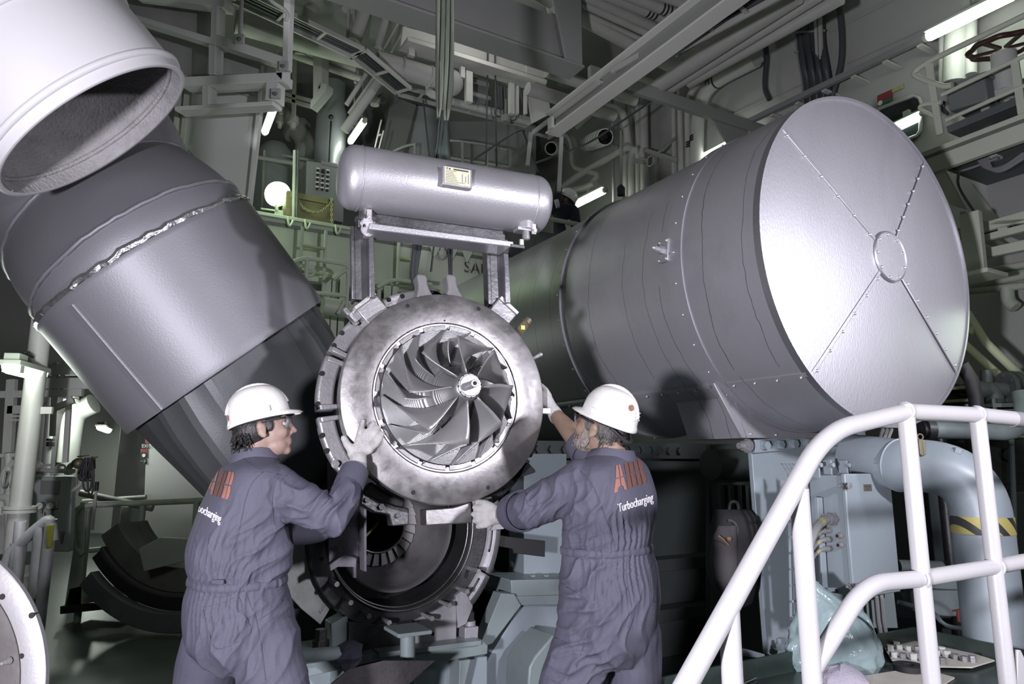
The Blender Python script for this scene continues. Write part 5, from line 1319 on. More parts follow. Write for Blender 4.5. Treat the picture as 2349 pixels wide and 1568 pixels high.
def build_left():
    # white pipe column
    T = thing('white_pipe', 'thick white vertical pipe with a flange at the left edge', 'pipe', V((PY(45, 1300, 5.0).x, 5.0, 0)))
    a, b = PY(70, 880, 5.0), PY(45, 1280, 5.0); a.x = b.x = PY(56, 1080, 5.0).x
    m = MB(); m.cyl(V((a.x, 5, 3.0)), V((a.x, 5, 0.0)), .068, n=24); m.build('pipe_run', 'pipe_white', T)
    z = PY(50, 1168, 5.0).z
    m = MB(); m.cyl(V((a.x, 5, z - .022)), V((a.x, 5, z - .002)), .105, n=24); m.cyl(V((a.x, 5, z + .002)), V((a.x, 5, z + .022)), .105, n=24); m.build('pipe_flange', 'pipe_white', T)
    z = PY(60, 941, 5.0).z
    m = MB(); m.tube(circle_pts(V((a.x, 5, z)), ZX, .071, 24), .006, 6, closed=True); m.box(V((a.x + .11, 5, z)), (.08, .02, .05)); m.build('pipe_clamp', 'pipe_white', T)
    # steel frame left of it
    T = thing('pipe_frame', 'white angle-steel frame and rungs behind the thick white pipe', 'frame', PY(30, 1300, 5.6))
    for (p, q, w) in (((28, 870), (5, 1270), .07), ((0, 905), (190, 900), .06), ((85, 848), (250, 848), .09), ((85, 880), (260, 878), .09), ((100, 945), (170, 918), .05), ((20, 940), (90, 938), .07), ((128, 830), (120, 1000), .04), ((146, 830), (140, 900), .03), ((160, 900), (150, 1060), .04)):
        m = MB(); m.bar(PY(*p, 5.8), PY(*q, 5.8), w, w * .7, (0, 1, 0)); m.build('frame_bar', 'pipe_white', T, bevel=.003)
    for py in (954, 963):
        m = MB(); m.tube([PY(22, py, 5.6), PY(48, py, 5.6)], .008, 6); m.build('rung', 'pipe_white', T)
    # big bent ventilation pipe
    T = thing('bent_vent_pipe', 'grey vent pipe bending over in the left passage', 'pipe', PY(160, 1090, 9))
    line([PY(150, 1110, 9), PY(163, 985, 9), PY(172, 945, 9), PY(215, 925, 9)], .13, 'pipe_run', 'duct_grey_pale', T, 18, .4)
    line([PY(120, 1110, 9.6), PY(128, 960, 9.6), PY(140, 930, 9.6), PY(200, 905, 9.6)], .20, 'pipe_run', 'duct_grey_pale', T, 18, .4)
    line([PY(136, 1060, 8.8), PY(146, 960, 8.8), PY(160, 938, 8.8)], .035, 'thin_run', 'pipe_white', T, 10, .2)
    T = thing('striped_pipe', 'thin white pipe with black stripe bands in the left passage', 'pipe', PY(112, 1100, 8.3))
    line([V((PY(112, 1090, 8.3).x, 8.3, 0)), PY(120, 880, 8.3)], .045, 'pipe_run', 'pipe_white', T)
    for py in (1008, 1016, 1021):
        p = PY(115, py, 8.3); MB().cyl(p - ZX * .012, p + ZX * .012, .047, n=12).build('black_band', 'black', T)
    # control cabinet with gauges
    y = 6.4
    T = thing('gauge_cabinet', 'white cabinet with two round pressure gauges beside the left railing', 'cabinet', V((PY(118, 1260, y).x, y, 0)))
    m = MB(); m.prism([PY(*q, y) for q in ((66, 1092), (167, 1092), (160, 1265), (58, 1265))], V((-.04, .12, 0))); m.build('body', 'cabinet_pale', T, bevel=.01)
    m = MB(); m.prism([PY(*q, y - .02) for q in ((93, 1102), (136, 1102), (133, 1133), (91, 1133))], V((0, .02, 0))); m.build('nameplate', 'panel_grey', T, bevel=.002)
    m = MB(); m.prism([PY(*q, y - .03) for q in ((88, 1146), (132, 1146), (130, 1166), (87, 1166))], V((0, .03, 0))); m.build('gauge_plate', 'cabinet_pale', T, bevel=.003)
    for px in (97, 121):
        c = PY(px, 1159, y - .03); m = MB(); m.cyl(c, c - V((0, .04, 0)), .034, n=24); g = m.build('gauge', 'steel_cast', T)
        m = MB(); m.cyl(c - V((0, .0405, 0)), c - V((0, .042, 0)), .029, n=24); f = m.build('dial', 'gauge_face', g)
        MB().box(c - V((0, .043, 0)) + V((.006, 0, .006)), (.003, .001, .024), (V((.7, 0, -.7)), V((0, 1, 0)), V((.7, 0, .7)))).build('needle', 'ink', g)
        MB().cyl(c - ZX * .034, c - ZX * .07, .008, n=8).build('gauge_stem', 'brass_old', T)
    m = MB(); m.tube(fillet([PY(100, 1175, y - .05), PY(100, 1200, y - .05), PY(92, 1240, y - .05)], .03), .008, 6); m.tube(fillet([PY(121, 1175, y - .05), PY(121, 1195, y - .05), PY(95, 1205, y - .05)], .03), .008, 6); m.build('capillary', 'brass_old', T)
    for x0, x1 in ((102, 124), (128, 150)):
        m = MB(); m.tube(fillet([PY(x0, 1088, y + .1), PY(x0 + 1, 1066, y + .1), PY(x1, 1066, y + .1), PY(x1, 1088, y + .1)], .03), .01, 8); m.build('lifting_loop', 'pipe_white', T)
    m = MB(); m.tube(fillet([PY(75, 1088, y + .15), PY(72, 1064, y + .15), PY(92, 1070, y + .15), PY(90, 1090, y + .15)], .08), .04, 12); m.cyl(PY(60, 1078, y + .1), PY(170, 1080, y + .1), .022, n=10); m.build('top_pipe', 'pipe_white', T)
    m = MB(); p = PY(143, 1222, y - .04); m.cyl(p, p - ZX * .07, .012, n=8); m.bar(p + ZX * .01 - V((.02, 0, 0)), p + ZX * .01 + V((.02, 0, 0)), .008, .008); m.build('sample_tap', 'brass_old', T)
    # hanging cable bundle on valve
    y = 6.27
    T = thing('cable_coil', 'coil of black cables hanging from a valve above the left railing', 'cable', PY(205, 1150, y))
    rnd = random.Random(5)
    for k in range(11):
        x = 196 + rnd.uniform(-8, 12); b = 1090 + rnd.uniform(-5, 50); w = rnd.uniform(6, 14)
        m = MB(); m.tube(fillet([PY(200 + rnd.uniform(-4, 10), 1050, y - .02 * (k % 3)), PY(x - w, 1085, y - .02 * (k % 3)), PY(x - w * .6, b, y), PY(x + w * .6, b, y), PY(x + w, 1080, y - .02), PY(205 + rnd.uniform(-4, 6), 1050, y)], .06), .008, 6); m.build('cable_loop', 'rubber', T)
    T = thing('isolating_valve', 'old bronze isolating valve with lever above the left railing', 'valve', PY(185, 1070, y + .1))
    m = MB(); m.sphere(PY(180, 1062, y + .1), .05, 12, 8); m.cyl(PY(168, 1062, y + .1), PY(196, 1064, y + .1), .03, n=12); m.bar(PY(178, 1047, y + .1), PY(203, 1044, y + .1), .015, .01); m.cyl(PY(216, 1048, y + .1), PY(216, 1075, y + .1), .012, n=8); m.bar(PY(210, 1048, y + .1), PY(224, 1048, y + .1), .012, .012); m.build('valve_body', 'brass_old', T)
    m = MB(); m.tube(fillet([PY(160, 1088, y + .15), PY(158, 1070, y + .15), PY(172, 1062, y + .1)], .06), .025, 10); m.tube(fillet([PY(186, 1066, y + .12), PY(188, 1110, y + .12), PY(165, 1125, y + .12)], .06), .018, 10); m.build('valve_pipe', 'pipe_white', T)
    # main railing
    y = 7.2; zr = 0.0345
    T = thing('left_railing', 'green-white tubular floor railing left of the left worker', 'railing', V((PY(300, 1390, y).x, y, 0)))
    top = [PY(190, 1272, y - .2), PY(172, 1258, y - .2), PY(168, 1185, y - .2), PY(185, 1158, y - .2), PY(330, 1153, y), PY(470, 1147, y)]
    line(top, .03, 'top_rail', 'rail_green', T, 12, .15)
    for px, py in ((204, 1158), (328, 1153), (452, 1148)):
        p = PY(px, py, y - (.15 if px < 250 else 0)); m = MB(); m.cyl(p + ZX * .03, V((p.x, p.y, 0)), .032, n=14); m.build('post', 'rail_green', T)
    line([PY(190, 1150, 8.5), PY(335, 1140, 8.5)], .03, 'rear_rail', 'rail_green', T)
    for px in (200, 293):
        p = PY(px, 1150, 8.4); m = MB(); m.box(V((p.x, p.y, .5)), (.12, .05, 1.0)); m.build('rear_post', 'rail_green', T, bevel=.004)
    line([PY(205, 1262, y), PY(330, 1250, y + .1)], .025, 'mid_rail', 'rail_green', T)
    m = MB(); p = PY(160, 1390, 7.0); m.prism([PY(*q, 7.0) for q in ((184, 1152), (198, 1150), (186, 1388), (148, 1388))], V((0, .06, 0))); m.build('stanchion_plate', 'rail_green', T, bevel=.004)
    m = MB(); m.prism([PY(*q, 6.95) for q in ((138, 1390), (262, 1380), (262, 1395), (138, 1408))], V((0, .5, 0))); m.build('kerb', 'black', T)
    m = MB(); m.prism([PY(*q, 7.0) for q in ((160, 1350), (215, 1338), (215, 1380), (150, 1392))], V((0, .02, 0))); m.build('kick_plate', 'rail_green', T)
    # near railing at left
    T = thing('near_railing', 'lilac-grey tubular railing with yellow tag at far left', 'railing', V((PY(100, 1390, 4.6).x, 4.6, 0)))
    y = 4.6
    line([PY(5, 1340, y), PY(20, 1270, y), PY(48, 1243, y), PY(88, 1208, y), PY(117, 1186, y), PY(120, 1240, y)], .034, 'top_rail', 'rail_lilac', T, 14, .12)
    for p, q in (((92, 1205), (80, 1370)), ((118, 1190), (90, 1420)), ((38, 1245), (25, 1400)), ((48, 1195), (40, 1300))):
        a = PY(*p, y); b = PY(*q, y); m = MB(); m.cyl(a, V((b.x, b.y, 0)), .034, n=14); m.build('post', 'rail_lilac', T)
    line([PY(84, 1370, y), PY(100, 1340, y), PY(112, 1230, y)], .03, 'brace', 'rail_lilac', T, 12, .1)
    m = MB(); m.prism([PY(*q, y - .06) for q in ((105, 1205), (124, 1203), (118, 1256), (108, 1256))], V((0, .01, 0))); tg = m.build('safety_tag', 'tag_olive', T, bevel=.003)
    m = MB(); m.cyl(PY(42, 1300, 6.5), PY(45, 1370, 6.5), .1, n=16); m.cyl(PY(44, 1315, 6.5), PY(44, 1322, 6.5), .18, n=20); 
    tag(m.build('floor_bollard', 'pipe_white'), 'white flanged floor stub behind the near left railing', 'bollard')
    # deck machinery on left edge
    T = thing('valve_cluster', 'small white pipes and handwheels at the extreme left', 'valve', PY(20, 1120, 5.6))
    for pts, r in (([(2, 1180), (10, 1080), (30, 1060), (50, 1062)], .03), ([(4, 1100), (45, 1100)], .035), ([(20, 1040), (20, 1160)], .03), ([(0, 1140), (24, 1140), (24, 1250)], .04), ([(0, 1045), (60, 1042)], .02)):
        line([PY(*q, 5.6) for q in pts], r, 'pipe_run', 'pipe_white', T, 10, .05)
    for c in ((28, 1098), (12, 1100)):
        p = PY(*c, 5.5); m = MB(); m.tube(circle_pts(p, V((1, .4, 0)), .06, 18), .009, 6, closed=True); m.build('handwheel', 'pipe_white', T)
    # insulation shells
    c = V((PY(430, 1085, 6.7).x, 6.6, 1.40))
    T = thing('insulation_shell', 'dark curved half shells of pipe lagging standing on the floor behind the left worker', 'lagging', V((c.x, c.y, 0)))
    nn = V((.25, 1, 0)).normalized()
    def lower(r0, r1, y0, L, mm, name, a0=186, a1=350):
        m = MB(); cc = c + nn * y0; prof = [(0, r0), (0, r1), (L, r1), (L, r0)]
        u = V((1, -.25, 0)).normalized(); P = []
        ring = []
        for i in range(25):
            a = R_(a0 + (a1 - a0) * i / 24); d = u * math.cos(a) + ZX * math.sin(a)
            ring.append([cc + nn * t + d * r for t, r in prof] )
        k = 4; vs = [p for rr in ring for p in rr]
        fs = [(i * k + q, (i + 1) * k + q, (i + 1) * k + (q + 1) % k, i * k + (q + 1) % k) for i in range(24) for q in range(k)] + [(0, 1, 2, 3), (24 * k + 3, 24 * k + 2, 24 * k + 1, 24 * k)]
        m.add(vs, fs); return m.build(name, mm, T, bevel=.008)
    lower(1.06, 1.10, 0, .45, 'lagging_dark', 'outer_sheet', 219, 310)
    lower(1.21, 1.38, -.10, .10, 'lagging_rim', 'front_rim', 227, 308)
    lower(.84, 1.06, .04, .38, 'lagging_brown', 'inner_packing', 213, 310)
    lower(1.10, 1.21, .0, .03, 'black', 'gap_seal', 220, 308)
    m = MB(); m.prism([PY(*q, 6.55) for q in ((318, 1258), (368, 1232), (470, 1238), (470, 1275), (330, 1310))], V((0, .06, 0))); m.build('end_sheet', 'sheet_pale', T, bevel=.004)
    # foreground flange, far lower left
    FC = V((-1.845, 2.225, .835)); FN = V((0, -1, 0))
    T = thing('loose_flange', 'large pale steel flange ring with bolt holes cut by the lower left corner', 'flange', V((FC.x, FC.y, FC.z - .45)))
    m = MB(); m.lathe(FC, FN, [(-.02, .375), (-.005, .375), (0, .38), (0, .445), (-.004, .451), (-.02, .451)], 96, closed=True); fl = m.build('rim', 'flange_pale', T)
    m = MB(); m.lathe(FC, FN, [(-.05, .30), (-.012, .30), (-.006, .31), (-.006, .372), (-.05, .372)], 96, closed=True); m.build('gasket_face', 'flange_brown', T)
    m = MB(); m.lathe(FC, FN, [(-.012, .30), (-.10, .27), (-.14, .2), (-.14, .0001)], 96); m.build('inner_dish', 'sheet_grey', T)
    for px, py in ((72, 1411), (5, 1368), (49, 1504)):
        p = PY(px, py, FC.y - .001) ; MB().cyl(p, p + V((0, .02, 0)), .009 if px != 49 else .008, n=16).build('bolt_hole', 'hole_dark', fl)
    m = MB(); p = PY(20, 1515, FC.y + .0); m.cyl(p, p - V((0, .03, 0)), .012, .004, n=12); m.build('locating_stud', 'steel_cast', T)
    # pale wall panel and signs behind
    m = MB(); m.prism([PY(*q, 8.9) for q in ((338, 940), (500, 940), (500, 1290), (325, 1290))], V((.2, .15, 0))); tag(m.build('partition_panel', 'sheet_pale2', bevel=.006), 'plain pale partition wall below the grey duct', 'partition')
    m = MB(); m.prism([PY(*q, 15.7) for q in ((95, 900), (345, 900), (345, 1300), (95, 1300))], V((0, .1, 0))); tag(m.build('passage_bulkhead', 'sheet_pale2', bevel=.006), 'grey bulkhead closing the left passage behind the cable coil', 'partition')
    T = thing('exit_sign', 'dark EXIT sign strip with white arrow beside the pale partition', 'sign', PY(330, 1062, 8.8))
    yy = 8.888
    for (x0, y0, x1, y1, mm) in ((333, 1006, 341, 1016, 'sign_red'), (324, 1017, 340, 1028, 'sign_dark'), (322, 1029, 338, 1037, 'sign_red'), (322, 1038, 338, 1050, 'sign_dark'), (321, 1052, 336, 1063, 'sign_dark')):
        m = MB(); m.prism([PY(*q, yy) for q in ((x0, y0), (x1, y0), (x1, y1), (x0, y1))], V((0, .01, 0))); m.build('sign_board', mm, T)
    text_mesh('EXIT', PY(325.5, 1026, yy - .005), V((1, 0, 0)), ZX, .055, 'lettering', 'sign_white', T, .001)
    c = PY(329, 1057.5, yy - .006); m = MB(); m.bar(c - V((.03, 0, 0)), c + V((.03, 0, 0)), .003, .012, (0, 1, 0)); m.bar(c + V((.03, 0, 0)), c + V((.008, 0, .022)), .003, .012, (0, 1, 0)); m.bar(c + V((.03, 0, 0)), c + V((.008, 0, -.022)), .003, .012, (0, 1, 0)); m.build('arrow', 'sign_white', T)
    c = PY(330, 1044, yy - .004); m = MB(); m.cyl(c, c - V((0, .002, 0)), .022, n=16); m.build('sign_symbol', 'sign_white', T)
    # stretcher-like rack bar by the valve
    line([PY(222, 1108, 7.0), PY(212, 1215, 7.0)], .013, 'rod', 'pipe_white', thing('hook_rod', 'thin white rod with black grip leaning by the cable coil', 'rod', PY(214, 1200, 6.0)))
    o = [x for x in bpy.data.objects if x.name.startswith('hook_rod')][0]
    line([PY(223, 1104, 7.0), PY(221, 1125, 7.0)], .018, 'grip', 'rubber', o)
    line([PY(185, 1130, 8.2), PY(350, 1165, 8.2)], .04, 'slanting_bar', 'pipe_white', thing('sloping_pipe', 'white pipe sloping down behind the left railing', 'pipe', PY(270, 1150, 8.2)))
mat('duct_grey_pale', (0.33, 0.335, 0.325), 0.5, 0, 0.05, 20, 0.05, 2)
mat('cabinet_pale', (0.36, 0.39, 0.39), 0.45, 0, 0.03, 20, 0.05, 2, (0.2, 0.2, 0.19), 5, 0.3)
mat('rail_green', (0.40, 0.43, 0.375), 0.45, 0, 0.05, 30, 0.05, 3, (0.2, 0.2, 0.17), 6, 0.4)
mat('rail_lilac', (0.36, 0.355, 0.38), 0.45, 0, 0.05, 30, 0.05, 3, (0.2, 0.2, 0.2), 6, 0.4)
mat('tag_olive', (0.22, 0.21, 0.03), 0.6)
mat('lagging_brown', (0.13, 0.125, 0.125), 0.7, 0.1, 0.3, 12, 0.15, 5, (0.06, 0.055, 0.05), 4, 0.5)
mat('lagging_rim', (0.13, 0.13, 0.14), 0.5, 0.2, 0.2, 10, 0.15, 5, (0.06, 0.06, 0.06), 4, 0.5)
mat('lagging_dark', (0.085, 0.085, 0.09), 0.5, 0.3, 0.2, 10, 0.15, 5)
mat('sheet_pale', (0.30, 0.31, 0.295), 0.5, 0.1, 0.1, 10, 0.06, 4)
mat('sheet_pale2', (0.50, 0.505, 0.49), 0.5, 0, 0.05, 10, 0.04, 1)
mat('flange_pale', (0.31, 0.305, 0.315), 0.4, 0.3, 0.06, 90, 0.05, 6, (0.4, 0.36, 0.31), 7, 0.35)
mat('flange_brown', (0.14, 0.13, 0.13), 0.5, 0.3, 0.2, 40, 0.15, 8, (0.14, 0.11, 0.10), 7, 0.7)
mat('sign_dark', (0.025, 0.03, 0.028), 0.5)
build_left()
# ================================================================== background: upper structure
def lamp_light(name, loc, power, col=(0.86, 1.0, 0.84), size=.25):
    l = bpy.data.lights.new(name, 'POINT'); l.energy = power * 0.24; l.color = col; l.shadow_soft_size = size
    o = bpy.data.objects.new(name, l); COL.objects.link(o); o.location = loc; return o
def pthing(name, label, cat, pts, r, m, group=None, fil=None, n=12):
    if fil: pts = fillet(pts, fil)
    return tag(MB().tube(pts, r, n).build(name, m, ang=60), label, cat, group)
def tube_lamp(label, a, b, w=.07, power=0, up=ZX):
    d = (b - a).normalized(); n = ZX.cross(d); c = a.lerp(b, .5); L = (b - a).length
    T = thing('fluorescent_lamp', label, 'lamp', c, 'long fluorescent lamps')
    m = MB(); m.box(c + ZX * (w * .55), (w * .9, L, w * .3), (n, d, ZX)); m.build('housing', 'fixture_grey', T, bevel=.004)
    m = MB(); m.tube([a, a + d * .03, b - d * .03, b], [w * .35, w * .5, w * .5, w * .35], 14); m.build('diffuser', 'tube_light', T, ang=60)
    for q in (a, b):
        m = MB(); m.cyl(q - d * .02, q + d * .02, w * .4, n=12); m.build('end_cap', 'fixture_grey', T)
    m = MB(); m.box(c + ZX * (w * 1.1), (.04, .06, w), (n, d, ZX)); [m.cyl(c + d * (k * L * .3) + ZX * w, c + d * (k * L * .3) + ZX * 1.0, .008, n=6) for k in (-1, 1) if label.startswith('slanting')]; m.build('hanger', 'fixture_grey', T)
    if power: lamp_light('lamp_glow', c - ZX * .12, power)
    return T
def zl(px, py, Y): return PY(px, py, Y).z
z = zl(630, 237, 7.2); tube_lamp('slanting fluorescent lamp right of the white hopper panel', PZ(632, 237, z), PZ(607, 304, z), .085, 10)
z = zl(835, 278, 8.6); tube_lamp('slanting fluorescent lamp above the left end of the tank', PZ(836, 278, z), PZ(803, 326, z), .085, 12)
z = zl(2130, 86, 6.35); tube_lamp('long bright fluorescent lamp at the top right above the valve platform', PV(2125, 86, 5.9), PV(2330, -15, 5.9), .09, 30)
tube_lamp('thin fluorescent lamp just above the receiver shell', PV(1610, 360, 6.2), PV(1719, 303, 6.2), .06, 8)
tube_lamp('short fluorescent lamp beside the distant worker', PV(1319, 470, 5.6), PV(1387, 436, 5.6), .10, 12)

# ---- globe flood lamp
def build_globe():
    y = 8.3; c = PY(635, 443, y)
    T = thing('flood_lamp', 'round glowing flood lamp on a bracket shelf left of the tank', 'lamp', PY(628, 505, y))
    m = MB(); m.sphere(c, 29.5 / 1624 * y, 28, 16, (1, .5, 1)); m.build('globe', 'globe_light', T, ang=180)
    m = MB(); m.lathe(c + V((0, .03, 0)), V((0, 1, 0)), [(0, .158), (0, .165), (.12, .12), (.16, .05), (.16, .0001)], 32); m.build('reflector', 'fixture_grey', T)
    m = MB(); m.prism([PY(*q, y) for q in ((598, 476), (658, 484), (656, 488), (598, 480))], V((0, .35, 0))); m.build('shelf', 'green_paint', T, bevel=.004)
    m = MB(); m.prism([PY(*q, y) for q in ((655, 486), (640, 535), (627, 500), (630, 484))], V((0, .02, 0))); m.prism([PY(*q, y + .3) for q in ((602, 482), (640, 535), (655, 486))], V((0, .02, 0))); m.build('gusset', 'green_paint', T, bevel=.003)
    m = MB(); m.cyl(c - ZX * .15, PY(635, 484, y), .02, n=10); m.build('stand', 'fixture_grey', T)
    lamp_light('flood_glow', c + V((.3, -.75, -.15)), 70, (0.74, 1.0, 0.60), .16)
build_globe()

# ---- green-lit bulwark with SAFETY lettering and its platform
UB = 8.0
def build_bulwark():
    T = thing('upper_platform', 'pale green bulwark of an upper platform with stencilled SAFE lettering', 'platform', PU(900, 640, UB))
    tl, tr = PU(560, 476, UB), PU(1420, 625, UB); 
    h = .66; zt = PU(760, 521, UB).z
    a = V((tl.x, tl.y, zt)); b = V((tr.x, tr.y, zt))
    m = MB(); m.prism([a, b, b - ZX * h, a - ZX * h], AX * .05); bw = m.build('bulwark_plate', 'green_paint', T, bevel=.004)
    m = MB(); m.prism([a + ZX * .03, b + ZX * .03, b - ZX * .01, a - ZX * .01], -AX * .05); m.build('top_lip', 'green_paint', T, bevel=.004)
    m = MB(); m.prism([a - ZX * h, b - ZX * h, b - ZX * (h + .06), a - ZX * (h + .06)], -AX * .12); m.build('bottom_lip', 'green_paint', T, bevel=.004)
    m = MB(); m.prism([a - ZX * .05, b - ZX * .05, b + AX * 3 - ZX * .05, a + AX * 3 - ZX * .05], -ZX * .05); m.build('deck', 'machine_green_dark', T)
    text_mesh('SAFETY', PU(1064, 623, UB - .01), BX, ZX, .215, 'stencil_lettering', 'brown_paint', bw, .002)
    # stencil breaks in the letters (strips of bulwark paint)
    for px in (1076, 1090, 1101, 1113):
        p = PU(px, 611, UB - .014); MB().box(p, (.006, .011, .2), (AX, BX, ZX)).build('stencil_break', 'green_paint', bw)
    for px in (660, 700, 770, 985, 1025, 1060, 1105):      # brackets hanging from the lip
        p = PU(px, 500 + (px - 690) * .165 + 12, UB - .06); m = MB(); m.prism([p, p + BX * .16, p + BX * .08 - ZX * .16], AX * .02) if px > 900 else m.tube(arc(p + ZX * .05, p - ZX * .16 - AX * .05, p + BX * .06 + ZX * .02, 8), .014, 8)
        m.build('lip_bracket', 'green_paint', T)
    # small dome lamp
    p = PU(1015, 575, UB - .1); m = MB(); m.cyl(p + ZX * .12, p - ZX * .01, .03, n=12); m.cyl(p - ZX * .01, p - ZX * .08, .055, .05, n=16); m.sphere(p - ZX * .08, .045, 14, 8); m.build('dome_lamp', 'pipe_white', T)
    m = MB(); m.tube(fillet([p + ZX * .1, p - BX * .12 + ZX * .06, p - BX * .14 - ZX * .1, p - BX * .16 - ZX * .3], .05), .008, 6); m.build('lamp_cable', 'cable_dark', T)
    # struts under
    for px in (752, 768, 785, 890, 905, 995):
        p = PU(px, 640, UB - .2); m = MB(); m.box(V((p.x, p.y, zt - h - .7)), (.07, .07, 1.4), (AX, BX, ZX)); m.build('strut', 'green_paint', T, bevel=.003)
    line([PU(740, 700, UB - .5), PU(870, 722, UB - .5)], .10, 'green_pipe', 'green_paint', T, 16)
    # railing in front
    q = lambda x, y: PU(x, y, UB - .6)
    for pts in ([(672, 600), (700, 591), (795, 606), (800, 615)], [(690, 668), (795, 678)], [(765, 640), (800, 612), (795, 705)], [(865, 660), (900, 640), (990, 652)], [(870, 665), (868, 720)], [(705, 590), (702, 640)], [(775, 720), (790, 690)]):
        line([q(*k) for k in pts], .024, 'guard_rail', 'green_paint', T, 8, .1)
    m = MB(); c = q(711, 624); m.tube(circle_pts(c, AX, .04, 18), .018, 8, closed=True); m.box(c + ZX * .06, (.03, .09, .06), (AX, BX, ZX)); m.build('lifting_eye', 'green_paint', T)
    # ladders
    def ladder(x0, x1, y0, y1, label, du):
        L = thing('access_ladder', label, 'ladder', PU(x0, y1, UB - du))
        a0, a1 = PU(x0, y0, UB - du), PU(x1, y0 + 8, UB - du); a1.z = a0.z; zb = PU(x0, y1, UB - du).z
        for p in (a0, a1):
            m = MB(); m.cyl(p, V((p.x, p.y, zb)), .02, n=8); m.build('stile', 'green_paint', L)
        k = 0; zz = a0.z - .22
        while zz > zb:
            m = MB(); m.box((a0 + a1) / 2 - ZX * (a0.z - zz), (.04, (a1 - a0).length, .025), (AX, BX, ZX)); m.build('rung', 'ladder_green', L); zz -= .30
    ladder(694, 748, 520, 700, 'green ladder with olive rungs below the flood lamp', .25)
    ladder(915, 952, 552, 670, 'green ladder hung on the bulwark between the dark straps', .15)
build_bulwark()

def build_recess():
    # control panel with push buttons
    u = 8.9
    T = thing('control_panel', 'grey control panel with rows of push buttons behind the tank', 'control panel', PU(735, 455, u))
    m = MB(); m.prism([PU(*q, u) for q in ((703, 368), (790, 382), (788, 510), (700, 492))], AX * .2); cp = m.build('panel_body', 'panel_grey', T, bevel=.006)
    for r in range(5):
        for c in range(3):
            p = PU(729 + c * 11.5 + r * -.5, 391 + r * 10.5 + c * 2, u - .005)
            m = MB(); m.box(p + ZX * .03, (.006, .045, .018), (AX, BX, ZX)); m.build('button_label', 'sign_white', cp)
            m = MB(); m.cyl(p, p - AX * .02, .017, n=12); m.build('push_button', 'black', cp)
    m = MB(); m.box(PU(755, 376, u - .005), (.01, .22, .05), (AX, BX, ZX)); m.build('panel_title', 'panel_grey2', cp)
    m = MB(); m.box(PU(741, 393, u - .008), (.015, .045, .07), (AX, BX, ZX)); m.build('meter', 'black', cp)
    # crate
    T = thing('wooden_crate', 'olive-brown wooden crate under the grey control panel', 'crate', PU(725, 518, u - .4))
    uc = u - .45
    m = MB(); m.prism([PU(*q, uc) for q in ((658, 440), (764, 462), (762, 522), (655, 505))], AX * .4); m.build('crate_body', 'crate_wood', T, bevel=.004)
    for q in (((658, 438), (764, 460), (764, 472), (658, 452)), ((657, 494), (763, 512), (763, 522), (657, 505)), ((752, 458), (766, 461), (764, 522), (750, 519)), ((656, 440), (668, 442), (666, 506), (654, 503))):
        m = MB(); m.prism([PU(*k, uc) for k in q], -AX * .03); m.build('crate_batten', 'crate_wood', T, bevel=.002)
    # chain
    T = thing('slack_chain', 'olive chain sagging in front of the wooden crate', 'chain', PU(725, 490, uc - .1))
    pts = [PU(x, y, uc - .12) for x, y in ((683, 456), (690, 470), (700, 480), (712, 485), (725, 487), (737, 484), (748, 476), (758, 465), (762, 458))]
    def chain(pts, n):
        import itertools
        tot = sum((pts[i + 1] - pts[i]).length for i in range(len(pts) - 1)); 
        for k in range(n):
            s_ = tot * (k + .5) / n; i = 0
            while i < len(pts) - 2 and s_ > (pts[i + 1] - pts[i]).length: s_ -= (pts[i + 1] - pts[i]).length; i += 1
            d = (pts[i + 1] - pts[i]).normalized(); c = pts[i] + d * s_; u_, w_, _ = frame(d); v_ = u_ if k % 2 else w_
            R = tot / n * .72; ring = [c + d * (R * math.cos(t)) + v_ * (R * .55 * math.sin(t)) for t in [2 * PI * j / 10 for j in range(10)]]
            MB().tube(ring, R * .22, 5, closed=True).build('chain_link', 'chain_olive', T)
    chain(pts, 20)
    chain([PU(761, 455, uc - .12), PU(761, 512, uc - .12)], 10)
    # posts
    for (x0, y0, x1, y1, r, mm, lab) in ((676, 345, 672, 520, .02, 'rail_dim', 'thin pale pole right of the flood lamp'), (684, 345, 680, 500, .016, 'cable_dark', 'thin dark pole in front of the crate')):
        pthing('slim_pole', lab, 'pole', [PU(x0, y0, uc - .2), PU(x1, y1, uc - .2), PU(x1 + 5, y1 + 8, uc - .2)], r, mm, None, .05)
    # vertical silver vessels and pipes
    T = thing('silencer_column', 'tall dark silver vertical vessel behind the left end of the tank', 'vessel', PY(755, 420, 9.3))
    p = PY(756, 380, 9.3)
    m = MB(); m.lathe(V((p.x, p.y, 3.6)), ZX, [(0, .215), (2.72, .215), (2.85, .205), (2.95, .17), (3.0, .17), (3.3, .17), (3.3, .0001)], 40); m.build('vessel_body', 'vessel_silver', T)
    for zz in (5.9,):
        m = MB(); m.tube(circle_pts(V((p.x, p.y, zz)), ZX, .217, 40), .005, 6, closed=True); m.build('seam', 'duct_dark', T)
    m = MB(); m.cyl(p + V((.06, -.25, 0)) + ZX * .55, p + V((.06, -.25, 0)) - ZX * .3, .012, n=8); m.sphere(p + V((.06, -.27, 0)) + ZX * .6, .035, 10, 8); m.build('sensor_conduit', 'black', T)
    T = thing('elbow_pipe', 'pale flanged elbow pipe between lamp and silver vessel', 'pipe', PY(690, 370, 9.8))
    line([PY(640, 255, 9.8), PY(672, 285, 9.8), PY(705, 330, 9.8), PY(690, 372, 9.8), PY(700, 480, 9.8)], .15, 'pipe_run', 'duct_grey_pale', T, 18, .5)
    c = PY(681, 298, 9.8); d = (PY(705, 330, 9.8) - PY(672, 285, 9.8)).normalized(); m = MB(); m.cyl(c - d * .03, c - d * .004, .22, n=24); m.cyl(c + d * .004, c + d * .03, .22, n=24); m.build('pipe_flange', 'duct_grey_pale', T)
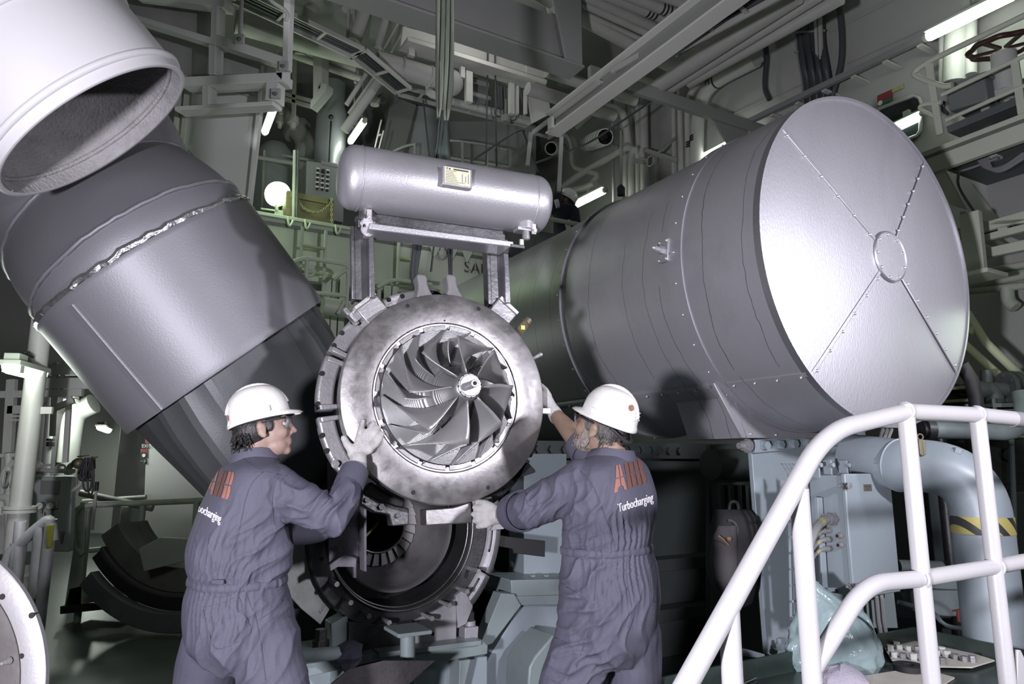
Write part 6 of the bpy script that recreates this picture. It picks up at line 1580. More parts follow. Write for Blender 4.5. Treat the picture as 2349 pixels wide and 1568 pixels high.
    for (px, py, rr) in ((643, 268, .06), (673, 270, .09)):
        m = MB(); q = PY(px, py, 9.2); m.cyl(q + ZX * .35, q, .025, n=8); m.cyl(q, q - ZX * .09, rr * .9, n=16); m.cyl(q - ZX * .09, q - ZX * .17, rr * .65, rr * .4, n=16); tag(m.build('ceiling_beacon', 'pipe_white'), ('smaller' if rr < .08 else 'larger') + ' pale ceiling bell lamp above the elbow pipe', 'lamp')
    T = thing('dark_tank', 'dark rounded tank behind the slanting lamp', 'tank', PY(630, 380, 9.7))
    p = PY(632, 340, 9.7); m = MB(); m.lathe(V((p.x, p.y, 3.6)), ZX, [(0, .30), (2.2, .30), (2.42, .26), (2.55, .16), (2.6, .0001)], 36); m.build('tank_body', 'vessel_silver', T)
    m = MB(); m.tube([PY(588, 345, 9.5), PY(600, 348, 9.5), PY(780, 378, 9.5)], .02, 8); m.tube([PY(606, 345, 9.4), PY(600, 500, 9.4)], .02, 8); m.tube([PY(588, 360, 9.3), PY(676, 375, 9.3)], .03, 8)
    tag(m.build('gallery_rail', 'pipe_white'), 'thin gallery handrail crossing below the elbow pipe', 'handrail')
    # tall grey panels behind sling
    m = MB(); m.prism([PY(*q, 10.2) for q in ((898, 218), (955, 240), (925, 352), (872, 345))], V((.1, .5, 0))); tag(m.build('casing_panel', 'panel_grey2', bevel=.01), 'tall flat grey casing panel behind the sling', 'panel')
    m = MB(); p = PY(965, 330, 10.6); m.lathe(V((p.x, p.y, 4.2)), ZX, [(0, .24), (2.9, .30), (2.9, .0001)], 32); tag(m.build('shiny_column', 'vessel_silver'), 'tapered shiny steel column just left of the sling', 'vessel')
    m = MB(); m.prism([PY(*q, 11) for q in ((1000, 235), (1230, 285), (1230, 400), (990, 380))], V((0, .3, 0))); tag(m.build('dark_casing', 'wall_dark', bevel=.01), 'dark flat casing behind the hanging ropes', 'panel')
    # gallery handrail arcs behind tank
    T = thing('curved_gallery_rail', 'curved grey gallery rail visible above the tank', 'handrail', PY(1100, 400, 9.6))
    for pts in ([(1032, 322), (1060, 324), (1115, 332), (1168, 345)], [(1032, 362), (1100, 372), (1168, 383)], [(895, 350), (930, 335), (952, 330)], [(952, 328), (952, 355)]):
        line([PY(*q, 9.6) for q in pts], .022, 'rail_tube', 'rail_dim', T, 8, .1)
    for px, a_, b_ in ((1061, 324, 378), (1117, 332, 385), (1170, 342, 385)):
        m = MB(); m.bar(PY(px, a_, 9.6), PY(px, b_, 9.6), .04, .04, (0, 1, 0)); m.build('rail_post', 'rail_dim', T)
    # ladder left of panels
    T = thing('thin_ladder', 'thin white ladder behind the second slanting lamp', 'ladder', PY(862, 345, 9))
    for (a, b) in (((875, 275), (832, 460)), ((868, 312), (874, 308)), ((880, 300), (838, 460))):
        m = MB(); m.bar(PY(*a, 9), PY(*b, 9), .02, .02, (0, 1, 0)); m.build('ladder_bar', 'pipe_white', T)
    # ropes
    for i, (pts, lab) in enumerate((([(1119, 105), (1115, 378)], 'left one of two vertical hoist ropes'), ([(1135, 108), (1139, 380)], 'right one of two vertical hoist ropes'), ([(971, 230), (985, 358)], 'single rope hanging left of the sling'), ([(1205, 300), (1190, 297), (1140, 330), (1080, 370)], 'black cable slanting down to the tank'), ([(1200, 302), (1222, 360), (1235, 395)], 'black cable falling from the crane rail end'), ([(1560, 188), (1350, 330), (1225, 375)], 'long thin wire sloping across the right wall'))):
        pthing('hoist_rope', lab, 'rope', [PY(*q, 8.2 if i < 3 else 7.4) for q in pts], .011 if i < 3 else .012, 'cable_dark', None, .2, 6)
mat('panel_grey2', (0.17, 0.175, 0.17), 0.5)
mat('chain_olive', (0.34, 0.34, 0.21), 0.5, 0.2)
mat('vessel_silver', (0.34, 0.365, 0.37), 0.3, 0.3, 0.05, 20, 0.06, 2)
mat('rail_dim', (0.26, 0.265, 0.25), 0.5)
build_recess()

# ---- white hopper platform, upper left
def build_hopper():
    y = 5.6
    T = thing('hopper_platform', 'white-painted steel platform with box frames right of the open duct', 'platform', PY(500, 240, y))
    def pl(q, d, name, m='hopper_white', dy=0.0, bev=.004):
        b = MB(); b.prism([PY(*k, y + dy) for k in q], V((d * .35, d, 0))); return b.build(name, m, T, bevel=bev)
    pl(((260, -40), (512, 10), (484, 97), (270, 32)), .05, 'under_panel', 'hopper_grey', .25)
    pl(((300, 30), (494, 88), (496, 104), (312, 46)), .12, 'cross_beam')
    pl(((300, -30), (516, -2), (513, 16), (300, -12)), .12, 'cross_beam')
    pl(((484, 10), (498, 12), (496, 98), (482, 96)), .1, 'end_post')
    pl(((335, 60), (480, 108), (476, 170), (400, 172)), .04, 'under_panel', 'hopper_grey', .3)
    pl(((478, 100), (494, 104), (492, 170), (478, 170)), .1, 'end_post')
    pl(((496, 78), (651, 130), (648, 151), (496, 101)), .12, 'cross_beam')
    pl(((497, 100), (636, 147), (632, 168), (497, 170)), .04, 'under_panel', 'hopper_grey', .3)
    pl(((633, 145), (650, 150), (648, 186), (633, 170)), .1, 'end_post')
    pl(((415, 176), (648, 165), (646, 186), (415, 198)), .14, 'cross_beam')
    pl(((480, 197), (618, 190), (606, 228), (480, 199)), .04, 'under_panel', 'hopper_grey', .3)
    pl(((463, 195), (478, 195), (478, 242), (463, 242)), .1, 'end_post')
    pl(((610, 186), (637, 188), (635, 232), (608, 228)), .1, 'end_post')
    pl(((400, 243), (626, 231), (625, 240), (400, 253)), .12, 'cross_beam')
    pl(((652, -60), (668, -60), (660, 158), (647, 155)), .06, 'tall_post')
    for q in ((651, 152), (633, 215), (550, 90)):
        c = PY(*q, y - .01); m = MB(); m.box(c, (.08, .03, .09)); m.build('bolted_lug', 'white_paint', T, bevel=.003)
        m = MB(); m.hexb(c + V((.0, -.015, -.01)), V((0, -1, 0)), .014, .02); m.build('lug_bolt', 'steel_cast', T)
    line([PY(600, -30, y), PY(620, 2, y), PY(650, 20, y), PY(662, 34, y), PY(656, 50, y)], .018, 'hand_tube', 'white_paint', T, 10, .1)
    line([PY(556, -40, y), PY(551, 84, y)], .018, 'hand_tube', 'white_paint', T, 10)
    # tapered white panel below
    T2 = thing('hopper_chute', 'large tapered white hopper chute below the frames at upper left', 'hopper', PY(500, 470, y + .4))
    yy = y + .33
    m = MB(); m.prism([PY(*q, yy) for q in ((428, 150), (606, 150), (567, 485), (428, 340))], V((.02, .06, 0))); m.build('panel_sheet', 'hopper_white', T2, bevel=.004)
    m = MB(); m.prism([PY(*q, yy - .05) for q in ((598, 150), (607, 150), (573, 485), (564, 485))], V((-.01, .05, 0))); m.build('edge_flange', 'hopper_white', T2, bevel=.003)
    for (a, b) in (((415, 205), (404, 330)), ((432, 205), (422, 340))):
        m = MB(); m.bar(PY(*a, yy - .1), PY(*b, yy - .1), .04, .08, (0, 1, 0)); m.build('side_post', 'green_paint', T2, bevel=.003)
mat('hopper_white', (0.70, 0.71, 0.68), 0.5, 0, 0.03, 15, 0.03, 1.5)
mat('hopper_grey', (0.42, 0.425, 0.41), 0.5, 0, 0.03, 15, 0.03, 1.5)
build_hopper()

# ---- ceiling structure
def build_ceiling():
    # athwart beam
    uB = 5.2; zb = PU(1200, 125, uB).z
    T = thing('deck_beam', 'deep grey ceiling beam crossing above the sling', 'beam', S(uB, 2.5, zb))
    m = MB(); m.box(S(uB, .6, zb + .26), (.03, 6.3, .52), (AX, BX, ZX)); m.build('web', 'ceiling_paint', T, bevel=.003)
    m = MB(); m.box(S(uB, .6, zb), (.26, 6.3, .025), (AX, BX, ZX)); m.build('flange', 'ceiling_paint', T, bevel=.003)
    m = MB(); m.prism([S(uB - .1, 3.55, zb + .01), S(uB - .1, 3.75, zb + .01), S(uB - .1, 3.75, zb + .9), S(uB - .1, 3.35, zb + .9)], AX * .03); m.build('knee_plate', 'ceiling_paint', T, bevel=.01)
    m = MB(); m.box(S(uB, 5.2, zb + .05), (.06, 2.6, .14), (AX, BX, ZX)); m.build('outer_beam', 'ceiling_paint', T, bevel=.005)
    m = MB(); m.prism([S(uB, 5.6, zb), S(uB, 6.5, zb), S(uB, 6.5, zb - 1.0)], AX * .02); m.build('wall_knee', 'ceiling_paint', T, bevel=.003)
    # hatch coaming behind, lit by daylight
    uC = 7.3
    T = thing('hatch_coaming', 'pale daylight-lit hatch coaming plate behind the ceiling beam', 'coaming', PU(1080, 150, uC))
    m = MB(); m.prism([PU(*q, uC) for q in ((925, 60), (1250, 150), (1232, 206), (918, 112))], AX * .04); m.build('coaming_plate', 'coaming_white', T, bevel=.003)
    m = MB(); m.prism([PU(*q, uC) for q in ((1205, 130), (1240, 140), (1262, 262), (1218, 285), (1205, 200))], -AX * .03); m.build('knee_bracket', 'coaming_white', T, bevel=.006)
    m = MB(); m.prism([PU(*q, uC) for q in ((918, 108), (1232, 203), (1231, 212), (917, 117))], -AX * .25); m.build('bottom_flange', 'coaming_white', T, bevel=.003)
    # skylight
    T = thing('skylight', 'small bright round skylight in the deckhead beyond the beam', 'skylight', PU(1170, 120, 7.75))
    c = PU(1172, 112, 7.75)
    m = MB(); m.lathe(c, V((0, -.75, -.65)), [(0, .0001), (0, .24)], 28); m.build('pane', 'daylight_glass', T)
    m = MB(); m.tube(circle_pts(c, V((0, -.75, -.65)), .24, 32), .022, 8, closed=True); m.build('frame', 'white_paint', T)
    for a in (20, 80, 140):
        d = BX * math.cos(R_(a)) + V((0, .65, -.75)).normalized() * math.sin(R_(a)); m = MB(); m.bar(c - d * .23, c + d * .23, .016, .016, (0, 1, 0)); m.build('glazing_bar', 'white_paint', T)
    lamp_light('daylight_spill', PU(1120, 60, 6.6), 40, (1, .99, .95), .3)
    # crane rail
    T = thing('crane_rail', 'pale I-beam crane rail running diagonally overhead', 'beam', S(6, 3.69, 4.8))
    u0, u1 = 1.5, PZ(1225, 300, 4.8).dot(AX)
    for dz, w, h, nm in ((0.01, .16, .02, 'bottom_flange'), (.22, .16, .02, 'top_flange'), (.115, .02, .2, 'web')):
        m = MB(); m.box(S((u0 + u1) / 2, 3.69, 4.8 + dz), (u1 - u0, w, h), (AX, BX, ZX)); m.build(nm, 'coaming_white' if nm != 'web' else 'ceiling_paint', T, bevel=.002)
    m = MB(); m.box(S(u1 - .12, 3.60, 4.86), (.08, .03, .12), (AX, BX, ZX)); m.build('end_stop', 'white_paint', T, bevel=.003)
    # rail hangers at far end
    for px, y0, y1, lab in ((1218, 305, 380, 'short pale hanger post below the far end of the crane rail'), (1290, 270, 440, 'tall pale hanger post right of the tank')):
        m = MB(); m.bar(PY(px, y0, 7.2), PY(px - 8, y1, 7.2), .045, .045, (0, 1, 0)); tag(m.build('hanger_post', 'pipe_white', bevel=.003), lab, 'post')
    # cable ladders
    def cable_ladder(pix, plane, w, label, rung=.35):
        T = thing('cable_ladder', label, 'cable tray', plane(*pix[0])); pts = [plane(*q) for q in pix]
        for i in range(len(pts) - 1):
            a, b = pts[i], pts[i + 1]; d = (b - a).normalized(); n = d.cross(ZX).normalized()
            for s_ in (-1, 1):
                m = MB(); m.bar(a + n * w / 2 * s_, b + n * w / 2 * s_, .02, .05); m.build('side_rail', 'pipe_white', T)
            L = (b - a).length; k = max(2, int(L / rung))
            for j in range(k + 1):
                c = a + d * (L * j / k); m = MB(); m.bar(c - n * w / 2, c + n * w / 2, .03, .02); m.build('rung', 'pipe_white', T)
            for j in range(4):
                o = n * (w * (-.3 + .2 * j)) + ZX * .03; m = MB(); m.tube([a + o, b + o], .018, 6); m.build('cable', 'cable_dark', T)
    z1 = zl(840, 130, 7.0)
    cable_ladder([(545, -10), (822, 122)], lambda x, y: PZ(x, y, z1), .22, 'cable ladder running from the upper left towards the lagged pipe')
    cable_ladder([(822, 122), (925, 208)], lambda x, y: PZ(x, y, z1), .22, 'short steeply turned cable ladder in front of the lagged pipe')
    z2 = zl(1080, 245, 8.6)
    cable_ladder([(920, 208), (1010, 232), (1215, 282)], lambda x, y: PZ(x, y, z2), .2, 'cable ladder running behind the sling below the coaming')
    z3 = 4.75
    cable_ladder([(1880, -80), (1420, 172)], lambda x, y: PZ(x, y, 4.95), .2, 'cable ladder alongside the crane rail near the right wall', .3)
    cable_ladder([(1395, 195), (1240, 310)], lambda x, y: PZ(x, y, 4.95), .2, 'cable ladder continuing to the far end of the crane rail', .3)
    # lagged pipe
    zz = zl(900, 150, 7.6)
    T = thing('lagged_pipe', 'thick white lagged pipe with crumpled wrapping left of the sling', 'pipe', PZ(900, 150, zz))
    line([PZ(540, 50, zz), PZ(820, 128, zz), PZ(1035, 190, zz)], .125, 'pipe_run', 'lagging_white', T, 22)
    for px, py in ((862, 140), (922, 157), (985, 176)):
        p = PZ(px, py, zz); d = (PZ(1035, 190, zz) - PZ(820, 128, zz)).normalized(); MB().tube(circle_pts(p, d, .128, 28), .012, 6, closed=True).build('wrap_seam', 'lagging_white', T, ang=80)
    m = MB(); m.sphere(PZ(1035, 190, zz), .15, 18, 12, (1, 1, 1.1)); m.build('wrapped_end', 'lagging_white', T, ang=180)
    line([PZ(985, 195, zz), PZ(985, 215, zz - .2), PZ(1010, 222, zz - .25)], .05, 'branch', 'lagging_white', T, 14, .1)
    pthing('thin_coaming_pipe', 'thin white lagged pipe passing behind the sling to the right', 'pipe', [PZ(1035, 232, zz), PZ(1215, 280, zz)], .05, 'lagging_white')
    # vertical hangers for coaming
    for i, (px, y0, y1, w) in enumerate(((1075, 165, 235, .09), (1173, 192, 262, .07), (1186, 198, 262, .03), (1205, 205, 262, .03), (943, 105, 130, .08), (1060, 155, 180, .06))):
        m = MB(); m.bar(PU(px, y0, 7.2), PU(px, y1, 7.2), w, .06, AX); tag(m.build('hanger_strap', 'coaming_white', bevel=.003), ('broad', 'second', 'slim', 'slimmest', 'short left', 'bent short')[i] + ' hanger strap below the hatch coaming', 'strap')
    # cable bundle panel under the coaming
    T = thing('cable_bank', 'bank of grey cables on a rack below the hatch coaming', 'cables', PU(1100, 230, 7.6))
    for k in range(9):
        x = 1084 + k * 4; line([PU(x, 178 + k, 7.6), PU(x + 2, 205, 7.6), PU(x - 6, 238, 7.6)], .02, 'cable', 'cable_grey', T, 6, .1)
    for y0 in (184, 214):
        m = MB(); m.bar(PU(1080, y0, 7.5), PU(1125, y0 + 12, 7.5), .03, .05); m.build('rack_bar', 'pipe_white', T)
    for k in range(6):
        x = 1135 + k * 7; line([PU(x, 195 + k * 2, 7.9), PU(x + 3, 250, 7.9)], .025, 'cable', 'cable_grey', T, 6)
    # deckhead pipes: athwart set (upper centre-right)
    zc = 6.3
    spec = [((1190, -40), (1480, 118), .085, 'lagging_white', 'thickest lagged deckhead pipe beside the beam'), ((1250, -10), (1460, 85), .03, 'pipe_white', 'thin deckhead pipe, first beyond the thickest one'),
            ((1300, -10), (1480, 72), .05, 'pipe_white', 'medium deckhead pipe, second beyond the thickest one'), ((1340, -10), (1500, 62), .055, 'pipe_white', 'medium deckhead pipe, third beyond the thickest one'),
            ((1375, -20), (1545, 50), .065, 'pipe_white', 'deckhead pipe with black stripe bands beside the crane rail'), ((1420, -20), (1570, 40), .065, 'pipe_white', 'second striped deckhead pipe near the top edge'), ((1500, -20), (1600, 15), .07, 'pipe_white', 'deckhead pipe nearest the crane rail at the top edge')]
    for a, b, r, mm, lab in spec:
        T = thing('deckhead_pipe', lab, 'pipe', PZ(*a, zc)); p, q = PZ(*a, zc), PZ(*b, zc); line([p, q, q + (q - p) * .5], r, 'pipe_run', mm, T, 14)
        d = (q - p).normalized()
        if 'stripe' in lab:
            for k in range(3):
                c = p.lerp(q, .62) + d * (.05 * k); MB().cyl(c, c + d * .022, r + .002, n=14).build('black_band', 'black', T)
        if 'thickest' in lab and 'beside' in lab:
            c = p.lerp(q, .30); m = MB(); m.sphere(c, .16, 14, 10); m.build('wrapped_joint', 'lagging_white', T, ang=180)
    # fore-aft set near the right wall
    for a, b, r, lab in (((1830, -10), (1500, 205), .08, 'long pipe running fore and aft below the deckhead'), ((1880, -10), (1530, 210), .05, 'second long fore-and-aft deckhead pipe'), ((1930, -5), (1580, 190), .06, 'third long fore-and-aft deckhead pipe nearer the wall'), ((1760, -10), (1560, 120), .04, 'thin fore-and-aft deckhead pipe beside the cable ladder')):
        pthing('fore_aft_pipe', lab, 'pipe', [PZ(*a, 5.5), PZ(*b, 5.5)], r, 'pipe_white')
    rnd = random.Random(2)
    # short cross pipes behind the cable ladder
    for k in range(9):
        a = S(3.2 + k * .42, 4.6 if k < 7 else 4.0, 5.9); pthing('cross_pipe', '%s short cross pipe behind the ladder tray, counted from the near end' % ('first second third fourth fifth sixth seventh eighth ninth'.split()[k]), 'pipe', [a, S(3.2 + k * .42, 5.3, 5.9)], .05 + .015 * (k % 3), 'lagging_white', 'short cross pipes above the ladder tray')
    # upper-left ceiling clutter
    for i, (pts, r, mm, lab) in enumerate((
        ([(845, -10), (830, 45), (812, 95)], .085, 'lagging_white', 'lagged pipe dropping from the deckhead with a joint bulge'), ([(890, 20), (868, 110)], .05, 'lagging_white', 'narrower lagged pipe beside the beam'), ([(725, -10), (712, 25), (690, 130)], .09, 'pipe_white', 'thick flanged pipe hanging at the top left of centre'),
        ([(800, -10), (800, 22)], .09, 'pipe_white', 'capped pipe stub at the top edge left of the beam'), ([(800, 22), (796, 110)], .02, 'pipe_white', 'thin drop pipe under the capped stub'), ([(812, 10), (812, 118)], .015, 'pipe_white', 'thin drop rod beside the capped stub'),
        ([(920, 40), (880, 115)], .016, 'pipe_white', 'thin conduit with a round fitting, upper one'), ([(940, 45), (898, 120)], .016, 'pipe_white', 'thin conduit with a round fitting, lower one'), ([(665, 110), (820, 160)], .06, 'pipe_white', 'horizontal pipe behind the box column'), ([(670, 125), (830, 182)], .045, 'pipe_white', 'lower horizontal pipe behind the box column'),
        ([(755, 125), (765, 140), (825, 160), (815, 190)], .02, 'pipe_white', 'thin bent conduit near the silver vessel'), ([(840, 170), (795, 240)], .03, 'pipe_white', 'thin sloping pipe right of the silver vessel'), ([(860, 175), (800, 260)], .02, 'pipe_white', 'thinnest sloping pipe right of the silver vessel'), ([(905, 135), (790, 300)], .06, 'pipe_white', 'broad sloping channel above the second lamp'), ([(1000, 40), (960, 130)], .018, 'pipe_white', 'sloping conduit in front of the coaming'))):
        pthing('overhead_pipe', lab, 'pipe', [PY(*q, 8.0) for q in pts], r, mm, None, .15 if len(pts) > 2 else None)
    T = thing('box_column', 'white box-section bracket column left of the lagged pipe', 'column', PY(735, 240, 7.8))
    for q in (((718, 118), (740, 120), (738, 195), (718, 230)), ((725, 188), (750, 192), (748, 205), (712, 248), (712, 232), (730, 205))):
        m = MB(); m.prism([PY(*k, 7.8) for k in q], V((.05, .12, 0))); m.build('column_plate', 'white_paint', T, bevel=.004)
    T = thing('grille_bar', 'white slotted channel rack behind the slanting lamp', 'rack', PY(680, 230, 9))
    for a, b in (((635, 212), (715, 232)), ((635, 222), (715, 245)), ((645, 120), (645, 262)), ((676, 120), (674, 270))):
        m = MB(); m.bar(PY(*a, 9), PY(*b, 9), .05, .05, (0, 1, 0)); m.build('rack_bar', 'pipe_white', T, bevel=.003)
    for k, (px, py) in enumerate(((860, 228), (1160, 268))):
        c = PY(px, py, 8.6); T = thing('ceiling_speaker', ('left' if k == 0 else 'right') + ' ceiling bell with looped cables, ' + ('above the second lamp' if k == 0 else 'below the coaming'), 'bell', c)
        m = MB(); m.cyl(c + ZX * .25, c, .02, n=8); m.cyl(c, c - ZX * .08, .08, .06, n=16); m.build('bell', 'rail_dim', T)
        for s_ in (-1, 1): MB().tube(circle_pts(c + BX * (.1 * s_) + ZX * .04, V((0, 1, .2)), .06, 16), .008, 6, closed=True).build('cable_loop', 'cable_dark', T)
mat('coaming_white', (0.62, 0.62, 0.58), 0.5, 0, 0.03, 15, 0.04, 1.5)
build_ceiling()

# ---- right wall fittings
def build_right_wall():
    v = 6.48
    W_ = lambda x, y: PV(x, y, v)
    T = thing('cabin_window', 'dark rounded control-room window high on the right wall', 'window', W_(2070, 320))
    a = [W_(*q) for q in ((2008, 262), (2022, 250), (2100, 220), (2112, 226), (2117, 240), (2114, 300), (2106, 312), (2040, 338), (2014, 320))]
    m = MB(); m.prism(a, -BX * .015); m.build('pane', 'glass_dark', T)
    m = MB(); m.tube([p - BX * .02 for p in a], .018, 8, closed=True); m.build('gasket', 'white_paint', T, ang=80)
    tube_lamp('glowing tube in place of a lamp reflection in the dark control-room window', PV(2052, 290, v - .05), PV(2113, 261, v - .05), .06, 0)  # emissive tube set on the pane to stand for a reflected lamp
    T = thing('warning_sign', 'small red, green and yellow safety signs left of the window', 'sign', W_(2035, 242))
    for q, mm in ((((2014, 220), (2048, 205), (2048, 224), (2014, 235)), 'sign_red'), (((2014, 235), (2048, 224), (2048, 230), (2015, 244)), 'sign_green'), (((2048, 204), (2074, 192), (2074, 202), (2048, 213)), 'sign_yellow')):
        m = MB(); m.prism([W_(*k) for k in q], -BX * .012); m.build('sign_board', mm, T)
    m = MB(); p = W_(2021, 237) - BX * .014; m.cyl(p, p - BX * .002, .025, n=14); m.build('sign_symbol', 'sign_white', T)
    # wall seams
    for i, pts in enumerate((((1600, 300), (2349, -40)), ((1900, 75), (2349, -150)))):
        m = MB(); m.bar(W_(*pts[0]), W_(*pts[1]), .008, .02); struct(m.build('trim_%d' % (i + 1), 'wall_paint'))
    # cable support bar with brackets along the wall
    T = thing('wall_cable_bar', 'long dark cable bar on brackets rising along the right wall', 'cable tray', PV(1700, 290, v - .2))
    a, b = PV(1690, 292, v - .25), PV(2150, 72, v - .25)
    m = MB(); m.bar(a, b, .05, .06); m.build('bar', 'cable_grey', T)
    for k in range(7):
        c = a.lerp(b, (k + .5) / 7); m = MB(); m.bar(c - ZX * .05, c + BX * .25 - ZX * .05, .05, .02); m.build('bracket', 'white_paint', T)
    # striped pipes
    def wall_pipe(pts, r, label, bands=(), dv=.35, mm='pipe_white'):
        T = thing('wall_pipe', label, 'pipe', PV(*pts[-1], v - dv)); P = fillet([PV(*q, v - dv) for q in pts], .35, 8)
        line(P, r, 'pipe_run', mm, T, 16)
        for (x, y, dx, dy) in bands:
            for k in range(3):
                p = PV(x + dx * k, y + dy * k, v - dv); d = (PV(x + dx * 4, y + dy * 4, v - dv) - PV(x, y, v - dv)).normalized()
                MB().cyl(p, p + d * .022, r + .003, n=16).build('black_band', 'black', T)
        return T
    wall_pipe([(1598, 390), (1600, 250), (1628, 192), (1735, 138)], .085, 'thick wall pipe with black stripe bands bending up beside the receiver', [(1598, 312, 0, 5), (1628, 196, 7, -4)])
    wall_pipe([(1582, 400), (1576, 230), (1600, 190), (1640, 165), (1655, 110)], .045, 'thinner striped wall pipe left of the thick one', [(1581, 326, 0, 5), (1624, 180, 5, -3)])
    wall_pipe([(1680, 172), (1680, 80)], .07, 'short striped vertical pipe joining the thick wall pipe', [(1680, 92, 0, 5)], .3)
    wall_pipe([(1738, 140), (1725, 60)], .07, 'vertical pipe stub right of the striped pipes', [], .3)
    for i, (x, r) in enumerate(((1438, .05), (1452, .065), (1467, .05), (1480, .06), (1408, .02))):
        wall_pipe([(x, 500), (x - 4, 200)], r, ('first', 'second', 'third', 'fourth', 'thinnest dark')[i] + ' of the vertical pipes rising behind the receiver', [], .3 if i < 4 else .6, 'pipe_white' if i < 4 else 'cable_grey')
    for i, x in enumerate((1562, 1548)):
        wall_pipe([(x, 430), (x - 4, 150)], .035, ('nearer' if i == 0 else 'farther') + ' thin conduit left of the striped wall pipes', [], .2)
    # looped pipes at far right of the deckhead
    Q = lambda x, y: PV(x, y, 5.6)
    for i, (pts, r, lab) in enumerate((([(1325, 292), (1372, 250), (1405, 243), (1432, 258), (1440, 330)], .05, 'hooped white pipe above the round duct mouths'), ([(1300, 296), (1255, 290), (1310, 315), (1312, 385), (1375, 400), (1360, 415)], .035, 'white zigzag pipe with a valve left of the duct mouths'), ([(1455, 345), (1440, 335), (1400, 360), (1330, 400), (1290, 430)], .045, 'white pipe sloping down to the distant worker'), ([(1365, 420), (1340, 432), (1290, 440)], .05, 'white pipe with a ball joint above the distant worker'), ([(1340, 180), (1330, 215), (1380, 195)], .05, 'bent white pipe stub under the outer beam'), ([(1320, 250), (1390, 215), (1430, 205)], .06, 'short pipe under the outer beam'))):
        pthing('loop_pipe', lab, 'pipe', [Q(*q) for q in pts], r, 'pipe_white', None, .18)
    # duct mouths
    for i, (mx, my, bx, by, r) in enumerate(((1388, 314, 1345, 330, .11), (1264, 340, 1288, 342, .095))):
        a, b = PV(mx, my, 5.3), PV(bx, by, 5.9); T = thing('vent_mouth', ('larger right' if i == 0 else 'smaller left') + ' round duct mouth open towards the room', 'duct', b); d = (a - b).normalized()
        m = MB(); m.lathe(b, d, [(0, r), ((a - b).length, r), ((a - b).length, r - .015), ((a - b).length - .25, r - .02), ((a - b).length - .25, .0001)], 28); o = m.build('duct_shell', ['lagging_white', 'hole_dark'], T)
        for p in o.data.polygons:
            if all((o.data.vertices[k].co + WLOC[T.name] - b - d * (o.data.vertices[k].co + WLOC[T.name] - b).dot(d)).length < r - .012 for k in p.vertices): p.material_index = 1
        for k in range(5): MB().tube(circle_pts(b + d * ((a - b).length * (.3 + .14 * k)), d, r, 28), .008, 6, closed=True).build('hoop', 'lagging_white', T, ang=80)
    # wall bracket arm with lamp and plate
    T = thing('wall_bracket', 'thin wall bracket arm carrying a small bell lamp', 'bracket', PV(1470, 352, 5.9))
    for a, b, w in (((1480, 345), (1552, 368), .05), ((1510, 350), (1550, 315), .03)):
        m = MB(); m.bar(PV(*a, 5.9), PV(*b, 6.2), w, w); m.build('arm', 'rail_dim', T)
    c = PV(1472, 355, 5.9); m = MB(); m.cyl(c + ZX * .08, c - ZX * .04, .05, .04, n=14); m.tube(circle_pts(c + BX * .15 - ZX * .05, BX, .07, 16), .007, 6, closed=True); m.build('bell_lamp', 'pipe_white', T)
    m = MB(); m.prism([PV(*q, 5.9) for q in ((1452, 362), (1473, 366), (1477, 378), (1456, 374))], BX * .01); m.build('name_plate', 'rail_dim', T)
    # bottle-shaped beacon
    c = PV(1425, 448, 5.4); T = thing('signal_beacon', 'dark blue signal beacon on a thin pole behind the receiver', 'beacon', c)
    m = MB(); m.cyl(c, c + ZX * .10, .05, n=14); m.cyl(c + ZX * .10, c + ZX * .14, .05, .02, n=14); m.build('cap', 'cloth_navy', T); line([c + ZX * .14, PV(1424, 300, 5.4)], .014, 'pole', 'rail_dim', T)
    m = MB(); m.sphere(c - ZX * .03 + BX * .05, .035, 10, 8); m.build('amber_lens', 'sign_yellow', T)
    # thick dark cable riser
    T = thing('cable_riser', 'thick bundle of dark cables running up the right wall', 'cables', W_(1860, 235)); rnd = random.Random(9)
    for k in range(12):
        x = 1826 + k * 5.2; pts = [PV(x, -60, v - .12), PV(x + 1, 90, v - .12), PV(x + 10 + rnd.uniform(-3, 3), 150, v - .12 - .05 * (k % 3)), PV(x + 18, 190, v - .12), PV(x + 20, 300, v - .12)]
        line(pts, .022 + .006 * (k % 3), 'cable', 'cable_dark' if k % 3 else 'cable_grey', T, 8, .3)
    for y0 in (25, 75, 120):
        m = MB(); m.bar(PV(1822, y0, v - .16), PV(1892, y0 - 5, v - .16), .02, .02); m.build('clamp_bar', 'cable_grey', T)
    m = MB(); m.bar(PV(1868, -20, v - .2), PV(1876, 140, v - .2), .03, .03, BX); m.bar(PV(1880, -20, v - .2), PV(1884, 135, v - .2), .03, .03, BX); m.build('riser_rail', 'pipe_white', T)
    for i, pts in enumerate(([(1735, 55), (1762, 110), (1752, 200), (1765, 228)], [(1922, -10), (1932, 80), (1930, 150), (1908, 222)])):
        pthing('loose_cable', ('thick dark cable bowing down the wall left of the cable bundle', 'dark cable curving down right of the cable bundle')[i], 'cable', [PV(*q, v - .12) for q in pts], .03, 'cable_dark', None, .35, 8)
    # vertical pipes by the top right lamp
    for i, (x, y0, y1, r) in enumerate(((2190, 60, 190, .10), (2163, 82, 190, .035), (2228, 40, 170, .045))):
        wall_pipe([(x, y1), (x + (0 if i else 6), y0)], r, ('thick brightly lit wall pipe under the top right lamp', 'thin lit pipe left of the thick lit wall pipe', 'slim lit pipe right of the thick lit wall pipe')[i], [], .2, 'white_paint')
build_right_wall()

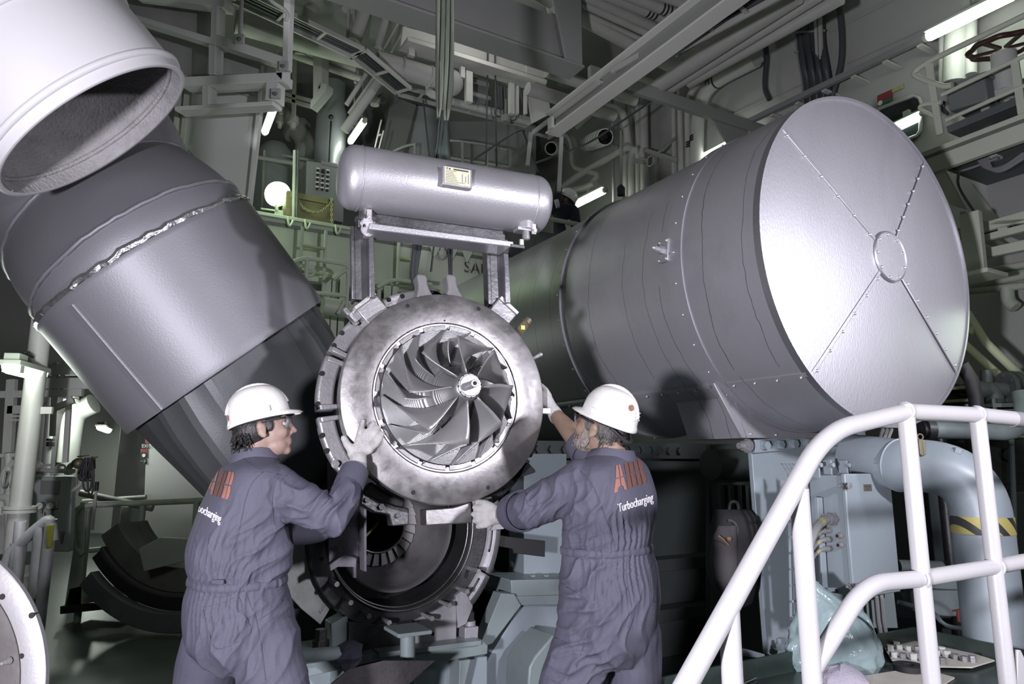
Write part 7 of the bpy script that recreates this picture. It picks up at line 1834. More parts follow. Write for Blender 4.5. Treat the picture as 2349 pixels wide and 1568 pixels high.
# ---- valve platform at top right
def build_valve_platform():
    v = 5.25
    Q = lambda x, y, dv=0: PV(x, y, v + dv)
    T = thing('valve_platform', 'pale green platform with tubular railing at the upper right', 'platform', Q(2250, 330))
    a, b = Q(2112, 350), Q(2460, 215); 
    m = MB(); m.prism([a, b, b - ZX * .19, a - ZX * .19], BX * .05); m.build('edge_beam', 'platform_green', T, bevel=.004)
    m = MB(); m.prism([a - ZX * .04, b - ZX * .04, b - ZX * .04 + BX * 1.2, a - ZX * .04 + BX * 1.2], -ZX * .03); m.build('deck_plate', 'machine_green_dark', T)
    m = MB(); c = Q(2117, 372, .02); m.prism([Q(2112, 372, .03), Q(2150, 360, .03), Q(2215, 480, .03), Q(2180, 470, .03)], BX * .03); m.build('knee_bracket', 'platform_green', T, bevel=.004)
    for pts, r in (([(2420, 2), (2132, 140), (2096, 165), (2100, 176), (2165, 200), (2185, 195)], .022), ([(2160, 235), (2112, 240), (2108, 250), (2145, 268)], .015), ([(2160, 218), (2420, 95)], .016), ([(2170, 276), (2420, 165)], .015)):
        line([Q(*k) for k in pts], r, 'rail_tube', 'platform_green', T, 10, .1)
    for (x0, y0, x1, y1) in ((2130, 142, 2157, 308), (2328, 140, 2345, 260)):
        m = MB(); m.bar(Q(x0, y0), Q(x1, y1), .05, .02, BX); m.build('rail_post', 'platform_green', T, bevel=.002)
    T2 = thing('grey_transformer', 'dark grey box cabinet standing on the valve platform', 'cabinet', Q(2220, 270, .3))
    m = MB(); m.prism([Q(*k, .25) for k in ((2170, 198), (2258, 168), (2266, 228), (2178, 255))], BX * .35); m.build('cabinet_body', 'transformer_grey', T2, bevel=.01)
    m = MB(); m.prism([Q(*k, .22) for k in ((2166, 196), (2262, 162), (2262, 170), (2168, 204))], BX * .42); m.build('lid', 'transformer_grey', T2, bevel=.006)
    m = MB(); m.prism([Q(*k, .2) for k in ((2170, 290), (2330, 222), (2332, 240), (2175, 305))], BX * .4); m.build('plinth', 'machine_dark', T2, bevel=.004)
    for k in range(4): line([Q(2166, 232 + k * 3, .2), Q(2160, 245 + k * 2, .2), Q(2175, 262, .2)], .012, 'cable', 'cable_dark', T2, 6, .05)
    T3 = thing('handwheel_valve', 'white valve stand with a dark brown handwheel on the platform', 'valve', Q(2310, 225, .4))
    c = Q(2300, 106, .4); ax = V((-.05, -.12, 1)).normalized()
    m = MB(); m.cyl(c - ax * .05, c - ax * .34, .085, n=24); m.cyl(c - ax * .34, c - ax * .42, .05, n=18); m.build('stem_housing', 'white_paint', T3, bevel=.006)
    u_, w_, _ = frame(ax)
    m = MB(); m.tube([c + (u_ * math.cos(t) + w_ * math.sin(t)) * (.215 + .008 * math.cos(9 * t)) for t in [2 * PI * k / 72 for k in range(72)]], .022, 8, closed=True); hw = m.build('handwheel', 'handwheel_brown', T3, ang=80)
    for k in range(5):
        t = 2 * PI * k / 5; m = MB(); d = u_ * math.cos(t) + w_ * math.sin(t); m.bar(c + d * .03 - ax * .02, c + d * .2, .03, .018, ax); m.build('spoke', 'handwheel_brown', hw)
    for dx in (-.14, .14):
        m = MB(); m.bar(c - ax * .36 + AX * dx, V((c.x, c.y, c.z - .85)) + AX * dx, .06, .1, BX); m.build('yoke_leg', 'white_paint', T3, bevel=.004)
    m = MB(); m.cyl(c - ax * .4, c - ax * .8, .025, n=12); m.box(c - ax * .36, (.36, .14, .05), (AX, BX, ZX)); m.build('yoke_head', 'white_paint', T3, bevel=.004)
    # under platform: dark hull, cables, trays, column
    m = MB(); m.prism([PV(*q, 6.2) for q in ((2225, 420), (2349, 340), (2500, 300), (2500, 500), (2300, 515))], BX * .1); tag(m.build('underside_tank', 'duct_grey_pale', bevel=.02), 'grey tank wall under the valve platform', 'tank')
    T = thing('draped_cables', 'pale looped cables hanging under the valve platform', 'cables', PV(2280, 390, 5.6))
    for k in range(5):
        line([PV(2235 + k * 7, 335, 5.6), PV(2242 + k * 6, 365 + 2 * k, 5.6), PV(2262 + k * 4, 388 + k, 5.6), PV(2300, 385 + k * 2, 5.6), PV(2349, 350 + 3 * k, 5.6)], .014, 'cable', 'cable_grey', T, 6, .15)
    line([PV(2172, 355, 5.6), PV(2175, 385, 5.6), PV(2200, 395, 5.6), PV(2290, 362, 5.6)], .012, 'cable', 'cable_grey', T, 6, .1)
    line([PV(2200, 392, 5.6), PV(2195, 425, 5.6), PV(2230, 480, 5.6), PV(2260, 515, 5.6)], .01, 'cable', 'cable_grey', T, 6, .1)
    T = thing('green_column', 'pale green steel column right of the end disc', 'column', PV(2238, 640, 5.2))
    m = MB(); m.bar(PV(2226, 488, 5.2), PV(2240, 632, 5.2), .13, .05, BX); m.build('column_face', 'platform_green', T, bevel=.003)
    m = MB(); m.bar(PV(2217, 488, 5.25), PV(2226, 632, 5.25), .03, .12, BX); m.build('column_web', 'green_dim', T, bevel=.003)
    m = MB(); m.box(PV(2240, 634, 5.25), (.28, .28, .03), (AX, BX, ZX)); m.build('base_plate', 'platform_green', T, bevel=.003)
    T = thing('stacked_trays', 'stacked pale green cable trays at the right edge', 'cable tray', PV(2290, 600, 5.6))
    for (a, b, h) in (((2195, 540), (2400, 482), .07), ((2205, 560), (2400, 510), .05), ((2210, 592), (2400, 552), .07), ((2215, 515), (2400, 505), .03)):
        m = MB(); m.bar(PV(*a, 5.6), PV(*b, 5.6), .04, h); m.build('tray_side', 'platform_green', T, bevel=.002)
    for (a, b) in (((2205, 552), (2260, 575)), ((2240, 540), (2300, 565)), ((2300, 525), (2349, 545))):
        m = MB(); m.bar(PV(*a, 5.6), PV(*b, 6.2), .06, .03); m.build('tray_rung', 'green_dim', T)
    for k in range(5):
        line([PV(2195, 530 + k * 5, 5.7 + .05 * k), PV(2400, 480 + k * 6, 5.7 + .05 * k)], .02, 'cable', 'cable_dark', T, 6)
    # lower right far wall machinery pipes
    for i, (pts, r, lab) in enumerate((([(2270, 622), (2400, 596)], .03, 'thin pipe below the stacked trays'), ([(2200, 656), (2400, 620)], .045, 'pale pipe crossing behind the end disc rim'), ([(2215, 668), (2400, 650)], .03, 'lower pale pipe crossing behind the end disc rim'), ([(2310, 660), (2312, 690), (2330, 705)], .05, 'short bent pipe stub at the right edge'))):
        pthing('wall_run', lab, 'pipe', [PV(*q, 6.2) for q in pts], r, 'green_dim', None, .1 if len(pts) > 2 else None)
    T = thing('far_stair_rail', 'pale green stair handrail sloping down at the right edge', 'handrail', PV(2349, 860, 5.4))
    for pts in ([(2219, 718), (2262, 786), (2360, 880)], [(2213, 790), (2285, 855), (2360, 930)], [(2225, 760), (2240, 748)]):
        line([PV(*q, 5.4) for q in pts], .03, 'rail_tube', 'rail_bright_green', T, 10)
    for k in range(5):
        m = MB(); m.box(PV(2255 + k * 22, 888 + k * 28, 5.3), (.6, .25, .02), (AX, BX, ZX)); m.build('stair_tread', 'ladder_green', T)
    lamp_light('lower_right_fill', PV(2330, 760, 4.6), 10, (.85, 1, .8), .2)  # added fill light for the lower right corner, no fixture behind it
    m = MB(); m.prism([PV(*q, 6.3) for q in ((2290, 905), (2349, 905), (2420, 1060), (2300, 1060))], BX * .05); tag(m.build('bright_panel', 'white_paint', bevel=.01), 'white panel glimpsed behind the globe valve', 'panel')
mat('platform_green', (0.52, 0.55, 0.46), 0.5, 0, 0.03, 15, 0.04, 1.5)
mat('green_dim', (0.42, 0.46, 0.38), 0.5, 0, 0.03, 15, 0.05, 1.5)
mat('rail_bright_green', (0.55, 0.60, 0.40), 0.5)
build_valve_platform()
# ================================================================== people
from mathutils.bvhtree import BVHTree
def capsule(m, pts, rs, n=16):
    """closed tapered chain with rounded ends"""
    pts = [V(p) for p in pts]; P = []; Rr = []
    d0 = (pts[1] - pts[0]).normalized(); d1 = (pts[-1] - pts[-2]).normalized()
    for k in range(4):
        t = PI / 2 * (k + .25) / 4.25; P.append(pts[0] - d0 * rs[0] * math.cos(t)); Rr.append(rs[0] * math.sin(t))
    P += pts; Rr += list(rs)
    for k in range(4):
        t = PI / 2 * (1 - (k + 1) / 4.25); P.append(pts[-1] + d1 * rs[-1] * math.cos(t)); Rr.append(max(.0005, rs[-1] * math.sin(t)))
    m.tube(P, Rr, n)
def spline(pts, k=5):
    """Catmull-Rom through points (tuples of floats)"""
    out = []; n = len(pts)
    for i in range(n - 1):
        p0, p1, p2, p3 = pts[max(0, i - 1)], pts[i], pts[i + 1], pts[min(n - 1, i + 2)]
        for j in range(k):
            t = j / k
            out.append(tuple(.5 * ((2 * b) + (-a + c) * t + (2 * a - 5 * b + 4 * c - d) * t * t + (-a + 3 * b - 3 * c + d) * t ** 3) for a, b, c, d in zip(p0, p1, p2, p3)))
    return out + [tuple(pts[-1])]
def torso(m, rows, f, l, e=2.4, n=40):
    rows = spline([(*c, a, b) for c, a, b in rows], 4); rings = []
    for x, y, z, a, b in rows:
        ring = []
        for k in range(n):
            t = 2 * PI * k / n; c, s_ = math.cos(t), math.sin(t)
            ring.append(V((x, y, z)) + l * (a * math.copysign(abs(c) ** (2 / e), c)) + f * (b * math.copysign(abs(s_) ** (2 / e), s_)))
        rings.append(ring)
    m.loft(rings)
def head_parts(m, O, hf, hu):
    hl = hu.cross(hf).normalized()
    q = lambda a, b, c: O + hf * a + hl * b + hu * c
    ax = (hf, hl, hu)
    def ell(a, b, c, ra, rb, rc, n=20): m.sphere(q(a, b, c), 1.0, n, 14, (ra, rb, rc), ax)
    ell(-.008, 0, .042, .098, .076, .095); ell(.035, 0, -.015, .058, .060, .080); ell(.040, 0, -.070, .048, .050, .040); ell(.076, 0, -.092, .018, .022, .019, 14)
    ell(.080, 0, .030, .018, .052, .013); ell(.092, 0, -.056, .010, .022, .007, 14); ell(.090, 0, -.068, .010, .020, .007, 14)
    for s_ in (-1, 1):
        ell(.062, .034 * s_, -.022, .028, .024, .030); m_ = (-.006, .078 * s_, -.008)
        ell(*m_, .019, .009, .031, 14); ell(-.010, .083 * s_, .006, .016, .008, .018, 12); ell(.0, .080 * s_, -.03, .011, .007, .012, 12)
    capsule(m, [q(.088, 0, .026), q(.102, 0, .0), q(.114, 0, -.022)], [.009, .0095, .011], 12); ell(.076, 0, -.044, .022, .032, .032)
    for s_ in (-1, 1): m.sphere(q(.101, .011 * s_, -.027), .009, 12, 8)
def make_person(name, label, spec):
    """spec: cloth(m), skin(m), glove(m) fill closed shapes; returns root with one continuous body mesh"""
    comps = []
    for key in ('cloth', 'skin', 'glove'):
        m = MB(); spec[key](m); comps.append(m)
    allm = MB()
    for m in comps: allm.add(m.v, m.f)
    base = V(spec['base'])
    T = thing(name, label, 'person', base)
    me = bpy.data.meshes.new('tmp'); me.from_pydata([tuple(p) for p in allm.v], [], allm.f)
    bm = bmesh.new(); bm.from_mesh(me); bmesh.ops.recalc_face_normals(bm, faces=bm.faces); bm.to_mesh(me); bm.free()
    o = bpy.data.objects.new('tmp', me); COL.objects.link(o)
    md = o.modifiers.new('r', 'REMESH'); md.mode = 'VOXEL'; md.voxel_size = spec.get('voxel', .0056); md.use_smooth_shade = True
    md = o.modifiers.new('s', 'SMOOTH'); md.factor = .5; md.iterations = spec.get('smooth', 3)
    dg = bpy.context.evaluated_depsgraph_get(); ev = o.evaluated_get(dg)
    res = bpy.data.meshes.new_from_object(ev)
    bpy.data.objects.remove(o); bpy.data.meshes.remove(me)
    n = len(res.vertices); co = np.empty(n * 3); res.vertices.foreach_get('co', co); co = co.reshape(-1, 3)
    no = np.empty(n * 3); res.vertex_normals.foreach_get('vector', no); no = no.reshape(-1, 3)
    trees = [BVHTree.FromPolygons([tuple(p) for p in m.v], m.f) for m in comps]
    lab = np.zeros(n, int)
    pri = spec.get('bias', (0.0, 0.0015, 0.002))
    for i in range(n):
        p = V(co[i]); best = 9
        for k, t in enumerate(trees):
            h = t.find_nearest(p, .2)
            d = (h[3] if h[0] is not None else 9) + pri[k]
            if d < best: best = d; lab[i] = k
    # folds in the cloth
    body0 = BVHTree.FromPolygons([tuple(p) for p in co], [tuple(f.vertices) for f in res.polygons])
    fld = np.zeros(n)
    for (px, py, rad, ang, lam, amp) in spec['folds']:
        h = body0.ray_cast(CAM, ray(px, py).normalized())
        if h[0] is None: continue
        sc = (h[0] - CAM).length / FPX; c = np.array(h[0]); R = rad * sc
        a = R_(ang); perp = np.array(RT * (-math.sin(a)) + UP * math.cos(a)); along = np.array(RT * math.cos(a) + UP * math.sin(a))
        rel = co - c; g = np.exp(-(rel ** 2).sum(1) / (R * R))
        s_ = rel @ perp; t_ = rel @ along
        ph = 2 * np.pi * s_ / (lam * 2 * sc) + 1.1 * np.sin(t_ / (R * .55) + px) + .7 * np.sin(t_ / (R * .23) + s_ / (R * .5) + py)
        w = np.sin(ph); w = 1.5 * (1 - np.abs(w)) ** 1.6 - .35
        fld += g * w * amp * .00135
    # small all-over crumple
    cr = sum(np.sin(co @ np.array(k) + p_) for k, p_ in (((31, 17, 23), 0), ((-19, 29, 27), 1.3), ((13, -37, 18), 2.1), ((41, 9, -30), .4))) * .0011
    for (px, py, rad) in spec.get('calm', ()):
        h = body0.ray_cast(CAM, ray(px, py).normalized())
        if h[0] is None: continue
        R = rad * (h[0] - CAM).length / FPX; g = np.clip((((co - np.array(h[0])) ** 2).sum(1) ** .5 / R - .75) * 4, .12, 1); fld *= g; cr = cr * g
    fld = np.where(lab == 0, fld + cr, 0)
    co2 = co + no * fld[:, None]
    res.vertices.foreach_set('co', (co2 - np.array(base)).ravel())
    for k in spec['mats']: res.materials.append(M[k])
    mi = np.empty(len(res.polygons), int)
    for f in res.polygons: mi[f.index] = lab[f.vertices[0]]
    res.polygons.foreach_set('material_index', mi); res.polygons.foreach_set('use_smooth', [True] * len(res.polygons)); res.update()
    res.name = 'body'
    b = bpy.data.objects.new('body', res); COL.objects.link(b); b.parent = T; WLOC[b.name] = base
    tree = BVHTree.FromPolygons([tuple(p) for p in co2], [tuple(f.vertices) for f in res.polygons])
    return T, b, tree
def on_body(tree, px, py, off=.003):
    h = tree.ray_cast(CAM, ray(px, py).normalized())
    return None if h[0] is None else (h[0] + h[1] * off)
def seam(tree, pix, r, name, m, parent, off=.001, sub=5):
    pts = spline(pix, sub); P = [on_body(tree, x, y, off) for x, y in pts]; P = [p for p in P if p is not None]
    if len(P) > 2: return MB().tube(P, r, 6).build(name, m, parent, ang=180)
def project_flat(tree, b, quad, W, H, name, m, parent, off=.0025):
    """wrap a flat outline (local x,y) onto the cloth inside an image quad (bl, br, tr, tl)"""
    bl, br, tr, tl = [V((*q, 0)) for q in quad]; vs = []; ok = []
    zmin = min(p.z for p in b.v)
    for p in b.v:
        u, w = p.x / W, p.y / H
        q = bl * (1 - u) * (1 - w) + br * u * (1 - w) + tr * u * w + tl * (1 - u) * w
        h = on_body(tree, q.x, q.y, off if p.z > zmin + 1e-6 else off - .002)
        ok.append(h is not None); vs.append(h if h is not None else V((0, 0, 0)))
    o = MB(); ids = {}
    for f in b.f:
        if not all(ok[i] for i in f): continue
        if max((vs[i] - vs[j]).length for i in f for j in f) > .06: continue
        for i in f:
            if i not in ids: ids[i] = len(o.v); o.v.append(vs[i])
        o.f.append(tuple(ids[i] for i in f)); o.mi.append(0)
    return o.build(name, m, parent, smooth=False, recalc=False)
def cut_letter(polys, grid=7):
    """triangulated fine grid of a polygon set, as thin raised shape"""
    b = MB()
    for poly in polys:
        xs = [p[0] for p in poly]; ys = [p[1] for p in poly]
        # scanline strips
        n = grid; y0, y1 = min(ys), max(ys)
        for i in range(n):
            a_, c_ = y0 + (y1 - y0) * i / n, y0 + (y1 - y0) * (i + 1) / n
            def span(y):
                y = min(max(y, y0 + 1e-5), y1 - 1e-5); xx = []
                for k in range(len(poly)):
                    (xa, ya), (xb, yb) = poly[k], poly[(k + 1) % len(poly)]
                    if (ya - y) * (yb - y) < 0: xx.append(xa + (xb - xa) * (y - ya) / (yb - ya))
                return (min(xx), max(xx)) if len(xx) >= 2 else None
            s0, s1 = span(a_), span(c_)
            if not s0 or not s1: continue
            for j in range(3):
                f0, f1 = j / 3, (j + 1) / 3
                b.add([(s0[0] + (s0[1] - s0[0]) * f0, a_, .001), (s0[0] + (s0[1] - s0[0]) * f1, a_, .001), (s1[0] + (s1[1] - s1[0]) * f1, c_, .001), (s1[0] + (s1[1] - s1[0]) * f0, c_, .001)], [(0, 1, 2, 3)])
    b.v.append(V((0, 0, 0)))
    return b
def logo(tree, quad, parent, mats):
    """the red three-letter mark, each letter split by a cross-shaped gap"""
    T_ = 'logo_letter'
    g = .018
    A_up = [[(.10, .53), (.225, .53), (.225, 1), (.155, 1)], [(.245, .53), (.34, .53), (.30, 1), (.245, 1)]]
    A_lo = [[(.0, 0), (.11, 0), (.15, .2), (.225, .2), (.225, .49), (.09, .49)], [(.245, .2), (.29, .2), (.31, 0), (.385, 0), (.35, .49), (.245, .49)]]
    def Bp(x0, w):
        s = w * .46
        return [[(x0, .53), (x0 + s, .53), (x0 + s, 1), (x0, 1)], [(x0 + s + g, .53), (x0 + w * .86, .53), (x0 + w * .97, .64), (x0 + w * .98, .86), (x0 + w * .85, 1), (x0 + s + g, 1)]], [[(x0, 0), (x0 + s, 0), (x0 + s, .49), (x0, .49)], [(x0 + s + g, 0), (x0 + w * .88, 0), (x0 + w, .14), (x0 + w, .34), (x0 + w * .86, .49), (x0 + s + g, .49)]]
    b1, b2 = Bp(.43, .265), Bp(.735, .265)
    for k, polys in enumerate((A_up + A_lo, b1[0] + b1[1], b2[0] + b2[1])):
        project_flat(tree, cut_letter(polys), quad, 1.0, 1.0, T_, mats[k], parent)
def print_text(tree, txt, quad, parent):
    b = text_mesh(txt, (0, 0, 0), (1, 0, 0), (0, 1, 0), 1.0, 'print', 'print_white', 'raw', 0.001)
    w = max(p.x for p in b.v)
    bm = bmesh.new(); me = bpy.data.meshes.new('t'); me.from_pydata([tuple(p) for p in b.v], [], b.f); bm.from_mesh(me)
    bmesh.ops.triangulate(bm, faces=bm.faces); b.v = [V(v.co) for v in bm.verts]; bm.verts.index_update(); b.f = [tuple(v.index for v in f.verts) for f in bm.faces]; b.mi = [0] * len(b.f); bm.free(); bpy.data.meshes.remove(me)
    project_flat(tree, b, quad, w, .75, 'printed_word', 'print_white', parent)
def tilt_up(hf, hu, deg):
    a = R_(deg); return hf * math.cos(a) + hu * math.sin(a), hu * math.cos(a) - hf * math.sin(a)
def hard_hat(T, O, hf, hu, dot=None, vents=False):
    hl = hu.cross(hf).normalized(); q = lambda a, b, c: O + hf * a + hl * b + hu * c
    q0 = q; q = lambda a, b, c: q0(a * .93, b * .94, c)
    P = []; n = 64
    for i in range(n):
        t = 2 * PI * i / n; c, s_ = math.cos(t), math.sin(t); row = []
        for j in range(15):
            h = j / 14; ph = PI / 2 * h
            r = math.cos(ph) ** .72 if h < 1 else 0
            ridge = .006 * math.exp(-(s_ / .28) ** 2) * (1 - h) ** .2 * math.sin(PI * min(1, h * 1.1 + .1))
            row.append(q(.124 * c * r, .102 * s_ * r, .02 + .114 * math.sin(ph) ** 1.05 + ridge))
        vis = max(0, c) ** 3; bk = max(0, -c) ** 3
        rim = [q(.126 * c, .104 * s_, .012), q((.130 + .034 * vis) * c, .108 * s_, .004 - .002 * vis), q((.132 + .044 * vis) * c, .110 * s_, -.002 - .006 * vis - .006 * bk), q((.127 + .038 * vis) * c, .105 * s_, -.006 - .006 * vis - .006 * bk)]
        P.append(rim[::-1] + row)
    m = MB(); m.grid(P, closed_u=True); hat = m.build('hard_hat', 'hat_white', T, ang=75)
    # top ridge band, side clip, inner band
    m = MB(); m.tube([q(.124 * math.cos(t), 0, .02 + .117 * math.sin(t)) for t in [PI * k / 16 * .86 + .22 for k in range(17)]], .008, 8); m.build('crown_ridge', 'hat_white', hat, ang=180)
    for s_ in (-1, 1):
        m = MB(); m.box(q(.03, .103 * s_, .026), (.028, .012, .022), (hf, hl, hu)); m.build('side_clip', 'hat_white', hat, bevel=.003)
    m = MB(); m.tube([q(.105 * math.cos(t) - .01, .09 * math.sin(t), -.004) for t in [2 * PI * k / 32 for k in range(32)]], .009, 8, closed=True); m.build('head_band', 'rubber', hat, ang=180)
    m = MB(); m.tube([q(.105 * math.cos(t) - .012, .088 * math.sin(t), -.004 - .05 * max(0, -math.cos(t)) ** 2) for t in [PI * .62 + PI * .76 * k / 14 for k in range(15)]], [.006] * 5 + [.011] * 5 + [.006] * 5, 8); m.build('nape_strap', 'rubber', hat, ang=180)
    if dot:
        c = q(*dot); m = MB(); d = (c - q(0, 0, .03)).normalized(); m.cyl(c - d * .004, c + d * .0015, .012, n=20); m.build('red_sticker', 'logo_red', hat)
    if vents:
        for k in range(3):
            m = MB(); m.tube([q(-.113 - .003 * k, s_ * .03, .068 - .014 * k) for s_ in (-1, -.5, 0, .5, 1)], .003, 6); m.build('vent_rib', 'hat_white', hat)
    return hat
def glasses(T, O, hf, hu):
    hl = hu.cross(hf).normalized(); q = lambda a, b, c: O + hf * a + hl * b + hu * c
    m = MB()
    for s_ in (-1, 1): m.tube([q(-.02, .083 * s_, .0), q(.0, .084 * s_, .014), q(.05, .080 * s_, .020), q(.084, .066 * s_, .022)], .0045, 6)
    m.tube([q(.084 + .022 * math.cos(t), .066 * math.sin(t), .022) for t in [-PI / 2 + PI * k / 10 for k in range(11)]], .005, 6)
    g = m.build('safety_glasses', 'rubber', T, ang=180)
    m = MB(); P = [[q(.086 + .022 * math.cos(t), .066 * math.sin(t), .02), q(.084 + .022 * math.cos(t), .064 * math.sin(t), .0), q(.078 + .022 * math.cos(t), .058 * math.sin(t), -.018)] for t in [-PI / 2 + PI * k / 12 for k in range(13)]]
    m.grid(P); m.build('lens', 'lens', g, solid=.002)
def collar(T, c, d, r0, r1, h, f):
    m = MB(); n = 40; u, w, e = frame(d); P = []
    for i in range(n):
        t = 2 * PI * i / n; dd = u * math.cos(t) + w * math.sin(t); fr = max(0, dd.dot(f))
        P.append([c + dd * r1 - e * .012, c + dd * (r1 + .004), c + dd * (r0 + .012) + e * h * (1 - .4 * fr), c + dd * (r0 + .004) + e * (h * .98 - .4 * h * fr), c + dd * r0 + e * h * .4])
    m.grid(P, closed_u=True); return m.build('collar', 'cloth_blue', T, ang=70, solid=.003)
def cuff(T, a, b, r0, r1, name='cuff', m_='cloth_blue'):
    d = (b - a).normalized(); m = MB(); L = (b - a).length
    m.lathe(a, d, [(0, r0 - .008), (-.002, r0), (L * .5, (r0 + r1) / 2 + .002), (L, r1), (L, r1 - .010)], 32); return m.build(name, m_, T, ang=60)
def waistband(T, rows_c, a, b, f, l, tilt, dz=.0):
    m = MB(); n = 140; P = []
    for k in range(n):
        t = 2 * PI * k / n; c, s_ = math.cos(t), math.sin(t); e = 2.4
        wv = 1 + .012 * math.sin(k * 2 * PI / 4.3) + .008 * math.sin(k * 1.9)
        base = rows_c + l * (a * wv * math.copysign(abs(c) ** (2 / e), c)) + f * (b * wv * math.copysign(abs(s_) ** (2 / e), s_)) + ZX * (tilt * c)
        out = (l * c + f * s_).normalized()
        P.append([base - ZX * .017 - out * .008, base - ZX * .013 + out * .001, base + out * .003, base + ZX * .013 + out * .001, base + ZX * .017 - out * .008])
    m.grid(P, closed_u=True); return m.build('waistband', 'cloth_blue', T, ang=60)

# ---------------------------------------------------------------- left worker
def build_left_man():
    f = V((.80, .60, 0)); l = V((.60, -.80, 0))
    Y0 = 2.72
    P = lambda x, y, d=0.0: PY(x, y, Y0 + d)
    hf = V((.93, .33, .16)).normalized(); hu = V((-.18, -.02, .98)); hu = (hu - hf * hu.dot(hf)).normalized()
    O = P(604, 984, .0)
    rows = [(P(588, 1040), .06, .06), (P(583, 1058), .125, .085), (P(575, 1082), .195, .105), (P(566, 1130), .212, .135), (P(558, 1190), .210, .162), (P(552, 1250), .206, .182), (P(548, 1300), .200, .178), (P(545, 1330), .186, .162), (P(546, 1372), .205, .182), (P(548, 1430), .212, .190), (P(550, 1480), .205, .175), (P(552, 1525), .16, .12)]
    hR = P(607, 1470, -.06); hLf = P(497, 1470, .08)
    sh = P(625, 1118, -.06); el = P(768, 1188, -.10); wr = TP(815, 1078, .055)
    shF = P(560, 1110, .16); elF = P(645, 1225, .28); wrF = P(735, 1216, .34)
    def cloth(m):
        torso(m, rows, f, l)
        kn = P(640, 1590, -.10); capsule(m, [hR, P(618, 1530, -.08), kn, V((kn.x + .02, kn.y - .02, .50)), V((kn.x - .02, kn.y + .02, .10))], [.125, .118, .108, .095, .088], 24)
        kn = P(462, 1590, .10); capsule(m, [hLf, P(478, 1530, .10), kn, V((kn.x - .01, kn.y, .50)), V((kn.x - .06, kn.y + .06, .10))], [.125, .118, .108, .095, .088], 24)
        capsule(m, [P(598, 1112, -.01), sh, sh.lerp(el, .35) - ZX * .004, sh.lerp(el, .7), el, el.lerp(wr, .3), el.lerp(wr, .65), wr.lerp(el, .1)], [.085, .092, .082, .074, .070, .062, .054, .050], 24)
        capsule(m, [P(560, 1115, .10), shF, elF, wrF], [.09, .085, .07, .05], 20)
    def skin(m):
        head_parts(m, O, hf, hu)
        capsule(m, [O - hf * .02 - hu * .04, P(592, 1030), P(586, 1060)], [.060, .058, .062], 20)
        capsule(m, [wr.lerp(el, .15), wr], [.034, .031], 14)
    def glove(m):
        T_ = lambda x, y, t=.018: TP(x, y, t)
        w = T_(822, 1058, .045); 
        for (kx, ky) in ((822, 1006), (838, 1002), (851, 1006), (862, 1018)):
            capsule(m, [w, T_(826, 1035, .034), T_(kx, ky, .024)], [.027, .026, .0155], 12)
        capsule(m, [T_(808, 1040, .03), T_(845, 1030, .03)], [.02, .022], 12)
        for ch in (((822, 1006), (828, 984), (832, 965)), ((838, 1002), (848, 984), (857, 969)), ((851, 1006), (861, 992), (868, 980)), ((862, 1018), (871, 1006), (878, 994))):
            capsule(m, [T_(*ch[0], .024), T_(*ch[1], .026), T_(*ch[2], .014)], [.0145, .0125, .0105], 12)
        capsule(m, [T_(810, 1034, .03), T_(797, 1020, .026), T_(788, 1004, .016)], [.021, .0165, .0125], 12)
        capsule(m, [T_(820, 1072, .05), T_(822, 1052, .04)], [.037, .034], 16)
        capsule(m, [wrF, P(757, 1214, .36), P(775, 1205, .37)], [.03, .035, .012], 12)
    spec = dict(cloth=cloth, skin=skin, glove=glove, base=(P(550, 1500).x, Y0, 0), mats=('cloth_blue', 'skin', 'glove_knit'),
        folds=[(490, 1290, 70, 82, 15, 5), (500, 1375, 75, 86, 13, 6), (600, 1300, 80, 25, 40, 8), (500, 1230, 80, 62, 42, 6), (610, 1230, 70, 60, 45, 8), (775, 1150, 60, 60, 26, 9), (730, 1190, 60, 35, 34, 7), (680, 1150, 60, 8, 42, 7), (815, 1120, 40, 100, 24, 5), (620, 1480, 90, 55, 50, 8), (470, 1500, 80, 105, 42, 7), (530, 1440, 60, 75, 45, 5), (650, 1110, 40, 50, 30, 5), (560, 1530, 70, 70, 40, 7)])
    spec['calm'] = [(500, 1110, 52), (478, 1185, 48)]
    T, body, tree = make_person('person', 'worker in white hard hat and blue-grey coveralls pressing one gloved hand on the compressor ring', spec)
    hard_hat(T, O + hu * .038 - hf * .008, *tilt_up(hf, hu, 6), dot=(-.117, -.03, .03))
    glasses(T, O + hu * .006, hf, hu)
    hl = hu.cross(hf); q = lambda a, b, c: O + hf * a + hl * b + hu * c
    m = MB(); m.sphere(q(-.036, 0, .004), 1, 28, 18, (.078, .081, .078), (hf, hl, hu)); m.sphere(q(.022, .070, .010), 1, 12, 8, (.016, .008, .028), (hf, hl, hu)); m.sphere(q(.022, -.070, .010), 1, 12, 8, (.016, .008, .028), (hf, hl, hu))
    rnd = random.Random(1)
    for k in range(140):     # loose hair at the nape
        a = rnd.uniform(PI * .55, PI * 1.45); h = rnd.uniform(-.062, -.01); p = q(-.036 + .080 * math.cos(a) * .95, .082 * math.sin(a) * .98, h); o_ = (p - q(-.036, 0, 0)).normalized()
        m.tube([p, p + o_ * .004 - hu * .008, p + o_ * .005 - hu * .016 + hf * rnd.uniform(-.01, .01)], [.0024, .002, .0008], 5)
    m.build('hair', 'hair_black', T, ang=180)
    for s_ in (-1, 1):
        m = MB(); m.sphere(q(.076, .032 * s_, .006), .0115, 12, 8); e = m.build('eye', 'eye_white', T); MB().sphere(q(.0845, .032 * s_, .006), .005, 10, 6).build('iris', 'black', e)
        m = MB(); m.tube([q(.092, .018 * s_, .024), q(.094, .034 * s_, .030), q(.084, .052 * s_, .024)], .004, 6); m.build('eyebrow', 'hair_black', T)
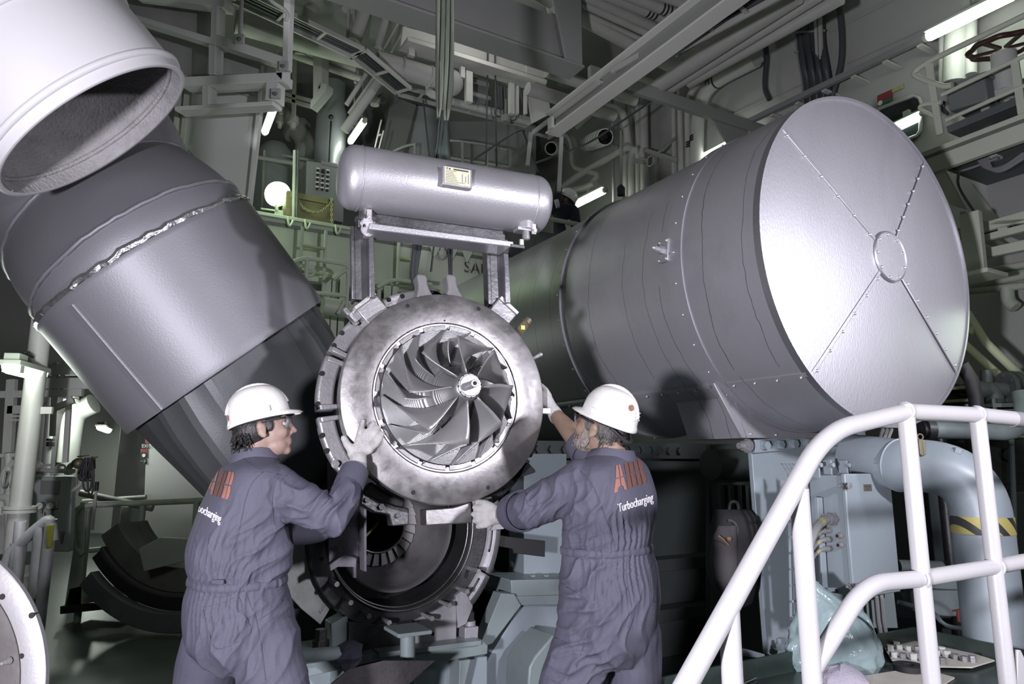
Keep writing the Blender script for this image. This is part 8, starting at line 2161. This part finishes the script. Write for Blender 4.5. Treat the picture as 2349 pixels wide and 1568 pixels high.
    collar(T, P(584, 1053), V((-.12, -.02, 1)), .066, .088, .040, f)
    cuff(T, wr.lerp(el, .36), wr.lerp(el, .02), .057, .055)
    waistband(T, P(545, 1330), .190, .166, f, l, .0)
    logo(tree, ((465, 1128), (525, 1146), (540, 1084), (488, 1075)), T, ('logo_red', 'logo_red_shaded', 'logo_red'))
    print_text(tree, 'Turbocharging', ((437, 1163), (506, 1199), (510, 1178), (441, 1142)), T)
    for nm, pix in (('back_pleat', ((603, 1082), (578, 1108), (562, 1150), (553, 1195), (545, 1230), (530, 1270), (527, 1312))), ('armhole_seam', ((645, 1088), (630, 1110), (624, 1150), (626, 1190), (638, 1216))), ('pocket_seam', ((465, 1392), (505, 1385), (546, 1370), (560, 1410), (573, 1452), (500, 1488), (478, 1445), (466, 1396))), ('side_seam', ((555, 1345), (572, 1380), (590, 1430), (600, 1490), (610, 1560))), ('pocket_opening', ((592, 1422), (625, 1400), (648, 1375))), ('yoke_seam', ((545, 1040), (590, 1075), (640, 1088)))):
        seam(tree, pix, .0014, nm, 'cloth_blue_dark', T)
    m = MB(); p = on_body(tree, 503, 1332, .006)
    if p: m.box(p, (.05, .012, .016), (V((.9, -.3, .02)), V((.3, .9, 0)), ZX)); m.build('belt_tab', 'cloth_blue', T, bevel=.003)
    # boots
    for x, d in ((640, -.10), (462, .10)):
        kn = P(x, 1590, d); c = V((kn.x, kn.y, 0)); m = MB()
        m.loft([[c + f * (.10 * s_ * k1 + .05) + l * (.045 * t_ * k1) + ZX * z_ for s_, t_ in ((-1, -1), (-.3, -1.1), (.6, -1), (1, -.5), (1, .5), (.6, 1), (-.3, 1.1), (-1, 1))] for z_, k1 in ((0.0, 1.25), (.03, 1.3), (.08, 1.1), (.13, .8))]); m.build('boot', 'rubber', T, sub=1)
mat('eye_white', (0.4, 0.37, 0.35), 0.4)
mat('cloth_blue_dark', (0.07, 0.069, 0.095), 0.8)
build_left_man()

# ---------------------------------------------------------------- right worker
def build_right_man():
    f = V((-.76, .65, 0)).normalized(); l = V((-.65, -.76, 0)).normalized()
    Y0 = 2.78
    P = lambda x, y, d=0.0: PY(x, y, Y0 + d)
    hf = V((-.80, .47, .30)).normalized(); hu = V((.22, -.20, .95)); hu = (hu - hf * hu.dot(hf)).normalized()
    O = P(1378, 980, .02)
    rows = [(P(1402, 1036), .062, .062), (P(1406, 1052), .125, .085), (P(1407, 1078), .198, .105), (P(1404, 1130), .216, .138), (P(1400, 1190), .208, .152), (P(1394, 1240), .195, .150), (P(1393, 1258), .190, .146), (P(1397, 1300), .204, .160), (P(1400, 1370), .212, .170), (P(1394, 1430), .205, .165), (P(1392, 1480), .195, .15), (P(1390, 1520), .15, .11)]
    sh = P(1335, 1108, -.06); el = P(1215, 1168, .02); wr = TP(1150, 1180, .03)
    shF = P(1385, 1092, .17); elF = P(1338, 1022, .24); wrF = TP(1275, 952, -.06)
    def cloth(m):
        torso(m, rows, f, l)
        kn = P(1302, 1570, -.06); capsule(m, [P(1352, 1455, -.05), P(1330, 1510, -.06), kn, V((kn.x - .05, kn.y, .50)), V((kn.x - .08, kn.y + .05, .10))], [.125, .115, .106, .094, .088], 24)
        kn = P(1456, 1570, .05); capsule(m, [P(1446, 1455, .04), P(1452, 1510, .05), kn, V((kn.x + .01, kn.y, .50)), V((kn.x + .02, kn.y + .05, .10))], [.118, .108, .100, .092, .086], 24)
        capsule(m, [P(1368, 1102, -.03), sh, sh.lerp(el, .4), el, el.lerp(wr, .45)], [.085, .094, .084, .078, .066], 24)
        capsule(m, [P(1402, 1100, .10), shF, shF.lerp(elF, .5), elF], [.085, .082, .074, .066], 20)
    def skin(m):
        head_parts(m, O, hf, hu)
        capsule(m, [O - hf * .02 - hu * .04, P(1396, 1030, .0), P(1404, 1058)], [.064, .062, .066], 20)
        capsule(m, [el.lerp(wr, .2), el.lerp(wr, .7), wr], [.046, .040, .034], 16)
        capsule(m, [elF, elF.lerp(wrF, .35), elF.lerp(wrF, .75), wrF], [.048, .047, .038, .032], 16)
    def glove(m):
        T_ = lambda x, y, t: TP(x, y, t)
        w = T_(1142, 1180, .02)
        kn = ((1112, 1164), (1110, 1178), (1112, 1191), (1116, 1203))
        for k in kn: capsule(m, [w, T_((w and 1128), (k[1] + 1180) / 2, .012), T_(*k, .0)], [.030, .026, .0155], 12)
        for k, tip in zip(kn, ((1088, 1163), (1085, 1179), (1088, 1194), (1096, 1207))):
            capsule(m, [T_(*k, .0), T_((k[0] + tip[0]) / 2, (k[1] + tip[1]) / 2, -.002), T_(*tip, -.03)], [.0145, .013, .011], 12)
        capsule(m, [T_(1130, 1163, .02), T_(1112, 1153, -.0), T_(1095, 1150, -.03)], [.02, .016, .012], 12)
        capsule(m, [T_(1152, 1180, .03), T_(1138, 1180, .02)], [.040, .040], 16)
        w = wrF; c = T_(1256, 918, -.075)
        for k, dx in enumerate((-2, -1, 0, 1)):
            b0 = c + TY * (.012 * dx + .012) - TX * .0
            capsule(m, [w.lerp(c, .3), c + TY * (.010 * dx), b0 - TX * .03 - TN * -.0], [.028, .024, .016], 12)
            capsule(m, [b0 - TX * .03, b0 - TX * .06 + TY * .01, b0 - TX * .09 - TF * .015], [.0145, .0125, .0105], 12)
        capsule(m, [c + TX * .005 + TY * .02, c - TX * .01 + TY * .05, c - TX * .03 + TY * .07], [.019, .015, .012], 12)
        capsule(m, [w + (w - c) * .12, w.lerp(c, .25)], [.037, .034], 16)
    spec = dict(cloth=cloth, skin=skin, glove=glove, base=(P(1395, 1500).x, Y0, 0), mats=('cloth_blue', 'skin_tan', 'glove_knit'),
        folds=[(1430, 1215, 70, 80, 15, 5), (1430, 1300, 80, 88, 14, 6), (1330, 1230, 60, 55, 34, 7), (1360, 1180, 60, 50, 36, 7), (1260, 1150, 60, 50, 30, 8), (1205, 1170, 45, 70, 22, 8), (1330, 1310, 70, 40, 32, 8), (1320, 1400, 70, 40, 34, 8), (1400, 1420, 90, 75, 48, 7), (1300, 1500, 80, 50, 32, 8), (1450, 1480, 70, 95, 36, 7), (1460, 1180, 50, 100, 30, 5), (1330, 1120, 50, 80, 30, 5), (1320, 1560, 60, 20, 26, 7)])
    spec['calm'] = [(1443, 1095, 62), (1458, 1160, 50)]
    T, body, tree = make_person('person', 'bearded worker in white hard hat with rolled sleeves steadying the right side of the compressor', spec)
    hard_hat(T, O + hu * .038 - hf * .024, *tilt_up(hf, hu, 5), dot=(-.098, .045, .085), vents=True)
    glasses(T, O + hu * .006, hf, hu)
    hl = hu.cross(hf); q = lambda a, b, c: O + hf * a + hl * b + hu * c
    m = MB(); m.sphere(q(-.034, 0, .006), 1, 28, 18, (.076, .0775, .080), (hf, hl, hu))
    for s_ in (-1, 1): m.sphere(q(.022, .071 * s_, .012), 1, 12, 8, (.018, .007, .030), (hf, hl, hu))
    rnd = random.Random(6)
    for k in range(150):
        a = rnd.uniform(PI * .5, PI * 1.5); h = rnd.uniform(-.085, .01); p = q(-.034 + .074 * math.cos(a), .0765 * math.sin(a), h); o_ = (p - q(-.034, 0, 0)).normalized()
        m.tube([p, p + o_ * .002 - hu * .010, p + o_ * .002 - hu * .018], [.0022, .0018, .0008], 5)
    m.build('hair', 'hair_grey', T, ang=180)
    m = MB(); m.sphere(q(.046, 0, -.076), 1, 24, 14, (.051, .0545, .040), (hf, hl, hu))
    for s_ in (-1, 1): m.sphere(q(.030, .056 * s_, -.050), 1, 14, 10, (.022, .010, .040), (hf, hl, hu))
    for k in range(120):
        a = rnd.uniform(-PI * .8, PI * .8); h = rnd.uniform(-.09, -.045); p = q(.046 + .049 * math.cos(a), .053 * math.sin(a), h); o_ = (p - q(.03, 0, -.06)).normalized()
        m.tube([p, p + o_ * .003 - hu * .006, p + o_ * .004 - hu * .012], [.0016, .0013, .0006], 4)
    m.build('beard', 'beard_grey', T, ang=180)
    collar(T, P(1404, 1050), V((.10, -.05, 1)), .070, .094, .036, f)
    a = el.lerp(wr, .30); cuff(T, a, el.lerp(wr, .58), .080, .074, 'rolled_cuff'); cuff(T, el.lerp(wr, .22), el.lerp(wr, .44), .083, .080, 'rolled_cuff')
    cuff(T, elF.lerp(shF, .22), elF.lerp(wrF, .12), .076, .070, 'rolled_cuff')
    waistband(T, P(1393, 1258), .194, .150, f, l, .0)
    logo(tree, ((1408, 1130), (1483, 1107), (1469, 1052), (1402, 1071)), T, ('logo_red', 'logo_red_shaded', 'logo_red_shaded'))
    print_text(tree, 'Turbocharging', ((1419, 1174), (1498, 1149), (1496, 1127), (1416, 1154)), T)
    for nm, pix in (('back_pleat', ((1332, 1080), (1352, 1100), (1372, 1140), (1390, 1190), (1406, 1235), (1412, 1256))), ('armhole_seam', ((1312, 1068), (1317, 1100), (1319, 1145), (1314, 1190), (1300, 1205))), ('thigh_pocket', ((1300, 1345), (1355, 1390), (1340, 1450), (1318, 1480), (1275, 1462))), ('side_pocket', ((1292, 1215), (1325, 1225), (1330, 1262), (1318, 1275), (1292, 1270))), ('side_seam', ((1378, 1262), (1368, 1320), (1362, 1390), (1350, 1450), (1322, 1530))), ('seat_pocket', ((1502, 1285), (1490, 1300), (1492, 1370), (1504, 1380))), ('seat_seam', ((1440, 1265), (1438, 1330), (1450, 1400), (1440, 1440))), ('sleeve_pocket', ((1205, 1120), (1255, 1105), (1262, 1140), (1215, 1160), (1205, 1122)))):
        seam(tree, pix, .0014, nm, 'cloth_blue_dark', T)
    for x, d in ((1302, -.06), (1456, .05)):
        kn = P(x, 1570, d); c = V((kn.x - .03, kn.y + .03, 0)); m = MB()
        m.loft([[c + f * (.10 * s_ * k1 + .05) + l * (.045 * t_ * k1) + ZX * z_ for s_, t_ in ((-1, -1), (-.3, -1.1), (.6, -1), (1, -.5), (1, .5), (.6, 1), (-.3, 1.1), (-1, 1))] for z_, k1 in ((0.0, 1.25), (.03, 1.3), (.08, 1.1), (.13, .8))]); m.build('boot', 'rubber', T, sub=1)
build_right_man()

# ---------------------------------------------------------------- distant worker on the platform
def build_far_man():
    Y0 = 7.6
    P = lambda x, y, d=0.0: PY(x, y, Y0 + d)
    f = V((-.9, .3, 0)).normalized(); l = V((-.3, -.9, 0)).normalized()
    hf = V((-.85, .1, .5)).normalized(); hu = V((.45, 0, .85)); hu = (hu - hf * hu.dot(hf)).normalized(); O = P(1296, 462)
    def cloth(m):
        torso(m, [(P(1298, 474), .08, .08), (P(1300, 482), .19, .12), (P(1300, 500), .21, .14), (P(1300, 525), .2, .14), (P(1300, 545), .19, .14), (P(1300, 580), .2, .15)], f, l)
        capsule(m, [P(1292, 484, -.1), P(1276, 482, -.1), P(1275, 462, -.12), P(1281, 440, -.1)], [.085, .07, .06, .045], 16)
        capsule(m, [P(1312, 486, -.12), P(1318, 508, -.16), P(1308, 520, -.2)], [.085, .07, .05], 16)
        for dx in (-.1, .1):
            a = P(1300, 570) + l * dx; capsule(m, [a, a - ZX * .4, a - ZX * .75], [.11, .09, .08], 16)
    def skin(m):
        head_parts(m, O, hf, hu); capsule(m, [O - hu * .05, P(1298, 478)], [.06, .06], 16); capsule(m, [P(1308, 520, -.2), P(1304, 524, -.2)], [.035, .03], 12)
    def glove(m): 
        capsule(m, [P(1281, 438, -.1), P(1281, 428, -.1)], [.045, .035], 12)
        for k in range(4): capsule(m, [P(1279 + k * 1.3, 430, -.1), P(1278 + k * 1.6, 424, -.1)], [.014, .011], 8)
    spec = dict(cloth=cloth, skin=skin, glove=glove, base=(P(1300, 600).x, Y0, P(1300, 570).z - .83), mats=('cloth_navy', 'skin', 'cloth_navy'), folds=[], voxel=.012, smooth=2)
    T, body, tree = make_person('person', 'distant worker in navy overalls and white helmet reaching up behind the tank', spec)
    hard_hat(T, O + hu * .03, hf, hu)
    line([P(1274, 468, -.2), P(1282, 466, -.2)], .05, 'reflective_band', 'print_white', T)
    line([P(1300, 518, -.2), P(1310, 515, -.22)], .06, 'reflective_band', 'print_white', T)
    a, b = PY(1262, 502, 7.3), PY(1345, 518, 7.3)
    T2 = thing('platform_guardrail', 'pale green guard rail in front of the distant worker', 'handrail', b)
    line([a, b], .025, 'rail_tube', 'green_paint', T2); line([b, b - ZX * .5], .02, 'rail_post', 'green_paint', T2)
    m = MB(); m.prism([PY(*q, 7.8) for q in ((1235, 530), (1420, 560), (1420, 640), (1235, 620))], V((0, .5, 0))); tag(m.build('platform_block', 'machine_green_dark'), 'dark green platform edge below the distant worker', 'platform')
build_far_man()
